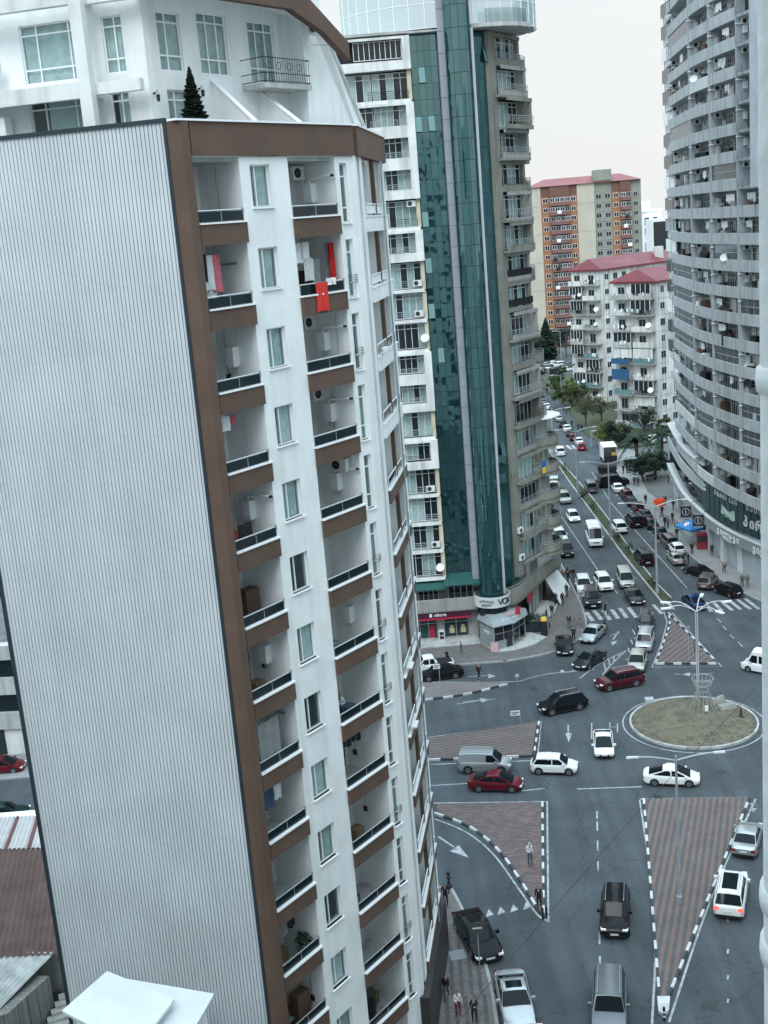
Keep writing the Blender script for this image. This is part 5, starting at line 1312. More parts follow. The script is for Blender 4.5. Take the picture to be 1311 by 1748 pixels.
for i, sname in enumerate(spec):
    y0 = prot[i]; zt_ = ztO+(2.2 if i in (5,) else 0)
    s = MB(); s.box(bx[i],y0,0,bx[i+1],18,zt_-(3.0 if sname in ('orange','balc') else 0)); ob('bay_wall', s.mesh('bay', MM[sname]), ot)
    if sname in ('orange','balc'):
        s = MB(); s.box(bx[i]+.002,y0-.05,ztO-3.0,bx[i+1]-.002,17.9,ztO); ob('attic_band', s.mesh('attic', M_BRNT), ot)
    cx = (bx[i]+bx[i+1])/2; wd = bx[i+1]-bx[i]
    for k in range(NFo):
        z = .5+ho*k
        if sname == 'orange': ob('window', fwin(1.5,1.35,False), ot, (cx, y0-.01, z+.9))
        elif sname == 'olive':
            for q in (-.26,.26): ob('window', fwin(1.6,1.4,True), ot, (cx+q*wd, y0-.01, z+.9))
            s = MB(); s.box(bx[i]-.05,y0-.12,z-.1,bx[i+1]+.05,y0-.002,z+.12); ob('ledge', s.mesh('ledge', M_CONC), ot)
        elif sname == 'olive2': ob('window', fwin(1.3,1.3,True), ot, (cx, y0-.01, z+.9))
        elif sname == 'balc':
            s = MB(); s.box(bx[i]+.05,y0-1.0,z-.1,bx[i+1]-.05,y0-.003,z+.98); bo = ob('balcony', s.mesh('b', M_MAUV), ot)
            n = 4 if wd > 4 else 2
            for t in range(n):
                q = bx[i]+wd*(t+.5)/n; ob('window', fwin(wd/n-.15,1.25,rg.random() < .35), bo, (q, y0-.75+.4*rg.random(), z+1.0))
            if rg.random() < .45: s = MB(); q = bx[i]+wd*rg.random()*.6; s.box(q,y0-1.15,z+.3,q+1.2,y0-1.1,z+1.3); ob('laundry', s.mesh('l', rg.choice([M_PVC, M_CURT, M_DARK])), bo)
        elif k % 3 == 0:
            s = MB(); s.box(bx[i]+.1,y0-.03,z,bx[i+1]-.1,y0,z+.08); ob('panel_joint', s.mesh('j', M_OLG), ot)
s = MB(); rx0, rx1 = bx[0]-.3, bx[9]+.0
s.add([(rx0,-.6,ztO+.02),(rx1,-.6,ztO+.02),(rx1,18.5,ztO+.02),(rx0,18.5,ztO+.02),(rx0+6,8,ztO+2.3),(rx1-5,8,ztO+2.3)], [(0,1,5,4),(1,2,5),(2,3,4,5),(3,0,4)]); ob('roof', s.mesh('roof', M_REDP), ot)
s = MB(); s.box(bx[5]-.1,.2,ztO+.5,bx[6]+.1,4,ztO+3.6); ob('roof_cabin', s.mesh('cab', M_OLG), ot)
# ---- white ornate building and low white sheds far right
def wb(px0, px1, pyt, Y, name, label, dep=14):
    a, c = AT(px0, pyt, Y), AT(px1, pyt, Y); r_ = thing(name, label, 'building', (a.x, Y, 0)); s = MB(); s.box(0,0,0,c.x-a.x,dep,a.z); ob('wall', s.mesh('wall', mat('clean_white_render', (.80,.81,.80), .8, .05, .3)), r_); return r_, c.x-a.x, a.z
w1, L1_, z1_ = wb(1096, 1128, 362, 420, 'ornate_hotel', 'white ornate hotel with arched windows far behind the red roofs')
for i, x in enumerate((1.6, 4.4)):
    for j, (dz, hh) in enumerate(((2.0,2.4),(5.6,2.2),(10.4,4.2))):
        m_ = MB(); m_.box(-.8,-.1,0,.8,0,hh, 0)
        if j == 0: m_.prism([( .8*math.cos(R(t)), .8*math.sin(R(t))) for t in range(0,181,20)], 0, .1)
        ob('window', MB().box(-.8,-.12,0,.8,0,hh).mesh('w', M_GLASSD), w1, (x, 0, z1_-dz-hh))
s = MB(); s.box(-.3,-.6,z1_,L1_+.4,1,z1_+.8); ob('cornice', s.mesh('cornice', M_PVC), w1)
s = MB(); s.box(0,2,z1_+.8,L1_*.5,8,z1_+3.6); ob('turret', s.mesh('tur', M_PVC), w1)
w2_, L2_, z2_ = wb(1113, 1172, 374, 410, 'white_hall', 'long plain white hall with a dark stepped window beside the hotel')
s = MB(); s.box(.4,-.12,z2_-12.5,7.4,0,z2_-1.0); s.box(7.4,-.12,z2_-12.5,9.8,0,z2_-4); ob('dark_window', s.mesh('dw', M_GLASSD), w2_)
s = MB(); s.box(-8,-3,z2_-17,L2_,-.5,z2_-14.5); ob('terrace', s.mesh('t', M_PVC), w2_)
# rooftops towards the sea: hazy low town
rt_ = random.Random(21)
# ---- left background street
lb = thing('corner_building', 'pale office building with white window piers glimpsed left of the ribbed wall', 'building', (-38, 92.6, 0), R(-5))
s = MB(); s.box(-4,0,0,13,14,9.0); ob('wall', s.mesh('w', M_WHITE2), lb)
for k in range(2):
    z = 3.4+k*3.0
    s = MB(); s.box(-4,-.35,z-.9,13.2,-.01,z+.55); ob('spandrel', s.mesh('sp', M_CONCL), lb)
    for i in range(6): s = MB(); s.box(-3.6+i*2.8,-.08,z+.55,-1.3+i*2.8,-.02,z+2.1); ob('window', s.mesh('w', M_GLASSD), lb)
    for i in range(6): s = MB(); s.box(-1.25+i*2.8,-.3,z+.55,-.85+i*2.8,-.01,z+2.1); ob('pier', s.mesh('p', M_PVC), lb)
s = MB(); s.box(-4,-.4,8.5,13.3,.6,9.7); ob('parapet', s.mesh('par', M_CONCL), lb)
s = MB(); s.box(4.6,-.06,.2,5.4,-.01,2.4); ob('door', s.mesh('door', M_TRIM), lb)
s = MB(); s.box(-4,.7,9.1,13.2,14,9.2); ob('roof_felt', s.mesh('rf', mat('roof_felt', (.12,.13,.13), .95, .3, .6)), lb)
pavement('pavement_far_left', [(-70,88.6),(-20,87.2),(-20,92.6),(-70,96)], [Vector((-70,88.6)), Vector((-20,87.2))], M_PAVE2)
# red and brown corrugated roofs
def corr(name, label, a, b, c, d, m, n, parent=None, m2=None, every=0, amp=.12):
    "corrugated sheet roof: eave a->b, ridge d->c"
    A_, B_, C_, D_ = (Vector(p) for p in (a,b,c,d)); nn = (B_-A_).cross(D_-A_).normalized()
    r_ = thing(name, label, 'roof', (0,0,0)) if parent is None else parent
    mats = [m, m2 or m]; mb_ = MB(); vs = []; fs = []; mi = []
    for i in range(2*n+1):
        t = i/(2*n); o_ = nn*(amp if i % 2 else 0); vs += [tuple(A_.lerp(B_, t)+o_), tuple(D_.lerp(C_, t)+o_)]
    for i in range(2*n): fs.append((2*i,2*i+2,2*i+3,2*i+1)); 
    bI = len(mb_.v); mb_.add(vs, fs); mb_.mi = [1 if (every and (i//2) % every == 0) else 0 for i in range(2*n)]
    ob('corrugated_sheeting', mb_.mesh('sheet', mats), r_); return r_
M_BRC = mat('brown_corrugated', (.085,.048,.042), .55, .2, 1.2, dirt=.3, dcol=(.14,.11,.10)); M_RWC = mat('pale_corrugated', (.46,.46,.455), .5, .1, 1); M_RRC = mat('maroon_corrugated', (.13,.045,.05), .5, .15, 1)
hs = thing('low_house', 'low house under brown and red striped corrugated roofs left of the ribbed wall', 'house', (0,0,0))
s = MB(); s.prism([(-30,59.5),(-18.2,59.0),(-17.5,68),(-29,70)], 0, 2.9); ob('wall', s.mesh('w', M_CONC), hs)
corr('', '', (-30,58.6,3.0), (-18,57.9,3.0), (-19.2,66.6,4.6), (-31,67.8,4.6), M_BRC, 36, hs)
corr('', '', (-31,67.9,4.62), (-19.2,66.7,4.62), (-20.8,73.5,3.4), (-32,74.6,3.4), M_RWC, 40, hs, M_RRC, 5)
s = MB(); s.box(-30,73.3,0,-19.8,76.5,2.6); ob('white_parapet_wall', s.mesh('w', M_PVC), hs)
s = MB(); s.add([(-31,74,2.7),(-27.5,73.6,2.7),(-26.5,75.2,2.66),(-31,75.8,2.68)], [(0,1,2,3)]); ob('blue_tarpaulin', s.mesh('t', mat('tarp_blue', (.03,.16,.42), .6, .25, 3)), None, (0,0,.05), label='crumpled blue tarpaulin on the white wall beside the striped roof', cat='tarpaulin')
sh = thing('stone_shed', 'small stone shed with a grey corrugated roof at the lower left', 'shed', (0,0,0))
M_STONE = brick_mat('grey_stone_blocks', (.15,.155,.145), (.22,.225,.21), 1.8, (.08,.08,.075), R(15), ms=.03)
s = MB(); s.prism([(-27,52),(-21.4,54.2),(-20.0,57.2),(-27,58.5)], 0, 2.3); ob('wall', s.mesh('w', M_STONE), sh)
corr('', '', (-27.5,53.2,2.4), (-21.9,54.6,2.35), (-19.9,58.2,3.0), (-27.5,59.2,3.0), mat('grey_corrugated', (.40,.42,.42), .6, .25, 1.5, dirt=.4, dcol=(.2,.2,.19)), 22, sh)
stp = thing('garden_steps', 'worn concrete garden steps climbing beside the stone shed', 'steps', (0,0,0))
for i in range(5):
    s = MB(); s.box(0,0,0,1.6,.45,.16*(i+1)); ob('step', s.mesh('step', M_CONC), stp, (-20.2+.12*i, 55.6+.42*i, 0), R(20))
s = MB(); s.prism([(-21.5,50),(-16,50),(-16,60),(-19,60),(-20.3,55)], -.04, .02); ob('yard_path', s.mesh('path', M_CONC), kind='structure')
# white roofed cabins on the roof of a neighbouring block at the lower left
cb = thing('roof_cabin', 'pair of white metal roofed cabins in front of the ribbed wall bottom', 'cabin', (0,0,0))
ZC = 12.0
def cz(px, py, z=ZC): p = G(px, py, z); return (p.x, p.y)
q1 = [cz(106,1728,12.3), cz(183,1660,12.3), cz(298,1708,12.3), cz(232,1795,12.3)]
s = MB(); s.prism(q1, 12.25, 12.37); ob('roof_sheet', s.mesh('r', mat('white_sheet_roof', (.62,.64,.65), .5, .06, 1, dirt=.3, dcol=(.5,.52,.53))), cb)
q2 = [cz(175,1675,12.0), cz(183,1664,12.0), cz(366,1700,12.0), cz(325,1760,12.0), cz(290,1760,12.0), cz(290,1706,12.0)]
s = MB(); s.prism([cz(190,1668,11.9), cz(366,1698,11.9), cz(322,1775,11.9), cz(230,1775,11.9)], 11.85, 11.95); ob('roof_sheet', s.mesh('r', mat('white_sheet_roof', (.62,.64,.65), .5, .06, 1, dirt=.3, dcol=(.5,.52,.53))), cb)
s = MB(); s.prism([cz(128,1732,12.2), cz(190,1680,12.2), cz(285,1715,12.2), cz(232,1775,12.2)], 0, 12.25); ob('wall', s.mesh('w', M_WHITE), cb)
s = MB(); s.prism([cz(230,1690,11.8), cz(350,1708,11.8), cz(312,1770,11.8), cz(240,1770,11.8)], 0, 11.85); ob('wall', s.mesh('w', M_WHITE), cb)
# the building the view is taken from: its near wall, side wing and white downpipe
nc = thing('viewpoint_building', 'near building whose white downpipe with collars stands at the right edge', 'building', (0,0,0))
pA = AT(1303, 874, 1.2); rC = .055; cx_ = pA.x+rC; M_PIPE = mat('white_pipe_paint', (.74,.745,.74), .6, .05, 9, .2, 20, streak=.2, dirt=.3, dcol=(.55,.55,.53), dscale=6)
s = MB(); s.lathe([(rC,38.0),(rC,42.5)], 28, 0, (cx_, 1.2)); ob('downpipe', s.mesh('shaft', M_PIPE, 40), nc)
for py in (650, 1540, 1630):
    z = AT(1300, py, 1.2).z; s = MB(); s.lathe([(rC,z-.014),(rC+.004,z-.012),(rC+.005,z),(rC+.004,z+.011),(rC,z+.014)], 28, 0, (cx_, 1.2)); ob('collar', s.mesh('collar', M_PIPE, 60), nc)
s = MB(); s.box(-44,-22,0,24,-1.0,56); ob('wall', s.mesh('wall', M_WHITE), nc)
s = MB(); s.box(-78,-20,0,-46,34,58); ob('unseen_left_blocker', s.mesh('wing', M_WHITE2), nc)  # unseen block, added to keep side light off the ribbed wall
s = MB(); s.box(30,-16,0,62,52,58); ob('unseen_right_blocker', s.mesh('wing', M_WHITE2), nc)  # unseen block, added to shade the near road from the right
s = MB(); s.box(.62,-1.0,0,7,1.45,56); ob('side_wing', s.mesh('wing', M_WHITE), nc)
wm_ = MB().box(-.75,-.0,0,.75,.04,1.6).mesh('window', M_GLASSD)
for k in range(18):
    for i in range(16): ob('window', wm_, nc, (-42+i*4.2, -1.0+.001, 1.2+k*3.05))

# ================================================================== VEHICLES
def paint(name, c, metal=0.0, rough=.3):
    dk = max(c) < .06
    return mat('car_paint_'+name, c, .16 if dk else rough, metal=metal, spec=.10 if dk else .25, coat=.05 if dk else .18)
CP = {'black': paint('black', (.010,.011,.013)), 'white': paint('white', (.72,.73,.73)), 'silver': paint('silver', (.42,.44,.45), .6, .3), 'grey': paint('grey', (.16,.175,.185), .5, .3),
      'dark': paint('dark', (.030,.034,.040), .3), 'red': paint('red', (.13,.008,.016), .2), 'maroon': paint('maroon', (.075,.010,.016), .3), 'blue': paint('blue', (.012,.035,.12), .3), 'beige': paint('beige', (.40,.39,.35), .5, .3),
      'green': paint('green', (.01,.03,.026), .3), 'brown': paint('brown', (.12,.10,.085), .4, .3), 'brightred': paint('brightred', (.28,.012,.025), .1)}
M_CG = mat('car_glass', (.006,.010,.013), .05, spec=.16)
M_HL = mat('headlight', (.75,.77,.78), .15, spec=.8); M_TL = mat('tail_light', (.22,.008,.012), .2, spec=.7); M_RIM = mat('alloy_rim', (.26,.27,.28), .35, metal=.7)
M_TLON = bpy.data.materials.new('brake_light_lit'); M_TLON.use_nodes = True; _b = M_TLON.node_tree.nodes['Principled BSDF']; _b.inputs['Base Color'].default_value = (.6,.02,.02,1); _b.inputs['Emission Color'].default_value = (1,.06,.04,1); _b.inputs['Emission Strength'].default_value = 2.5
M_HLON = bpy.data.materials.new('headlight_lit'); M_HLON.use_nodes = True; _b = M_HLON.node_tree.nodes['Principled BSDF']; _b.inputs['Base Color'].default_value = (.9,.9,.85,1); _b.inputs['Emission Color'].default_value = (1,.96,.85,1); _b.inputs['Emission Strength'].default_value = 4
M_PLATE = mat('number_plate', (.7,.71,.7), .5)
def ip(tab, u):
    for i in range(len(tab)-1):
        if u <= tab[i+1][0]:
            a, b = tab[i], tab[i+1]; t = (u-a[0])/max(1e-9, b[0]-a[0]); t = t*t*(3-2*t) if len(a) > 2 else t
            return a[1]+(b[1]-a[1])*t
    return tab[-1][1]
TYPES = {
 'sedan': dict(L=4.6,W=1.80,H=1.44,top=[(0,.56),(.03,.66),(.1,.74),(.27,.88),(.5,.91),(.82,.97),(.95,.95),(1,.82)],bf=.25,rf=.41,rr=.69,br=.86,wy=(.185,.80),b=.545),
 'coupe': dict(L=4.65,W=1.82,H=1.38,top=[(0,.55),(.03,.64),(.1,.72),(.27,.86),(.5,.89),(.82,.95),(.95,.92),(1,.78)],bf=.26,rf=.43,rr=.66,br=.85,wy=(.185,.80),b=.56),
 'hatch': dict(L=3.9,W=1.68,H=1.52,top=[(0,.58),(.04,.72),(.12,.82),(.24,.93),(.5,.95),(.9,.98),(1,.9)],bf=.20,rf=.38,rr=.86,br=.98,wy=(.175,.82),b=.53),
 'prius': dict(L=4.45,W=1.75,H=1.49,top=[(0,.55),(.04,.68),(.12,.80),(.2,.88),(.5,.92),(.85,1.0),(.96,.98),(1,.85)],bf=.15,rf=.42,rr=.62,br=.93,wy=(.185,.80),b=.50),
 'suv': dict(L=4.65,W=1.86,H=1.70,top=[(0,.68),(.03,.84),(.1,.94),(.26,1.02),(.5,1.04),(.9,1.06),(.98,1.02),(1,.9)],bf=.24,rf=.38,rr=.88,br=.975,wy=(.18,.79),b=.54,rails=1),
 'bigsuv': dict(L=4.9,W=1.93,H=1.83,top=[(0,.78),(.02,.98),(.1,1.06),(.25,1.12),(.5,1.13),(.95,1.14),(1,1.05)],bf=.24,rf=.35,rr=.93,br=.985,wy=(.18,.78),b=.54,rails=1),
 'van': dict(L=4.5,W=1.82,H=1.84,top=[(0,.72),(.03,.86),(.12,1.0),(.22,1.08),(.5,1.1),(.97,1.12),(1,1.05)],bf=.17,rf=.33,rr=.96,br=.992,wy=(.17,.80),b=.46,rails=1),
 'minivan': dict(L=4.85,W=1.88,H=1.92,top=[(0,.70),(.03,.88),(.1,1.02),(.2,1.1),(.5,1.12),(.97,1.12),(1,1.05)],bf=.13,rf=.29,rr=.96,br=.992,wy=(.17,.79),b=.42),
 'minibus': dict(L=6.4,W=2.0,H=2.65,top=[(0,.75),(.02,1.0),(.08,1.15),(.14,1.25),(.5,1.3),(.98,1.32),(1,1.2)],bf=.10,rf=.22,rr=.975,br=.995,wy=(.15,.74),b=.34,bus=1),
 'pickup': dict(L=5.1,W=1.85,H=1.78,top=[(0,.74),(.03,.92),(.1,1.0),(.26,1.06),(.5,1.08),(.62,1.08),(.63,1.05),(.98,1.05),(1,.98)],bf=.25,rf=.37,rr=.58,br=.63,wy=(.18,.78),b=.475,bed=1),
}
def car_meshes(t):
    p = TYPES[t]; L, Wd, H = p['L'], p['W'], p['H']; hw = Wd/2; fy = lambda u: L/2-u*L     # front at +y
    st = [0,.012,.03,.06,.1,.15,.2,.25,.3,.4,.5,.6,.7,.78,.84,.9,.94,.97,.988,1.0]
    body = MB(); rings = []
    for u in st:
        e = min(u, 1-u); w = hw*(1-.20*max(0,(1-e/.13))**2.0); zt = ip(p['top'], u); zb = .20+.12*max(0,1-e/.06)
        zm = zb+(zt-zb)*.55
        half = [(w*.86,zb),(w*.985,zb+.10),(w*1.0,zm),(w*.985,zt-.12),(w*.93,zt-.035),(w*.80,zt),(w*.4,zt+.02)]
        rings.append([(x,fy(u),z) for x,z in half]+[(0,fy(u),zt+.026)]+[(-x,fy(u),z) for x,z in half[::-1]])
    n = len(rings[0]); vs = [q for r_ in rings for q in r_]; fs = []
    for i in range(len(rings)-1):
        for j in range(n-1): fs.append((i*n+j,i*n+j+1,(i+1)*n+j+1,(i+1)*n+j))
        fs.append((i*n+n-1,i*n,(i+1)*n,(i+1)*n+n-1))
    fs.append(tuple(range(n))[::-1]); fs.append(tuple((len(rings)-1)*n+j for j in range(n)))
    body.add(vs, fs)
    # greenhouse
    bf, rf, rr, br = p['bf'], p['rf'], p['rr'], p['br']
    wb = hw*.90; wr = hw*(.72 if not p.get('bus') else .84); zbf, zbr = ip(p['top'], bf)-.02, ip(p['top'], br)-.02
    def sec(u, f, zb):    # f: 0 at belt, 1 at roof
        Hc = zb+(H-zb)*f; w_ = wb+(wr-wb)*f
        return [(wb,fy(u),zb),(w_+.02*(f>0),fy(u),Hc-.07*f),(w_*.84,fy(u),Hc-.012*f),(0,fy(u),Hc+.018*f),(-w_*.84,fy(u),Hc-.012*f),(-w_-.02*(f>0),fy(u),Hc-.07*f),(-wb,fy(u),zb)]
    mid = (rf+rr)/2; rise = .02
    S_ = [sec(bf,0,zbf)]+[sec(rf+(rr-rf)*q,1,zbf+(zbr-zbf)*(.3+.5*q)) for q in (0,.2,.5,.8,1)]+[sec(br,0,zbr)]
    for i, dz in ((1,-.035),(2,.0),(3,.025),(4,.0),(5,-.045 if t != 'prius' else -.10)): S_[i] = [(x,y,z+(dz if j not in (0,6) else 0)) for j, (x,y,z) in enumerate(S_[i])]
    vs = [q for s_ in S_ for q in s_]; fs = []
    for i in range(6):
        for j in range(6): fs.append((i*7+j,i*7+j+1,(i+1)*7+j+1,(i+1)*7+j))
    body.add(vs, fs)
    if p.get('bed'):
        pass
    me = {'body': body.mesh('body', CP['white'], 38)}
    def lerp(a, b, k): return tuple(a[i]+(b[i]-a[i])*k for i in range(3))
    def end_pane(sa, sb, t0, t1, v, nrm):
        a = [lerp(sa[j], sb[j], t0) for j in (1,2,3,4,5)]; b = [lerp(sa[j], sb[j], t1) for j in (1,2,3,4,5)]
        a[0] = lerp(a[0],a[1],v); a[4] = lerp(a[4],a[3],v); b[0] = lerp(b[0],b[1],v); b[4] = lerp(b[4],b[3],v)
        o_ = Vector(nrm)*.028; q = MB(); q.add([tuple(Vector(x)+o_) for x in a+b], [(i,i+1,i+6,i+5) for i in range(4)]); return q
    fr = Vector((0, (H-zbf), (rf-bf)*L)).normalized(); bk = Vector((0, -(H-zbr), (br-rr)*L)).normalized()
    me['windscreen'] = end_pane(S_[0], S_[1], .05, .93, .25, fr).mesh('windscreen', M_CG, 60)
    me['rear_window'] = end_pane(S_[6], S_[5], .10 if not p.get('bus') else .3, .90, .3, bk).mesh('rear_window', M_CG, 60)
    def side(y0b, y1b, y0t, y1t, sgn, k0=.10, k1=.90):
        q = MB(); vs = []
        for (u, k) in ((y0b,k0),(y1b,k0),(y1t,k1),(y0t,k1)):
            zb = zbf+(zbr-zbf)*((u-bf)/(br-bf)); z = zb+(H-.11-zb)*k; x = (wb+(wr+.02-wb)*k)+.012; vs.append((sgn*x, fy(u), z))
        q.add(vs, [(0,1,2,3)] if sgn < 0 else [(3,2,1,0)]); return q
    A0b = bf+(rf-bf)*.22; A0t = rf+.012; B = p['b']; Cb = br-(br-rr)*.25-.02; Ct = rr-.01; Cb = min(Cb, br-.03)
    for sgn, nm in ((1,'R'),(-1,'L')):
        if p.get('bus'):
            m_ = MB()
            me['side_window'+nm+'1'] = side(bf+.05, B-.02, rf+.0, B-.02, sgn, .05, .72).mesh('sw', M_CG)
            me['side_window'+nm+'2'] = side(B+.01, .96, B+.01, .96, sgn, .05, .72).mesh('sw', M_CG)
        else:
            me['side_window'+nm+'1'] = side(A0b, B-.008, A0t, B-.008, sgn).mesh('sw', M_CG)
            if t in ('van',): continue
            me['side_window'+nm+'2'] = side(B+.012, Cb, B+.012, Ct, sgn).mesh('sw', M_CG)
    zl = ip(p['top'], .03); zr = ip(p['top'], .97)
    for sgn, nm in ((1,'R'),(-1,'L')):
        q = MB(); x1, x0 = hw*.90, hw*.52; q.add([(sgn*x0,fy(.004)+.012,zl-.13),(sgn*x1,fy(.022)+.0,zl-.12),(sgn*x1*1.01,fy(.07),zl+.0),(sgn*x0*1.1,fy(.03)+.01,zl-.01),(sgn*x0,fy(.03),zl-.13)], [(0,1,2,3) if sgn > 0 else (3,2,1,0)])
        q.box(sgn*x0*1.05,fy(.02)-.1,zl-.14,sgn*x1*.97,fy(.0)+.004,zl-.03); me['headlight'+nm] = q.mesh('headlight', M_HL)
        q = MB(); q.box(sgn*hw*.60,fy(.995),zr-.26,sgn*hw*.93,fy(1.0)-.012,zr-.06) if not p.get('bus') else q.box(sgn*hw*.8,fy(.995),.9,sgn*hw*.93,fy(1)-.012,1.4); me['tail_light'+nm] = q.mesh('tail', M_TL)
        q = MB(); q.box(sgn*hw*.95,fy(bf+.09)-.09,zbf+.06,sgn*(hw+.17),fy(bf+.09)+.07,zbf+.22); me['mirror'+nm] = q.mesh('mirror', CP['white'])
    q = MB(); q.box(-hw*.45,fy(0)-.02,zl-.30,hw*.45,fy(0)+.014,zl-.12); q.box(-hw*.7,fy(0)-.02,.30,hw*.7,fy(0)+.010,.42); me['grille'] = q.mesh('grille', M_BLACK)
    q = MB(); q.box(-.26,fy(0),.42,.26,fy(0)+.026,.53); me['number_plateF'] = q.mesh('plate', M_PLATE)
    q = MB(); q.box(-.26,fy(1)-.022,.60,.26,fy(1),.71); me['number_plateB'] = q.mesh('plate', M_PLATE)
    q = MB(); q.box(-hw*.85,fy(1)-.014,.28,hw*.85,fy(1),.46); me['rear_bumper'] = q.mesh('bumper', M_BLACK)
    if p.get('rails'):
        q = MB()
        for s_ in (1,-1): q.tube([(s_*wr*.86,fy(rf+.03),H-.01),(s_*wr*.86,fy(rf+.06),H+.05),(s_*wr*.86,fy(rr-.06),H+.05),(s_*wr*.86,fy(rr-.02),H-.01)], .02, 5)
        me['roof_rails'] = q.mesh('rails', M_ALU)
    if p.get('bus'):
        q = MB(); q.box(-.6,-1.2,H-.02,.6,.4,H+.14); q.box(-.5,.9,H-.02,.5,1.8,H+.1); me['roof_unit'] = q.mesh('unit', M_PVC)
    if t in ('suv','coupe','sedan'):
        q = MB(); q.box(-.45,fy(rf+.03),H,.45,fy(rr-.08),H+.045); me['sunroof'] = q.mesh('sunroof', M_CG)
    if p.get('bed'):
        q = MB(); q.box(-hw*.82,fy(.65)*1,1.06,hw*.82,fy(.97),1.085); me['cargo_bed'] = q.mesh('bed', M_BLACK)
    r_ = .33 if H < 1.6 else .37
    tm = MB(); tm.lathe([(r_*.62,.0),(r_*.94,.0),(r_,.03),(r_,.19),(r_*.94,.21),(r_*.2,.21)], 20); me['_wheel'] = tm.mesh('wheel', M_RUBBER, 40)
    rm = MB(); rm.lathe([(.01,-.012),(r_*.18,-.014),(r_*.20,.01),(r_*.55,-.006),(r_*.64,-.004),(r_*.64,.02)], 15); me['_rim'] = rm.mesh('rim', M_RIM, 50)
    sl_ = MB()
    for s_ in (1,-1): sl_.box(s_*hw*.93,fy(p['wy'][0]+.09),.19,s_*(hw+.006),fy(p['wy'][1]-.09),.30)
    me['sill'] = sl_.mesh('sill', M_BLACK)
    am = MB(); am.lathe([(.01,0),(r_*1.13,0),(r_*1.13,.02)], 20); me['_arch'] = am.mesh('arch', M_BLACK)
    return me, [(s_*hw, fy(u), r_, s_) for u in p['wy'] for s_ in (1,-1)]
CM = {}
def simple(n): return n.rstrip('12').rstrip('RLFB')
def car(t, col, p, heading, label, group=None, scale=1.0, roof=None, lit=None, far=False, z=0.0):
    if t not in CM: CM[t] = car_meshes(t)
    me, wh = CM[t]
    nm = {'sedan':'sedan_car','coupe':'coupe_car','hatch':'hatchback_car','prius':'hatchback_car','suv':'suv_car','bigsuv':'suv_car','van':'small_van','minivan':'minivan','minibus':'minibus','pickup':'pickup_truck'}[t]
    ct_ = {'van':'van','minivan':'minivan','minibus':'minibus','pickup':'pickup'}.get(t, 'car')
    r_ = thing(nm, label, ct_, (p[0], p[1], z), heading, group)
    scale *= .87
    r_.scale = (scale,)*3
    for k, m_ in me.items():
        if k[0] == '_': continue
        if k == 'sunroof' and 'glass roof' not in label: continue
        if far and k in ('number_plateF','sunroof','mirrorR','mirrorL','grille','rear_bumper'): continue
        pm = {0: CP[col]} if k in ('body','mirrorR','mirrorL') else None
        if k.startswith('tail') and lit == 'brake': pm = {0: M_TLON}
        if k.startswith('headlight') and lit == 'head': pm = {0: M_HLON}
        nm_ = {'side_windowR':'side_window'}.get(k, None) or k
        for suf in ('R1','R2','L1','L2','R','L','F','B'):
            if nm_.endswith(suf): nm_ = nm_[:-len(suf)]; break
        ob(nm_, m_, r_, paint=pm)
    for (x, y, rr_, s_) in wh:
        rot = (R(90), 0, R(90)) if s_ < 0 else (R(90), 0, R(-90))
        # lathe axis z -> outward x
        o = ob('wheel', me['_wheel'], r_, (x+s_*.012, y, rr_), rot=(0, R(-90) if s_ > 0 else R(90), 0))
        if not far: ob('rim', me['_rim'], o)
        if not far: ob('wheel_arch', me['_arch'], r_, (x+s_*.004, y, rr_+.02), rot=(0, R(-90) if s_ > 0 else R(90), 0))
    return r_
def road_dir(y):      # heading of the avenue at distance y (angle from +Y, clockwise)
    return R(0) if y < 140 else R(-1.5) if y < 170 else R(-4.5) if y < 200 else R(-7.5) if y < 240 else R(-10)
def V(t, col, px, py, hd, label, group=None, **k):
    "hd: degrees, 0 = driving away, 180 = towards the camera, +90 = leftwards; 'a'/'c' = along the avenue"
    h_ = TYPES[t]['H']*.42; p = G(px, py, h_)
    if hd == 'a': ang = road_dir(p.y)
    elif hd == 'c': ang = road_dir(p.y)+math.pi
    else: ang = R(hd)
    return car(t, col, p, ang, label, group, far=p.y > 150, **k)
# -- near junction
V('sedan','black',815,1594,193,'black sedan parked half on the near pavement below the give-way marks', scale=1.14)
V('coupe','silver',878,1702,181,'silver coupe with dark glass roof at the bottom edge near the pedestrians', scale=1.08)
V('sedan','white',934,1796,200,'white car mostly cut off at the bottom of the picture')
V('suv','black',1050,1552,167,'black off-roader driving towards the camera in the centre lane', scale=1.04)
V('bigsuv','grey',1040,1710,168,'grey off-roader with roof rails and dark windscreen at the bottom of the centre lane', scale=1.06)
V('suv','white',1248,1520,-21,'white crossover with glass roof and lit brake lights in the right lane', lit='brake', scale=1.08)
V('sedan','silver',1276,1427,-25,'silver saloon driving away beside the right edge of the long island')
V('van','silver',827,1298,-102,'pale grey panel van with roof bars beside the striped island', scale=1.0)
V('prius','red',846,1332,-103,'dark red hatchback passing below the grey van')
V('hatch','white',946,1303,-104,'small white hatchback driving right behind the grey van')
V('prius','white',1030,1266,171,'white liftback facing the camera left of the roundabout')
V('prius','white',1146,1322,-105,'white liftback driving right below the roundabout')
V('suv','black',960,1198,106,'black crossover turning left past the pointed island')
V('suv','maroon',1057,1158,105,'dark red crossover crossing left of the striped triangle', scale=1.02)
V('sedan','dark',1006,1123,138,'dark saloon with pale bonnet turning out by the corner kerb', scale=.98)
V('sedan','black',963,1099,173,'black saloon stopped at the corner kerb facing the camera')
V('sedan','silver',1012,1079,150,'silver saloon pulling out beside the bicycle and crossing')
V('hatch','beige',1088,1127,162,'small beige saloon leaving the avenue at the triangle island', scale=1.05)
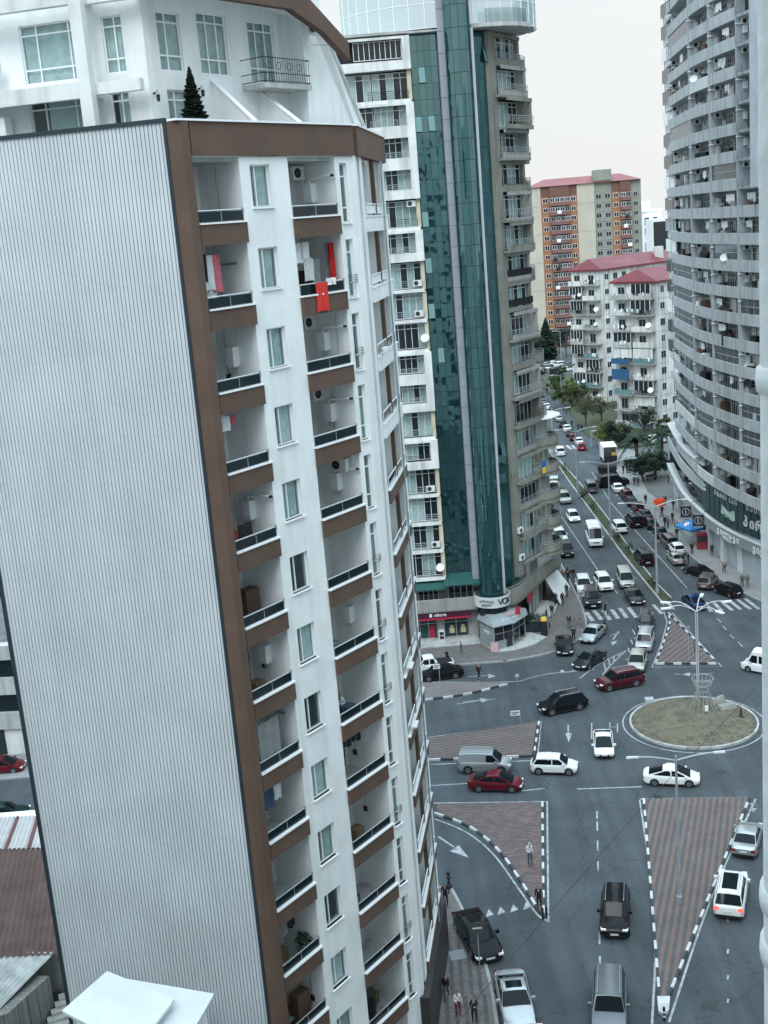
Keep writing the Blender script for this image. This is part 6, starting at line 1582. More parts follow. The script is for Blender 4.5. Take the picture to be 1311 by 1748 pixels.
V('bigsuv','silver',1101,1090,162,'silver off-roader second in the queue beside the triangle island', scale=.93)
V('bigsuv','dark',1103,1058,166,'dark off-roader third in the queue beside the median tip', scale=.93)
V('bigsuv','black',1010,1018,174,'black boxy off-roader parked at the zebra crossing')
V('suv','white',996,996,174,'white and black car double parked behind the boxy off-roader')
V('suv','white',1030,992,180,'white crossover waiting in the middle lane before the crossing')
V('minivan','beige',1067,985,175,'beige minivan driving behind the dark saloon by the median')
V('sedan','dark',1083,1016,180,'dark saloon ahead of the beige minivan at the crossing')
V('minibus','white',1014,911,175,'white passenger minibus driving along the avenue towards the junction')
V('hatch','white',978,880,180,'white hatchback with lit headlights left of the minibus', lit='head')
V('suv','black',966,936,176,'black and white crossover in the kerb lane below the curved balconies')
V('suv','white',955,913,180,'white crossover parked in the kerb lane behind the black one')
V('sedan','white',946,898,180,'white car half hidden by the tower in the kerb lane')
V('suv','beige',963,848,'c','beige crossover with dark grille ahead of the white hatchback')
V('sedan','white',946,829,'c','white saloon beside the round balconies on the left lane')
V('sedan','silver',943,811,'c','silver saloon just above the white saloon on the left lane')
V('hatch','dark',934,796,'c','dark hatchback half hidden behind the round balcony')
V('suv','white',917,714,'c','white car emerging behind the tower far along the left lane')
V('suv','white',1056,897,0,'white crossover driving away right of the median')
V('bigsuv','black',1099,949,0,'black boxy car driving away beside the median shrubs')
V('bigsuv','black',1082,886,0,'black car double parked beside the row of parked cars')
V('prius','blue',1184,1025,4,'dark blue liftback driving away at the right crossing')
V('minivan','grey',1008,829,'a','grey van driving away in the middle of the avenue')
V('suv','white',956,769,'a','white crossover driving away beside the far end of the median')
V('minibus','white',1314,1128,48,'white van entering at the right edge beside the white column', scale=.85)
# -- parked row on the shop side
row = [('sedan','white',1054,831,'white','first of the row, beside the crosswise off-roader'),('suv','maroon',1069,842,'dark red','second of the row'),('sedan','dark',1077,854,'dark','third of the row'),('hatch','maroon',1089,864,'small maroon','fourth of the row'),
       ('sedan','dark',1101,877,'dark grey','beside the double parked black car'),('sedan','black',1111,892,'black','below the double parked black car'),('sedan','dark',1127,907,'dark blue-grey','before the brown estate'),('bigsuv','brown',1142,921,'brown estate','beside the blue parasol'),
       ('hatch','white',1155,934,'white','below the brown estate'),('sedan','beige',1154,951,'pale beige','with people leaning on it')]
for t, c, x, y, cn, wh in row: V(t, c, x, y, 'a', cn+' car parked at the shop kerb, '+wh, 'cars parked along the shop kerb', scale=.93)
V('sedan','black',1191,972,28,'black saloon parked slanting into the shop kerb', 'cars parked along the shop kerb', scale=.93)
V('suv','brown',1208,989,-28,'grey-brown crossover parked nose in at the shop steps', 'cars parked along the shop kerb', scale=.97)
V('hatch','black',1242,1005,-22+46,'black hatchback parked nearest the right zebra crossing', 'cars parked along the shop kerb')
V('bigsuv','black',1046,821,-80,'long black off-roader parked crosswise at the plaza', scale=1.1)
V('suv','white',1123,749,-70,'white car parked on the lawn beside the palms')
V('hatch','white',1013,689,-75,'white car parked among the garden trees')
far_row = [('hatch','brightred',993,761,'bright red','next to the far zebra crossing'),('sedan','white',988,752,'white','behind the bright red one'),('hatch','red',979,745,'dull red','third from the far crossing'),('sedan','dark',973,738,'dark','just behind the dull red one'),('sedan','white',968,730,'white','beside two people in black'),('suv','dark',961,722,'dark grey','beyond the white car by the two people'),('sedan','silver',954,713,'silver','in the middle of the far row'),('sedan','grey',949,707,'mid grey','just beyond the silver one'),('suv','dark',945,702,'dark','at the bend before the gap'),('sedan','white',933,693,'white','first beyond the gap'),('sedan','grey',928,685,'grey','second beyond the gap'),('suv','black',924,679,'black','third beyond the gap'),('sedan','white',919,673,'white','fourth beyond the gap'),('sedan','silver',915,667,'silver','farthest of the row')]
for t, c, x, y, cn, wh in far_row: V(t, c, x, y, 'a', cn+' car parked at the garden kerb, '+wh, 'cars parked along the far garden kerb', scale=.95)
# -- car park by the conifer
pk = [('minivan','white',916,629,'white van at the left end'),('sedan','silver',932,622,'silver car in the back line'),('sedan','white',944,620,'white car in the back line'),('suv','white',958,621,'white tall car in the back line'),('sedan','grey',970,622,'grey car in the back line'),('sedan','white',936,631,'white car in the front line'),('suv','dark',948,633,'dark car in the front line'),('hatch','white',966,630,'white small car in the front line')]
for t, c, x, y, wh in pk: V(t, c, x, y, -60 if t != 'minivan' else -90, wh+' of the car park below the conifer', 'cars in the far car park')
# -- beside the glass tower and the left street
V('pickup','white',733,1133,98,'white pickup at the kerb in front of the red shop')
V('sedan','black',752,1146,98,'black saloon waiting beside the white pickup')
V('prius','red',0,1305,-90,'dark red car parked at the left picture edge before the pale building')
V('sedan','green',2,1386,-84,'dark green car at the left edge above the white wall')
V('sedan','dark',0,1008,-60,'dark car parked beyond the pale building at the left edge'); V('sedan','white',-2,990,-60,'white car parked beyond the dark car at the left edge')
# -- box truck and waste bins
tk = thing('box_truck', 'open backed white box truck parked at the plaza kerb', 'truck', (*G(1038,778,1.0), 0), road_dir(190))
q = MB(); q.box(-1.1,-3.2,.9,1.1,1.4,1.0); q.box(-1.1,-3.2,1.0,-1.02,1.4,3.0); q.box(1.02,-3.2,1.0,1.1,1.4,3.0); q.box(-1.1,1.32,1.0,1.1,1.4,3.0); q.box(-1.1,-3.2,3.0,1.1,1.4,3.08); ob('cargo_box', q.mesh('box', M_PVC), tk)
q = MB(); q.box(-1.0,1.5,.5,1.0,3.2,2.2); ob('cab', q.mesh('cab', CP['white']), tk); q = MB(); q.box(-.9,3.2,1.3,.9,3.23,2.05); ob('windscreen', q.mesh('ws', M_CG), tk)
q = MB(); q.box(-1.0,-3.25,.55,1.0,-3.15,1.0); q.box(-1.05,-3.3,1.0,1.05,-3.22,1.6); ob('tailboard', q.mesh('tb', M_BLACK), tk); q = MB(); q.box(.2,-3.34,1.7,.8,-3.3,2.2); ob('yellow_plate', q.mesh('yp', mat('yellow_plate', (.6,.36,.03), .6)), tk)
for s_ in (1,-1):
    for y in (-2.2,2.3): o = ob('wheel', CM['bigsuv'][0]['_wheel'], tk, (s_*1.0,y,.4), rot=(0,R(-90) if s_ > 0 else R(90),0), scale=1.1)
for (x, y, l) in ((1031,803,'black waste container left of the pair beside the crosswise off-roader'),(1042,803,'black waste container right of the pair beside the crosswise off-roader')):
    p = G(x, y, .6); r_ = thing('waste_container', l, 'bin', (p.x, p.y, 0), R(-8), 'waste containers')
    q = MB(); q.add([(-.8,-.5,.2),(.8,-.5,.2),(.8,.5,.2),(-.8,.5,.2),(-.95,-.6,1.2),(.95,-.6,1.2),(.95,.6,1.2),(-.95,.6,1.2)], [(0,3,2,1),(4,5,6,7),(0,1,5,4),(1,2,6,5),(2,3,7,6),(3,0,4,7)]); ob('bin_body', q.mesh('bin', M_BLACK), r_)
    q = MB(); q.tube([(-.97,0,1.2),(.97,0,1.2)], [.55,.55], 10); ob('lid', q.mesh('lid', M_BLACK), r_)
mo = thing('motor_scooter', 'dark motor scooter parked on the pavement behind the walking couple', 'scooter', (*G(974,980,.3), .13), R(30))
q = MB(); q.tube([(0,-.55,.45),(0,-.1,.6),(0,.15,.35),(0,.45,.4),(0,.55,.95)], [.14,.16,.1,.1,.05], 8); ob('frame', q.mesh('sc', M_BLACK, 50), mo); q = MB(); q.tube([(-.3,.5,1.0),(.3,.5,1.0)], .025, 5); ob('handlebar', q.mesh('hb', M_STEEL), mo)
q = MB(); q.tube([(0,-.7,.75),(0,-.2,.72)], [.13,.12], 8); ob('saddle', q.mesh('sd', M_BLACK), mo)
wl = MB(); wl.tube([(0,.25*math.cos(t*.5236),.27+.25*math.sin(t*.5236)) for t in range(13)], .06, 6); wl_me = wl.mesh('wheel', M_RUBBER)
ob('wheel', wl_me, mo, (0,.68,0)); ob('wheel', wl_me, mo, (0,-.55,0))

# ================================================================== PEOPLE
CL = {'black': mat('cloth_black', (.012,.013,.016), .9), 'navy': mat('cloth_navy', (.014,.02,.038), .9), 'grey': mat('cloth_grey', (.10,.105,.11), .9), 'white': mat('cloth_white', (.62,.63,.63), .9), 'red': mat('cloth_red', (.40,.02,.035), .9),
      'tan': mat('cloth_tan', (.24,.13,.05), .9), 'green': mat('cloth_green', (.03,.12,.10), .9), 'jean': mat('cloth_jean', (.05,.075,.12), .9), 'orange': mat('cloth_orange', (.75,.08,.03), .8), 'camo': mat('cloth_olive', (.07,.075,.05), .9, .4, 6), 'maroon': mat('cloth_maroon', (.14,.012,.03), .9)}
M_HAIR = mat('hair_dark', (.012,.010,.009), .7); M_SHOEW = mat('shoe_white', (.6,.61,.6), .6)
def person(px, py, face, pose, top, leg, label, z=.0, hood=False, shoe=None, h=1.0, group=None, p=None, hair=M_HAIR):
    h *= .86
    g_ = G(px, py, z+.86*h) if p is None else p
    o = ob('person', POSES[pose], None, (g_[0], g_[1], z), R(face), label, 'person', group)
    o.scale = (h,)*3
    for i, m_ in enumerate((M_SKIN, CL[top], CL[leg], shoe or M_BLACK, CL[top] if hood else hair)):
        o.material_slots[i].link = 'OBJECT'; o.material_slots[i].material = m_
    return o
PV_ = .13
# near pavement and islands
person(760,1527,170,'stand','black','black','person in black standing beside the ornate lamp base on the near pavement', PV_, h=1.08)
person(761,1683,175,'walk','black','jean','person in black jacket and jeans walking on the near pavement', PV_, hood=True, h=1.02)
person(781,1712,190,'bag','white','maroon','person in white top and maroon trousers on the near pavement', PV_, h=1.0)
person(809,1723,185,'fold','black','black','person in long black coat at the kerb above the silver coupe', PV_, h=1.02)
person(904,1457,200,'bag','white','jean','person with a white bag and cap standing on the chequered island', .12, h=1.08, hair=CL['white'])
person(920,1532,160,'stand','black','black','person in black at the tip of the chequered island', .12, h=1.08)
person(817,1147,185,'walk','black','black','person in black carrying a bag across the road by the pointed island', 0, shoe=M_SHOEW, h=1.08)
person(788,1107,90,'walk','grey','grey','person in grey striding past the shop steps', PV_, h=1.08, shoe=M_SHOEW)
person(763,1121,-60,'stand','black','black','person in black standing beside the white pickup', PV_, h=1.08)
person(971,1061,150,'stand','black','green','person in black jacket and green trousers next to the bicycle', PV_, h=1.1)
person(979,1082,-10,'stand','black','black','person in black beside the black saloon at the corner kerb', PV_, h=1.08)
person(942,1042,170,'walk','navy','navy','person in navy coat walking below the white tarpaulin', PV_, h=1.05)
person(933,1044,100,'sit','black','black','person in black sitting on the side steps', .25, h=1.0)
person(948,1022,180,'walk','black','black','left of two people in black walking down the tower pavement', PV_, h=1.08)
person(960,1022,180,'walk','black','black','right of two people in black walking down the tower pavement', PV_, h=1.08)
person(967,1008,0,'walk','navy','black','person in dark quilted jacket ahead of the two in black', PV_, h=1.08)
person(946,996,0,'walk','black','grey','person in black carrying a pale bag beside the tarpaulin top', PV_, shoe=M_SHOEW, h=1.08)
person(955,996,0,'walk','white','black','person in white top walking beside the one with a bag', PV_, shoe=M_SHOEW, h=1.05)
person(961,984,0,'walk','tan','black','person in tan jacket walking with another in dark clothes', PV_, h=1.08)
person(969,985,0,'walk','black','black','person in dark clothes next to the tan jacket', PV_, h=1.08)
person(952,971,180,'walk','black','black','person in black just below the podium balcony', PV_, h=1.05)
person(949,963,180,'walk','red','black','person in red top at the podium corner', PV_, h=1.05)
person(943,867,0,'walk','black','black','farther of two dark figures on the kerb lane by the curved balconies', 0, h=1.05, hood=True)
person(949,877,0,'walk','black','black','nearer of two dark figures on the kerb lane by the curved balconies', 0, h=1.05)
person(1033,1039,-80,'walk','black','black','person in black crossing the left zebra crossing', 0, h=1.05)
person(1032,1061,-100,'walk','grey','black','person in grey top below the left zebra crossing', 0, h=1.05)
person(1189,1102,80,'walk','black','black','person in black walking over the striped triangle island', .12, h=1.05, shoe=M_SHOEW)
# shop side
shop = [(1064,801,0,'walk','black','black','left of the two people passing the box truck'),(1070,800,0,'walk','black','black','right of the two people passing the box truck'),(1083,821,180,'stand','black','black','left of a couple in black before the plaza trees'),(1089,821,180,'stand','navy','black','right of a couple in black before the plaza trees'),
 (1102,852,170,'walk','black','black','person in black alone on the shop pavement'),(1135,854,160,'stand','black','black','person in black to the right of the orange bags'),(1119,861,190,'walk','black','jean','person in black to the left of the orange bags'),(1130,872,0,'walk','black','black','person in black right below the orange bags'),(1148,883,180,'walk','black','black','person in black walking beside the hedge planter'),
 (1140,892,180,'walk','grey','black','right of two people beside the parked dark car'),(1135,890,180,'walk','black','black','left of two people beside the parked dark car'),(1155,910,-30,'stand','black','black','broad figure in black beside the parasol'),(1181,935,200,'stand','black','black','person in black standing under the blue parasol'),(1215,938,170,'stand','black','black','person in black in the shop doorway right of the kiosk'),
 (1175,953,90,'lean','black','navy','right of two people leaning on the pale beige car'),(1167,953,90,'lean','navy','black','left of two people leaning on the pale beige car'),(1237,964,150,'sit','grey','black','person sitting by the shop column'),(1267,991,150,'stand','camo','camo','person in olive clothes at the shop steps'),(1276,991,180,'stand','grey','grey','person in grey standing by the one in olive'),
 (1141,816,90,'stand','black','black','person in dark clothes on the plaza by the curved podium'),(1149,862,0,'walk','black','grey','person at the railing beside the plaza hedge')]
for x, y, f, po, t, l, lb_ in shop: person(x, y, f, po, t, l, lb_, PV_, h=1.08)
farp = [(987,729,0,'left of two people in black on the garden pavement'),(993,730,0,'right of two people in black on the garden pavement'),(976,722,180,'person in black by the white car on the garden pavement'),(962,698,0,'left of three distant people on the garden pavement'),(967,702,0,'middle of three distant people on the garden pavement'),(972,698,180,'right of three distant people on the garden pavement'),(926,670,0,'left of the farthest three people by the hedge'),(931,666,0,'middle of the farthest three people by the hedge'),(934,667,180,'right of the farthest three people by the hedge')]
for x, y, f, lb_ in farp: person(x, y, f, 'walk', 'black', 'black', lb_, PV_, h=1.08)
# someone on a balcony of the near tower
bp_ = nt_root.matrix_basis @ Vector((7.1, 1.0, 0))
person(0,0,150,'fold','white','jean','person in a white top bending over on a loggia of the near tower', ZB[7]+.2, p=(A.x+D1.x*7.0-D1.y*.9, A.y+D1.y*7.0+D1.x*.9), h=.98)
# orange shopping bags held up on the pavement
for i, (x, y, l) in enumerate(((1122,860,'left one of two bright orange-red bags carried by pedestrians'),(1129,859,'right one of two bright orange-red bags carried by pedestrians'))):
    g_ = G(x, y, 1.0); q = MB(); q.add([(-.42,-.2,-.5),(.42,-.2,-.5),(.42,.2,-.5),(-.42,.2,-.5),(-.5,-.26,.25),(.5,-.26,.25),(.5,.26,.25),(-.5,.26,.25),(-.3,-.1,.55),(.3,-.1,.55),(.3,.1,.55),(-.3,.1,.55)], [(0,3,2,1),(0,1,5,4),(1,2,6,5),(2,3,7,6),(3,0,4,7),(4,5,9,8),(5,6,10,9),(6,7,11,10),(7,4,8,11),(8,9,10,11)])
    ob('shopping_bag', q.mesh('bag', CL['orange'], 60), None, (g_.x, g_.y, 1.15), label=l, cat='bag', group='orange bags')

# ================================================================== VEGETATION
def leafm(name, c): return mat(name, c, .7, .25, 4, spec=.3)
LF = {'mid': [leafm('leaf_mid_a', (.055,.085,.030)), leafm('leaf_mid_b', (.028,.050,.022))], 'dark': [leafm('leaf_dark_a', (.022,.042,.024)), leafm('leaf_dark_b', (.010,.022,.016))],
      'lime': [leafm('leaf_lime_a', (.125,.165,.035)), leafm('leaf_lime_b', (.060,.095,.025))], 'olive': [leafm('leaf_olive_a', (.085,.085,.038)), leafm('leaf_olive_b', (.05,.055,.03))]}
M_BARK = mat('bark', (.075,.06,.048), .9, .3, 4)
def leaves(mb, rn, c, r, n, size, squash=(1,1,.8)):
    for _ in range(n):
        d = Vector((rn.gauss(0,1), rn.gauss(0,1), rn.gauss(0,1))).normalized(); rad = r*(rn.random()**.45)
        p = Vector(c)+Vector((d.x*squash[0], d.y*squash[1], d.z*squash[2]))*rad
        u = Vector((rn.gauss(0,1), rn.gauss(0,1), rn.gauss(0,.5))).normalized(); w = u.cross(Vector((rn.gauss(0,1), rn.gauss(0,1), rn.gauss(0,1)))).normalized()
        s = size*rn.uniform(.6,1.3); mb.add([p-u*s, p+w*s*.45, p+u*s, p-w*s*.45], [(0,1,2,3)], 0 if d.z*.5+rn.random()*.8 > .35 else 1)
def make_tree(name, label, loc, h, spread, kind='mid', clumps=14, n=70, size=.22, seed=1, trunk=.32, group='trees of the avenue gardens', bare=0.0, lean=0.0):
    rn = random.Random(seed); r_ = thing(name, label, 'tree', (loc[0], loc[1], 0), group=group)
    t = MB(); th = h*trunk; t.tube([(0,0,-.1),(lean*.3,0,th*.5),(lean,.05,th),(lean*1.2,0,h*.75)], [.14+h*.012,.11+h*.009,.10+h*.006,.03], 7)
    cr = MB()
    for i in range(clumps):
        a = rn.uniform(0, 6.283); rr = spread*rn.uniform(.25,.95); z = th+(h-th)*rn.uniform(.15,.95); rr *= 1.1-.55*abs((z-th)/(h-th)-.4)
        c = (lean+math.cos(a)*rr, math.sin(a)*rr, z)
        t.tube([(lean,0,th*rn.uniform(.8,1.25)),(lean+c[0]*.4,c[1]*.4,(th+z)/2),c], [.07,.045,.015], 5)
        if bare:
            for _ in range(6): e = (c[0]+rn.gauss(0,.5), c[1]+rn.gauss(0,.5), c[2]+rn.uniform(.2,.9)); t.tube([c, e], [.018,.006], 4)
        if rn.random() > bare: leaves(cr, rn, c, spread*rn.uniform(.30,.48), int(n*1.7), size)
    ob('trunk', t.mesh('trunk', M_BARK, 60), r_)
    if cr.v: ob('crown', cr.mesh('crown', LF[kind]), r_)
    return r_
def gt_(px, py): p = G(px, py); return (p.x, p.y)
make_tree('garden_tree', 'half bare spreading tree at the garden pavement edge', gt_(1000,728), 6.2, 3.0, 'olive', 20, 30, .2, 3, bare=.35)
make_tree('garden_tree', 'olive leaved tree between the two white blocks', gt_(1027,722), 5.6, 2.8, 'olive', 16, 40, .2, 4, bare=.3)
make_tree('garden_tree', 'bright lime green bushy tree beside the lamp on the lawn', gt_(1038,760), 4.2, 2.0, 'lime', 16, 80, .18, 5, trunk=.15)
make_tree('garden_tree', 'pale green young tree by the far garden pavement', gt_(975,690), 5.2, 1.9, 'lime', 14, 70, .2, 6, trunk=.25)
make_tree('garden_tree', 'rounded green shrub tree nearest the far bend', gt_(950,672), 4.2, 2.0, 'mid', 14, 70, .2, 7, trunk=.15)
make_tree('garden_tree', 'dark dense tree left of the conifer by the car park', gt_(905,612), 7.5, 3.4, 'dark', 18, 80, .3, 8)
make_tree('garden_tree', 'bare twiggy tree between the conifer and the white block', gt_(967,612), 9.0, 3.5, 'dark', 16, 30, .25, 9, bare=.8)
make_tree('plaza_tree', 'dark leaning plaza tree with spreading crown by the benches', gt_(1099,824), 4.0, 2.4, 'dark', 18, 90, .2, 10, lean=-.3)
make_tree('plaza_tree', 'dark plaza tree next to the curved podium', gt_(1120,816), 3.9, 2.3, 'dark', 16, 90, .2, 11)
make_tree('garden_tree', 'dark shrub tree in front of the near white block corner', gt_(1100,742), 4.4, 2.4, 'dark', 16, 60, .2, 12, trunk=.2, bare=.15)
make_tree('garden_tree', 'small green bush by the white wall beside the parked white car', gt_(1130,738), 2.6, 1.6, 'mid', 9, 60, .2, 13, trunk=.1)
make_tree('garden_tree', 'dark rounded tree right of the conifer before the brick tower', gt_(955,604), 6.5, 3.4, 'dark', 18, 80, .3, 14)
make_tree('garden_tree', 'broad dark tree behind the parked van by the tower edge', gt_(917,618), 6.0, 3.0, 'dark', 16, 80, .3, 15)
make_tree('garden_tree', 'green tree at the lawn edge beside the farthest lamp', gt_(962,694), 4.6, 2.2, 'mid', 14, 80, .2, 16, trunk=.2)
make_tree('garden_tree', 'dark green tree between the lime tree and the palms', gt_(1058,765), 4.4, 2.3, 'dark', 15, 80, .2, 17, trunk=.2)
make_tree('garden_tree', 'mid green tree against the foot of the second white block', gt_(990,695), 4.8, 2.2, 'mid', 14, 70, .2, 18, trunk=.2)
# more planting round the far car park
for i, (x, y, h_, sp_, k_, l_) in enumerate(((925,640,2.6,1.4,'dark','small dark bush left of the far car park kerb'),(952,655,3.4,1.3,'dark','dark columnar bush before the far car park'),(960,641,2.4,1.5,'mid','low green bush at the far car park corner'),(985,660,2.0,1.6,'mid','low hedge bush below the second white block'),(1010,700,2.2,1.8,'olive','olive bush in the garden near the parked white car'),(1062,752,2.0,1.6,'olive','dry bush on the lawn left of the palms'))):
    make_tree('garden_bush', l_, gt_(x, y), h_, sp_, k_, 9, 60, .18, 30+i, trunk=.1, group='garden bushes')
# conifer
def conifer(name, label, loc, h, r, n, seed, kind='dark', z0=0.0, group=None, parent=None, lf=.3):
    rn = random.Random(seed); r_ = thing(name, label, 'tree', (loc[0], loc[1], z0), group=group)
    t = MB(); t.tube([(0,0,0),(0,0,h*.95)], [.12+h*.012,.02], 7); ob('trunk', t.mesh('trunk', M_BARK), r_)
    c = MB()
    for i in range(n):
        f = rn.random()**.8; z = h*(.08+.92*f); a = rn.uniform(0,6.283); L = r*(1-f)**.85*rn.uniform(.55,1.05)+.04*h*.1
        p0 = Vector((0,0,z)); p1 = Vector((math.cos(a)*L, math.sin(a)*L, z-L*.25)); s = (p1-p0).normalized().cross(Vector((0,0,1)))*lf*(.3+.7*(1-f)); dn = Vector((0,0,-lf*.7))
        m_ = p0.lerp(p1, .6); c.add([p0, m_+s+dn*.3, p1, m_-s+dn*.3], [(0,1,2,3)], rn.randint(0,1)); c.add([p0.lerp(p1,.3), m_+dn, p1, m_], [(0,1,2,3)], 1)
    ob('crown', c.mesh('crown', LF[kind]), r_); return r_
conifer('conifer_tree', 'tall dark pointed conifer above the far car park', gt_(934,613), AT(934,541,G(934,613).y).z, 4.3, 900, 2, lf=.9)
tp = (A.x+D1.x*2.55-D1.y*1.55, A.y+D1.y*2.55+D1.x*1.55)
conifer('potted_conifer', 'small dark conifer in a pot on the penthouse terrace', tp, 3.35, .95, 900, 3, z0=42.9, lf=.30)
# palms
def palm(label, loc, h, L, seed):
    rn = random.Random(seed); r_ = thing('palm_tree', label, 'tree', (loc[0], loc[1], 0), group='palms on the plaza')
    t = MB(); t.tube([(0,0,0),(.05,0,h*.5),(0,0,h)], [.32,.26,.34], 9); ob('trunk', t.mesh('trunk', M_BARK), r_)
    c = MB()
    for i in range(34):
        a = rn.uniform(0,6.283); el = rn.uniform(-.25,1.15); pts = []
        for q in range(8):
            f = q/7; x = L*f*math.cos(el)*(1-.1*f); z = h+L*f*math.sin(el)-L*.75*f*f*(.6+.4*math.cos(el)); pts.append(Vector((math.cos(a)*x, math.sin(a)*x, z)))
        sd = Vector((-math.sin(a), math.cos(a), 0))
        for q in range(7):
            for e in (1,-1):
                for w in (0,.33,.66):
                    p = pts[q].lerp(pts[q+1], w); tip = p+sd*e*.55*(1-.4*q/7)+(pts[q+1]-pts[q])*.8-Vector((0,0,.18)); d = (pts[q+1]-pts[q]).normalized()*.085
                    c.add([p-d, p+d, tip], [(0,1,2)], rn.randint(0,1))
    ob('crown', c.mesh('crown', LF['dark']), r_)
palm('palm on the left of the plaza pair', gt_(1087,792), 3.6, 4.0, 1); palm('palm on the right beside the curved podium', gt_(1130,790), 4.2, 4.0, 2)
# median shrubs: round clipped and upright yucca-like ones
def shrub(label, loc, h, r, kind, seed, n=160, size=.12):
    rn = random.Random(seed); r_ = thing('median_shrub', label, 'shrub', (loc[0], loc[1], .15), group='shrubs on the median')
    t = MB(); t.tube([(0,0,0),(0,0,h*.45)], [.05,.035], 5); ob('stem', t.mesh('stem', M_BARK), r_)
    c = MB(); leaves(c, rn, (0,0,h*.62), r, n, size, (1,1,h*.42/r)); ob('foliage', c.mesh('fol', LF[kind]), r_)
for i, (x, y, h_, r_, k_, l_) in enumerate(((935,770,1.9,.7,'olive','bushy shrub at the far end of the median'),(965,812,1.9,.75,'mid','large green shrub beside the silver off-roader on the median'),(996,855,1.3,.55,'dark','round dark clipped shrub at the lamp on the median'),(1013,877,1.6,.6,'mid','upright green shrub behind the minibus'),(1054,925,1.0,.45,'olive','small shrub right of the minibus'),(1073,948,1.4,.65,'mid','leafy shrub above the beige minivan'),(1114,1004,1.3,.6,'mid','shrub near the tip of the median'))):
    shrub(l_, gt_(x, y), h_, r_, k_, 50+i)
# lawns and beds (uncountable grass: sheets with tufts)
gl = MB(); gl.prism([tuple(G(*p)) for p in ((962,690),(1000,742),(1035,765),(1058,768),(1110,760),(1150,745),(1150,720),(1000,668),(965,668))], -.03, .16)
lw = ob('lawn', gl.mesh('lawn', M_GRASS), kind='structure')
gl = MB(); gl.prism([tuple(G(*p)) for p in ((918,652),(958,690),(966,668),(1000,660),(985,640),(930,640))], -.03, .155); ob('lawn_far', gl.mesh('lawn', M_GRASS), kind='structure')
gl = MB(); gl.prism([tuple(G(*p)) for p in ((905,640),(985,640),(1000,612),(900,608))], -.02, .03); ob('car_park', gl.mesh('cp', M_ASPH), kind='structure')
gl = MB(); gl.prism([tuple(G(*p)) for p in ((1085,800),(1105,840),(1130,860),(1150,850),(1148,800),(1110,780))], -.03, .15); ob('plaza_bed', gl.mesh('bed', M_EARTH), kind='structure')
tf = MB(); rn = random.Random(77)
lawn_poly = [tuple(G(*p)) for p in ((962,690),(1000,742),(1035,765),(1058,768),(1110,760),(1150,745),(1150,720),(1000,668),(965,668))]; mpoly = [tuple(p) for p in L1]+[tuple(p) for p in L2[::-1]]
for poly, nn in ((lawn_poly, 2600), (mpoly, 2600)):
    xs = [p[0] for p in poly]; ys = [p[1] for p in poly]
    for _ in range(nn):
        x, y = rn.uniform(min(xs), max(xs)), rn.uniform(min(ys), max(ys))
        if inside((x, y), poly):
            a = rn.uniform(0,6.28); s = rn.uniform(.04,.10); tf.add([(x-s*math.cos(a),y-s*math.sin(a),.14),(x+s*math.cos(a),y+s*math.sin(a),.14),(x+rn.gauss(0,.05),y,.15+rn.uniform(.03,.09))], [(0,1,2)], rn.randint(0,1))
ob('grass_tufts', tf.mesh('tufts', LF['mid']), None, label='short green grass on the median and the garden lawn', cat='grass', kind='stuff')
rr_ = MB(); rn = random.Random(78)
for _ in range(900):
    a = rn.uniform(0,6.28); d = RR*.93*math.sqrt(rn.random()); x, y = RC.x+d*math.cos(a), RC.y+d*math.sin(a); z = .17+.33*(1-d/RR); b_ = rn.uniform(0,6.28); s = rn.uniform(.04,.10)
    rr_.add([(x-s*math.cos(b_),y-s*math.sin(b_),z-.05),(x+s*math.cos(b_),y+s*math.sin(b_),z-.05),(x,y,z+rn.uniform(.03,.12))], [(0,1,2)], rn.randint(0,1))
ob('dry_grass_tufts', rr_.mesh('tufts', [M_DRY, LF['olive'][0]]), None, label='sparse dry grass on the roundabout mound', cat='grass', kind='stuff')
# planters by the tower pavilion
def planter(label, loc, n, r, h, box, seed):
    r_ = thing('planter', label, 'planter', (loc[0], loc[1], .13)); q = MB(); q.box(*box); ob('trough', q.mesh('tr', M_TRIM), r_)
    c = MB(); rn = random.Random(seed)
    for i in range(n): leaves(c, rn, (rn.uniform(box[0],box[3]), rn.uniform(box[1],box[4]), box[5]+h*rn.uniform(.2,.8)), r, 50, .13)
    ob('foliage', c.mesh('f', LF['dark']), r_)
planter('long dark trough of evergreen shrubs beside the pavilion', G(903,1080), 9, .55, 1.0, (-1.3,-.4,0,1.6,.4,.85), 61)
planter('potted evergreen in front of the pavilion glass', G(846,1100), 5, .5, 1.3, (-.3,-.3,0,.3,.3,.5), 62)
ob('menu_board', MB().box(-.35,-.04,.0,.35,.04,.95).mesh('mb', mat('menu_pink', (.62,.40,.38), .6, .2, 8)), None, (*G(845,1117), .22), R(-25), label='pink menu board standing at the pavilion corner', cat='board')
q = MB(); q.tube([(0,0,0),(0,0,1.5)], .32, 12); rb = thing('gas_cylinder_stand', 'black cylinder stand with a yellow top at the end of the planter', 'stand', (*G(929,1078,.5), .13)); ob('drum', q.mesh('d', M_BLACK), rb); q = MB(); q.lathe([(.34,1.5),(.34,1.7),(.2,1.85),(0.02,1.9)], 12); ob('yellow_top', q.mesh('y', mat('safety_yellow', (.65,.42,.06), .5), 50), rb)

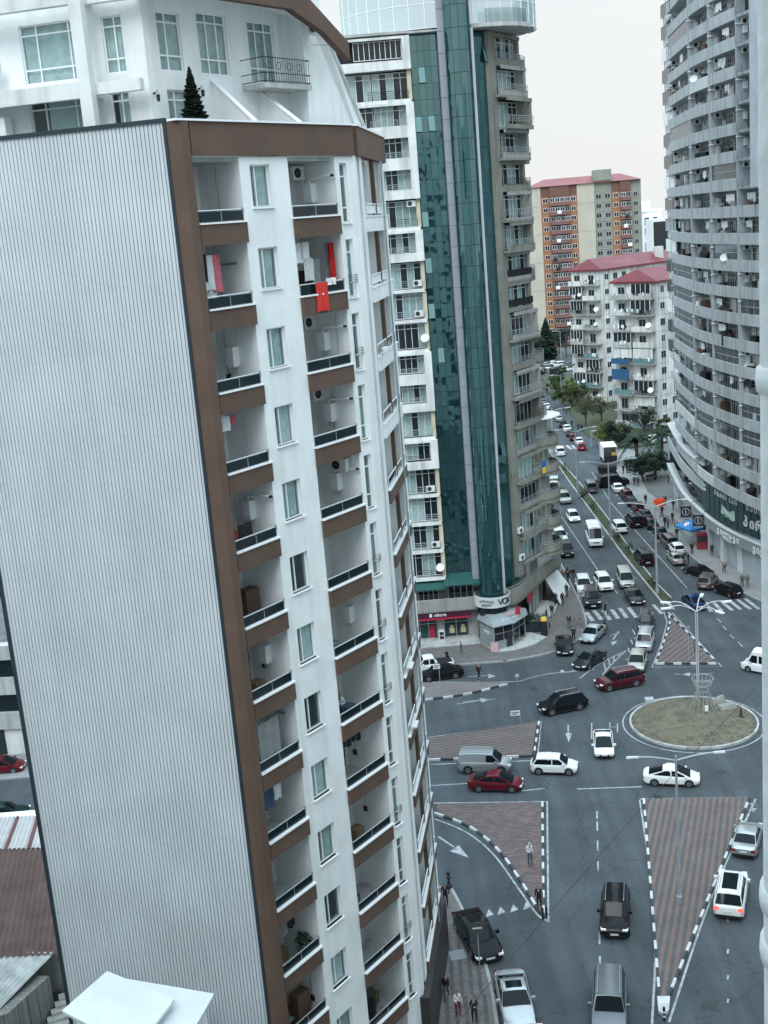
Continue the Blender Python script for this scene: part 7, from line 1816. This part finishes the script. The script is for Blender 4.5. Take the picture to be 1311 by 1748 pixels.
# ================================================================== STREET LAMPS
def hgt(g_, px, py):
    lo, hi = 0, 60
    d = pix_ray(px, py)
    t = g_[1]/d.y; return CAM_H+d.z*t
def lamp(label, base, top_h, arms, r0=.11, group='street lamps', z0=.12, gap=.0):
    r_ = thing('street_lamp', label, 'street lamp', (base[0], base[1], z0), group=group)
    q = MB(); q.tube([(0,0,0),(0,0,.5),(0,0,.52),(0,0,top_h)], [r0*1.5,r0*1.5,r0,r0*.6], 8); ob('post', q.mesh('post', M_STEEL, 40), r_)
    for dx, dy, rise in arms:
        q = MB(); pts = []
        for i in range(7):
            f = i/6; pts.append((dx*f, dy*f, top_h-.3+rise*math.sin(f*1.57)))
        q.tube(pts, [.055]*6+[.045], 6); a = ob('arm', q.mesh('arm', M_STEEL, 50), r_)
        e = Vector(pts[-1]); d = Vector((dx,dy,0)).normalized(); q = MB(frame((e.x, e.y), d)); q.add([(-.1,-.07,e.z-.04),(.6,-.10,e.z-.02),(.6,.10,e.z-.02),(-.1,.07,e.z-.04),(-.1,-.05,e.z+.05),(.55,-.07,e.z+.07),(.55,.07,e.z+.07),(-.1,.05,e.z+.05)], [(0,3,2,1),(4,5,6,7),(0,1,5,4),(1,2,6,5),(2,3,7,6),(3,0,4,7)])
        ob('lamp_head', q.mesh('head', mat('lamp_head_grey', (.62,.64,.65), .4)), a)
b_ = G(1160,1545); lamp('tall double armed street lamp on the long striped island', b_, hgt(b_,1145,1294), [(-2.2,.1,.35),(2.2,-.1,.35)], .11)
b_ = G(1122,1015); lamp('long armed street lamp on the median nearest the crossing', b_, hgt(b_,1120,862), [(-3.2,.2,.6),(2.9,-.2,.6)], .13)
b_ = G(1043,918); lamp('double armed street lamp on the median beside the white crossover', b_, hgt(b_,1040,790), [(-2.9,.1,.5),(2.9,0,.5)], .13)
b_ = G(987,850); lamp('street lamp on the median above the beige crossover', b_, hgt(b_,984,735), [(-2.4,0,.5),(2.4,0,.5)], .13)
b_ = G(945,786); lamp('slender street lamp on the median near the far crossing', b_, hgt(b_,942,700), [(2.6,0,.4)], .12)
for x, y, yt, l in ((959,684,640,'grey street lamp at the far garden bend'),(1010,764,735,'short black post lamp at the plaza kerb corner'),(938,668,628,'farthest street lamp by the parked silver car'),(958,614,565,'street lamp beside the conifer')):
    b_ = G(x, y); lamp(l, b_, hgt(b_, x, yt), [(-1.6,0,.3)] if x != 1010 else [(.3,0,.1)], .1)
b_ = (RC.x+1.35, RC.y+4.3); b_ = G(1192,1205)
r_ = thing('mast_lamp', 'five armed white mast lamp rising from the roundabout', 'street lamp', (b_[0], b_[1], .2)); ht_ = hgt(b_, 1189, 1046)
q = MB(); q.tube([(-.07,0,0),(-.07,0,ht_)], .05, 7); q.tube([(.07,0,0),(.07,0,ht_)], .05, 7); ob('post', q.mesh('post', mat('mast_white', (.42,.45,.47), .4)), r_)
for a in (5, 65, 150, 185, 300):
    dx, dy = 2.2*math.cos(R(a)), 2.2*math.sin(R(a)); q = MB(); q.tube([(dx*f, dy*f, ht_-.15+.75*math.sin(f*2.2)) for f in (0,.2,.4,.6,.8,1)], .05, 6); am_ = ob('arm', q.mesh('arm', mat('mast_white', (.42,.45,.47), .4)), r_)
    e = (dx, dy, ht_-.15+.75*math.sin(2.2)); q = MB(frame((e[0], e[1]), (dx, dy))); q.box(-.1,-.12,e[2]-.06,.7,.12,e[2]+.06); ob('lamp_head', q.mesh('head', mat('lamp_head_white', (.75,.77,.78), .4)), am_)
# steel hourglass cage round the mast foot
cg = thing('steel_cage', 'hourglass cage of steel tubes at the foot of the mast', 'sculpture', (b_[0]-.05, b_[1]-1.6, .3))
for i in range(14):
    a = 6.283*i/14; q = MB(); q.tube([(1.05*math.cos(a),1.05*math.sin(a),0),(.48*math.cos(a),.48*math.sin(a),1.75),(.85*math.cos(a),.85*math.sin(a),2.75)], .026, 5); ob('tube', q.mesh('tube', mat('cage_steel', (.30,.32,.32), .4)), cg)
for z, rr2 in ((1.75,.48),(2.75,.85),(2.3,.68)): q = MB(); q.tube([(rr2*math.cos(t*.3142), rr2*math.sin(t*.3142), z) for t in range(21)], .03, 5); ob('ring', q.mesh('ring', mat('cage_steel', (.30,.32,.32), .4)), cg)
q = MB(); q.box(-.1,-.95,.3,.15,-.85,.75); ob('meter_box', q.mesh('m', M_PVC), cg)
for x, y, w, l in ((1222,1197,.55,'flat stone slab at the back of the roundabout'),(1240,1206,.8,'larger stone block on the roundabout'),(1229,1192,.35,'rounded pale stone on the roundabout')):
    p = G(x, y, .35); q = MB(); q.add([(-w,-.4*w-.15,-.1),(w*.95,-.45*w-.1,-.1),(w,.5*w,-.1),(-w*.9,.55*w,-.1),(-w*.85,-.3*w,.25),(w*.8,-.35*w,.3),(w*.85,.4*w,.28),(-w*.8,.4*w,.22)], [(0,3,2,1),(4,5,6,7),(0,1,5,4),(1,2,6,5),(2,3,7,6),(3,0,4,7)]); ob('boulder', q.mesh('st', mat('pale_stone', (.24,.24,.22), .9, .15, 2)), None, (p.x, p.y, .3), R(20), label=l, cat='stone', group='stones on the roundabout')
p = G(1265,1225,.2); q = MB(); q.lathe([(.28,0),(.26,.1),(.1,.2),(.07,.75),(.02,.85)], 12); ob('black_cone', q.mesh('cone', M_BLACK, 40), None, (p.x, p.y, .2), label='small black cone marker right of the cage on the roundabout', cat='marker')
# ================================================================== SIGNS, BOLLARDS, BICYCLE, CABLE
def post_sign(label, px, py, h, w, hh, m, arrow=False, round_=False, z=.12, rz=0.0, wid=.03, off=0.0):
    g_ = G(px, py); r_ = thing('road_sign', label, 'sign', (g_.x, g_.y, z), rz, 'road signs'); q = MB(); q.tube([(0,0,0),(0,0,h)], wid, 6); ob('post', q.mesh('post', M_STEEL), r_)
    q = MB()
    if round_: q.tube([(0,-.05,h-.3),(0,-.02,h-.3)], .36, 18)
    else: q.box(-w+off,-.06,h-hh,off,-.03,h)
    bd = ob('board', q.mesh('b', m), r_)
    q = MB()
    if round_: q.box(-.25,-.062,h-.34,.25,-.051,h-.26)
    else: q.box(-w*.9+off,-.066,h-hh*.45,off-w*.1,-.061,h-hh*.3); q.box(-w*.8+off,-.066,h-hh*.75,off-w*.3,-.061,h-hh*.62)
    ob('sign_print', q.mesh('pr', M_INK if not round_ else M_SW), r_ if 0 else bd)
M_SGN = mat('sign_board_white', (.68,.70,.70), .5)
post_sign('white arrow sign on a pole on the striped island beside the van', 890,1262, 2.35,.75,.42, M_SGN)
post_sign('white sign on a thin pole on the narrow pointed island', 752,1177, 2.3,.6,.45, M_SGN, off=.1)
post_sign('small sign post at the tip of the pointed island', 883,1165, .8,.3,.25, M_SGN, z=0, off=.15)
post_sign('round grey road sign at the near kerb beside the black sedan', 820,1665, 3.1,.6,.5, mat('sign_back_grey', (.07,.08,.085), .5), round_=True, z=.13)
post_sign('thin sign post on the striped triangle island', 1176,1128, 3.2,.3,.3, M_STEEL, off=.15)
post_sign('square sign back on the tower pavement by the bicycle', 993,1050, 2.4,.7,.55, M_STEEL, z=.13, off=.35)
for i, (x, y, l) in enumerate(((927,1570,'left of the two black bollards at the chequered island tip'),(933,1566,'right of the two black bollards at the chequered island tip'),(1134,1742,'striped bollard at the near tip of the long island'),(938,1074,'black bollard by the yellow topped stand'))):
    p = G(x, y); q = MB(); q.lathe([(.07,0),(.07,.7),(.05,.78),(.0,.8)], 10); bo = ob('bollard', q.mesh('bol', M_BLACK, 40), None, (p.x, p.y, .0), label=l, cat='bollard', group='bollards')
    if i == 2:
        for z in (.2,.45): q = MB(); q.lathe([(.075,z),(.075,z+.12)], 10); ob('white_band', q.mesh('wb', M_SW), bo)
bk = thing('bicycle', 'black bicycle standing on the tower pavement beside the crossing', 'bicycle', (*G(987,1066,.4), .13), R(75))
for y in (-.52,.52):
    q = MB(); q.tube([(0, y+.34*math.cos(t*.349), .34+.34*math.sin(t*.349)) for t in range(19)], .022, 5)
    for t in range(8): q.tube([(0,y,.34),(0,y+.33*math.cos(t*.785),.34+.33*math.sin(t*.785))], .004, 3)
    ob('wheel', q.mesh('w', M_RUBBER), bk)
q = MB(); q.tube([(0,-.52,.34),(0,-.18,.8),(0,.35,.85),(0,.0,.32),(0,-.52,.34)], .02, 5); q.tube([(0,-.18,.85),(0,.0,.32)], .02, 5); q.tube([(0,.35,.95),(0,.52,.34)], .02, 5); ob('frame', q.mesh('f', M_IRON), bk)
q = MB(); q.tube([(-.28,.3,1.02),(0,.35,.97),(.28,.3,1.02)], .016, 5); ob('handlebar', q.mesh('h', M_IRON), bk); q = MB(); q.tube([(0,-.32,.9),(0,-.08,.92)], [.07,.03], 6); ob('saddle', q.mesh('s', M_BLACK), bk)
g0, g1 = G(1062,1408,2.0), G(700,1880,9.0); q = MB(); q.tube([(*G(1290,1175,9.8),9.8),(*G(1098,1376,8.6),8.6),(*G(975,1515,8.3),8.3),(*G(855,1655,8.6),8.6),(*G(745,1790,9.4),9.4)], .016, 5); ob('overhead_cable', q.mesh('cable', M_BLACK), None, label='thin overhead cable spanning the near carriageway', cat='cable')
# ornate dark lamp base on the near pavement
q = MB(); q.lathe([(.32,0),(.32,.25),(.16,.4),(.10,.9),(.22,1.05),(.26,1.2),(.08,1.35),(.2,1.5),(.2,1.7),(.02,1.85)], 14); ob('ornate_lamp_base', q.mesh('ol', M_IRON, 40), None, (*G(767,1518), .13), scale=.62, label='black ornate cast iron post at the pavement corner', cat='post')
q = MB(); q.box(-.45,-.45,0,.45,.45,.01); ob('access_cover', q.mesh('ac', M_GREY), None, (*G(781,1630,.13), .131), R(10), label='square grey access cover in the near pavement', cat='cover')
q = MB(); q.box(-.12,-.05,-.08,.12,.05,.08); 
# plaza benches and railing
for i, (x, y) in enumerate(((1092,812),(1112,822))):
    p = G(x, y); bn = thing('park_bench', ['wooden bench below the leaning plaza tree','wooden bench between the plaza trees'][i], 'bench', (p.x, p.y, .15), R(20*i), 'plaza benches')
    q = MB(); q.box(-.8,-.22,.42,.8,.22,.47); ob('seat', q.mesh('s', M_BARK), bn); q = MB(); q.box(-.8,.2,.55,.8,.25,.9); ob('backrest', q.mesh('b', M_BARK), bn)
    for s_ in (-.65,.65): q = MB(); q.box(s_-.04,-.2,0,s_+.04,.22,.42); ob('leg', q.mesh('l', M_IRON), bn)
q = MB(); L_ = [(35.6,150),(36.4,146),(36.5,142)]
for zz in (.6,1.1): q.tube([(x,y,zz) for x,y in L_], .04, 5)
for t in range(9): f = t/8; x = 35.6+.9*min(1,f*2); y = 150-8*f; q.tube([(x,y,0),(x,y,1.1)], .03, 4)
ob('pavement_railing', q.mesh('r', M_IRON), None, (0,0,.13), label='black railing along the shop pavement before the parasol', cat='railing')
# ================================================================== LAUNDRY AND CLUTTER ON THE NEAR TOWER
MT = Matrix.Translation((A.x, A.y, 0)) @ Matrix.Rotation(TH1, 4, 'Z')
def cloth_at(x, y, z, w, h_, m, name, label, cat='laundry', wave=.04, seed=0, along='x', group='laundry on the near tower'):
    rn = random.Random(seed); q = MB(); vs = []; fs = []; nx, nz = 7, 6
    for j in range(nz+1):
        for i in range(nx+1):
            u = i/nx; v_ = j/nz; dx = (u-.5)*w*(1-.12*v_*math.sin(3*u)); dy = wave*math.sin(i*1.7+seed)+wave*.4*rn.uniform(-1,1)*v_
            p = (dx, dy, -h_*v_*(1+.022*math.sin(i*2.1+seed))); vs.append(p if along == 'x' else (p[1], p[0], p[2]))
    for j in range(nz):
        for i in range(nx): a = j*(nx+1)+i; fs.append((a,a+1,a+nx+2,a+nx+1))
    q.add(vs, fs); P_ = MT @ Vector((x, y, z)); return ob(name, q.mesh(name, m, 70), None, tuple(P_), TH1, label, cat, group)
c_ = lambda n, col: mat('laundry_'+n, col, .9, .12, 6)
WH, PK, RD, BKc, GR, BL = c_('white',(.72,.73,.73)), c_('pink',(.62,.16,.20)), c_('red',(.55,.02,.02)), c_('black',(.02,.02,.024)), c_('grey',(.26,.28,.29)), c_('blue',(.05,.09,.16))
z = ZB[1]
cloth_at(7.0,-.17,z+1.25,.75,1.15, mat('red_quilt', (.62,.03,.02), .8, .1, 8, .5, 12), 'red_blanket', 'bright red quilted blanket hung over a balcony rail', 'blanket', .03, 1)
cloth_at(7.85,-.05,z+1.36,.6,.28, WH, 'white_cushion_cover', 'white bundle lying on the rail beside the red blanket', 'laundry', .09, 2)
cloth_at(8.5,.55,z+2.75,.55,1.75, GR, 'grey_bed_sheet', 'grey sheet hanging gathered at the right of the red blanket balcony', 'laundry', .12, 3, 'y'); cloth_at(8.35,.25,z+2.75,.35,1.7, RD, 'red_bed_sheet', 'long red cloth hanging beside the grey sheet', 'laundry', .08, 4, 'y')
for i, (x, y, zz, w, h_, m_, l) in enumerate(((6.55,.5,2.85,.5,.8,WH,'white shirt on the upper line above the red blanket'),(6.95,.5,2.85,.45,.65,WH,'white cloths on the upper line near the middle'),(7.3,.7,2.2,.6,.9,WH,'white garments on the lower line of the red blanket balcony'),(7.8,.7,2.15,.5,1.0,GR,'patterned grey garment on the lower line'),(6.2,.6,2.3,.35,.5,WH,'small white cloth at the left of the lower line'),(6.1,.9,2.85,.4,1.1,BKc,'dark garment in the corner behind the white cloths'))):
    cloth_at(x, y, z+zz, w, h_, m_, 'hanging_garment', l, 'laundry', .05, 10+i)
for i, (x, y, zz, w, h_, m_, l) in enumerate(((.95,.45,2.75,.4,1.0,BKc,'black garment on the left loggia line next to white shirts'),(1.3,.5,2.7,.45,1.25,WH,'white shirts on the left loggia clothes line'),(1.75,.5,2.7,.4,1.35,PK,'pink towel on the left loggia clothes line'),(1.5,.6,1.75,.5,.7,WH,'white cloth low on the left loggia rack'))):
    cloth_at(x, y, ZB[1]+zz, w, h_, m_, 'hanging_garment', l, 'laundry', .05, 30+i)
for i, (x, y, k, zz, w, h_, m_, l) in enumerate(((1.1,.4,3,2.85,.6,.55,WH,'small white clothes on a left loggia above mid height'),(1.6,.4,3,2.85,.3,.35,PK,'pink cloth beside the small white clothes'),(6.5,.9,4,2.7,.7,1.2,c_('dark_red',(.32,.02,.05)),'dark red cloth beside a boiler on the right loggia'),(6.6,.9,3,2.0,.6,1.2,GR,'dotted grey cloth on the right loggia'),(1.0,.6,6,2.8,.5,1.5,BKc,'black clothes in the shadow of a left loggia'),(1.35,.12,7,2.7,1.25,1.75,mat('grey_tarp',(.20,.22,.22),.9,.1,3),'grey sheet screening a left loggia'),(1.2,.5,8,2.8,.9,1.0,BL,'mixed dark and white laundry above the lattice screen'),(1.9,.5,8,2.8,.5,.8,WH,'white shirt near the lattice screen'),(6.5,.8,8,2.3,.8,1.0,BKc,'dark clothes behind the bending person'),(2.0,.6,10,2.6,.6,.5,BKc,'small black garments under a left loggia ceiling'),(1.6,.6,10,2.6,.35,.7,GR,'grey garment next to the small black ones'),(2.3,.15,12,2.2,.5,.75,BKc,'black cloth hanging at a low left loggia'),(.95,.5,4,1.5,.5,.7,c_('rust',(.35,.05,.03)),'rusty red cloth on the drying rack'),(1.7,.5,4,1.6,.8,.8,BKc,'black clothes on the drying rack'))):
    cloth_at(x, y, ZB[k]+zz, w, h_, m_, 'hanging_garment', l, 'laundry', .06, 50+i)
# lattice screen, furniture silhouettes
def clutter(name, label, cat, x, y, k, f, m):
    q = MB(); f(q); P_ = MT @ Vector((x, y, ZB[k]+.2)); return ob(name, q.mesh(name, m), None, tuple(P_), TH1, label, cat)
clutter('washing_machine', 'white washing machine at the back of a right loggia', 'appliance', 6.7, 1.5, 6, lambda q: q.box(-.3,-.3,0,.3,.3,.85), M_PVC)
clutter('ladder', 'grey step ladder leaning in a left loggia', 'ladder', 2.1, 1.6, 9, lambda q: [q.tube([(-.2,0,0),(-.2,.5,1.9)], .03, 5), q.tube([(.2,0,0),(.2,.5,1.9)], .03, 5)]+[q.tube([(-.2,.06+.1*i,.3*(i+1)),(.2,.06+.1*i,.3*(i+1))], .02, 4) for i in range(5)], M_STEEL)
clutter('wooden_chair', 'dark folded chair in a right loggia', 'chair', 7.0, 1.3, 10, lambda q: [q.box(-.25,-.25,.42,.25,.25,.47), q.box(-.25,.22,.47,.25,.27,1.0)]+[q.box(a,b,0,a+.04,b+.04,.42) for a in (-.25,.21) for b in (-.25,.21)], M_BROWN)
clutter('covered_barrel', 'large black covered barrel in a low right loggia', 'barrel', 7.3, 1.4, 12, lambda q: q.lathe([(.5,0),(.55,.6),(.5,1.2),(.3,1.5),(.0,1.55)], 12), M_BLACK)
clutter('folding_table', 'low folding table in a low left loggia', 'table', 1.6, 1.2, 11, lambda q: [q.box(-.5,-.3,.4,.5,.3,.44)]+[q.box(a,b,0,a+.04,b+.04,.4) for a in (-.48,.44) for b in (-.28,.24)], M_CONC)
clutter('potted_plant', 'dark leafy potted plant on a low left loggia', 'plant', 2.5, .5, 10, lambda q: [q.lathe([(.12,0),(.16,.3)], 10), leaves(q, random.Random(4), (0,0,.9), .45, 60, .16)], LF['dark'][0])
clutter('storage_shelf', 'cluttered dark shelf in a right loggia', 'shelf', 6.6, 1.3, 7, lambda q: [q.box(-.5,-.2,h_,.5,.2,h_+.04) for h_ in (0,.5,1.0,1.5)]+[q.box(-.5+.32*i,-.15,.54,-.3+.32*i,.15,.85) for i in range(3)]+[q.box(a,-.2,0,a+.04,.2,1.6) for a in (-.5,.46)], M_DARK)
clutter('clothes_rack', 'wire clothes drying rack in a right loggia', 'rack', 7.4, 1.0, 11, lambda q: [q.tube([(-.5,-.25,0),(.5,.25,.9)], .012, 4), q.tube([(-.5,.25,0),(.5,-.25,.9)], .012, 4)]+[q.tube([(-.6+.2*i,-.3,.95),(-.6+.2*i,.3,.95)], .008, 4) for i in range(7)], M_STEEL)

ORD = ['topmost','second','third','fourth','fifth','sixth','seventh','eighth','ninth','tenth','eleventh','twelfth','thirteenth']
rc_ = random.Random(99)
M_CARD = mat('cardboard', (.22,.15,.09), .9, .15, 4); M_PLA = mat('blue_plastic', (.05,.10,.16), .5)
for k in range(13):
    for side_, x0, x1 in (('left',.6,2.9),('right',5.9,8.6)):
        for nm, lab, ct_, f, m_ in rc_.sample([('storage_crate','plastic crates piled','crate', lambda q: [q.box(-.3,-.2,0,.3,.2,.35), q.box(-.26,-.18,.36,.3,.2,.7)], M_PLA), ('cardboard_box','cardboard box standing','box', lambda q: [q.box(-.3,-.25,0,.3,.25,.55)], M_CARD),
             ('clothes_line','clothes line with dark garments','clothes line', lambda q: [q.tube([(-1.0,0,2.35),(1.0,0,2.3)], .008, 4)]+[q.box(-.8+.36*i,-.012,1.75-.1*(i%2),-.5+.36*i,.012,2.31) for i in range(4)], CL['black']), ('plastic_stool','grey stool','stool', lambda q: [q.box(-.2,-.2,.4,.2,.2,.44)]+[q.box(a,b,0,a+.04,b+.04,.4) for a in (-.2,.16) for b in (-.2,.16)], M_STEEL),
             ('storage_cabinet','dark cupboard','cupboard', lambda q: [q.box(-.4,-.25,0,.4,.25,1.5)], M_BROWN)], 1 if rc_.random() < .85 else 0):
            clutter(nm, '%s on the %s %s-hand loggia of the near tower' % (lab, ORD[k], side_), ct_, rc_.uniform(x1-1.25,x1-.45), rc_.uniform(.7,1.75), k, f, m_)

# loose cables and small stains fixed to the loggia side walls
for k in range(13):
    for xw in (2.98, 8.70):
        if rc_.random() < .4:
            z = ZB[k]; y0 = rc_.uniform(.6,1.8); q = MB(); pts = [(xw,y0,z+2.9)]
            for _ in range(6): pts.append((xw-.015, y0+rc_.uniform(-.05,.05), pts[-1][2]-rc_.uniform(.15,.4)))
            q.tube(pts, .009, 4); q.box(xw-.06,pts[-1][1]-.1,pts[-1][2]-.25,xw-.002,pts[-1][1]+.1,pts[-1][2]); ob('wall_cable', q.mesh('cable', M_BLACK), nt_root)
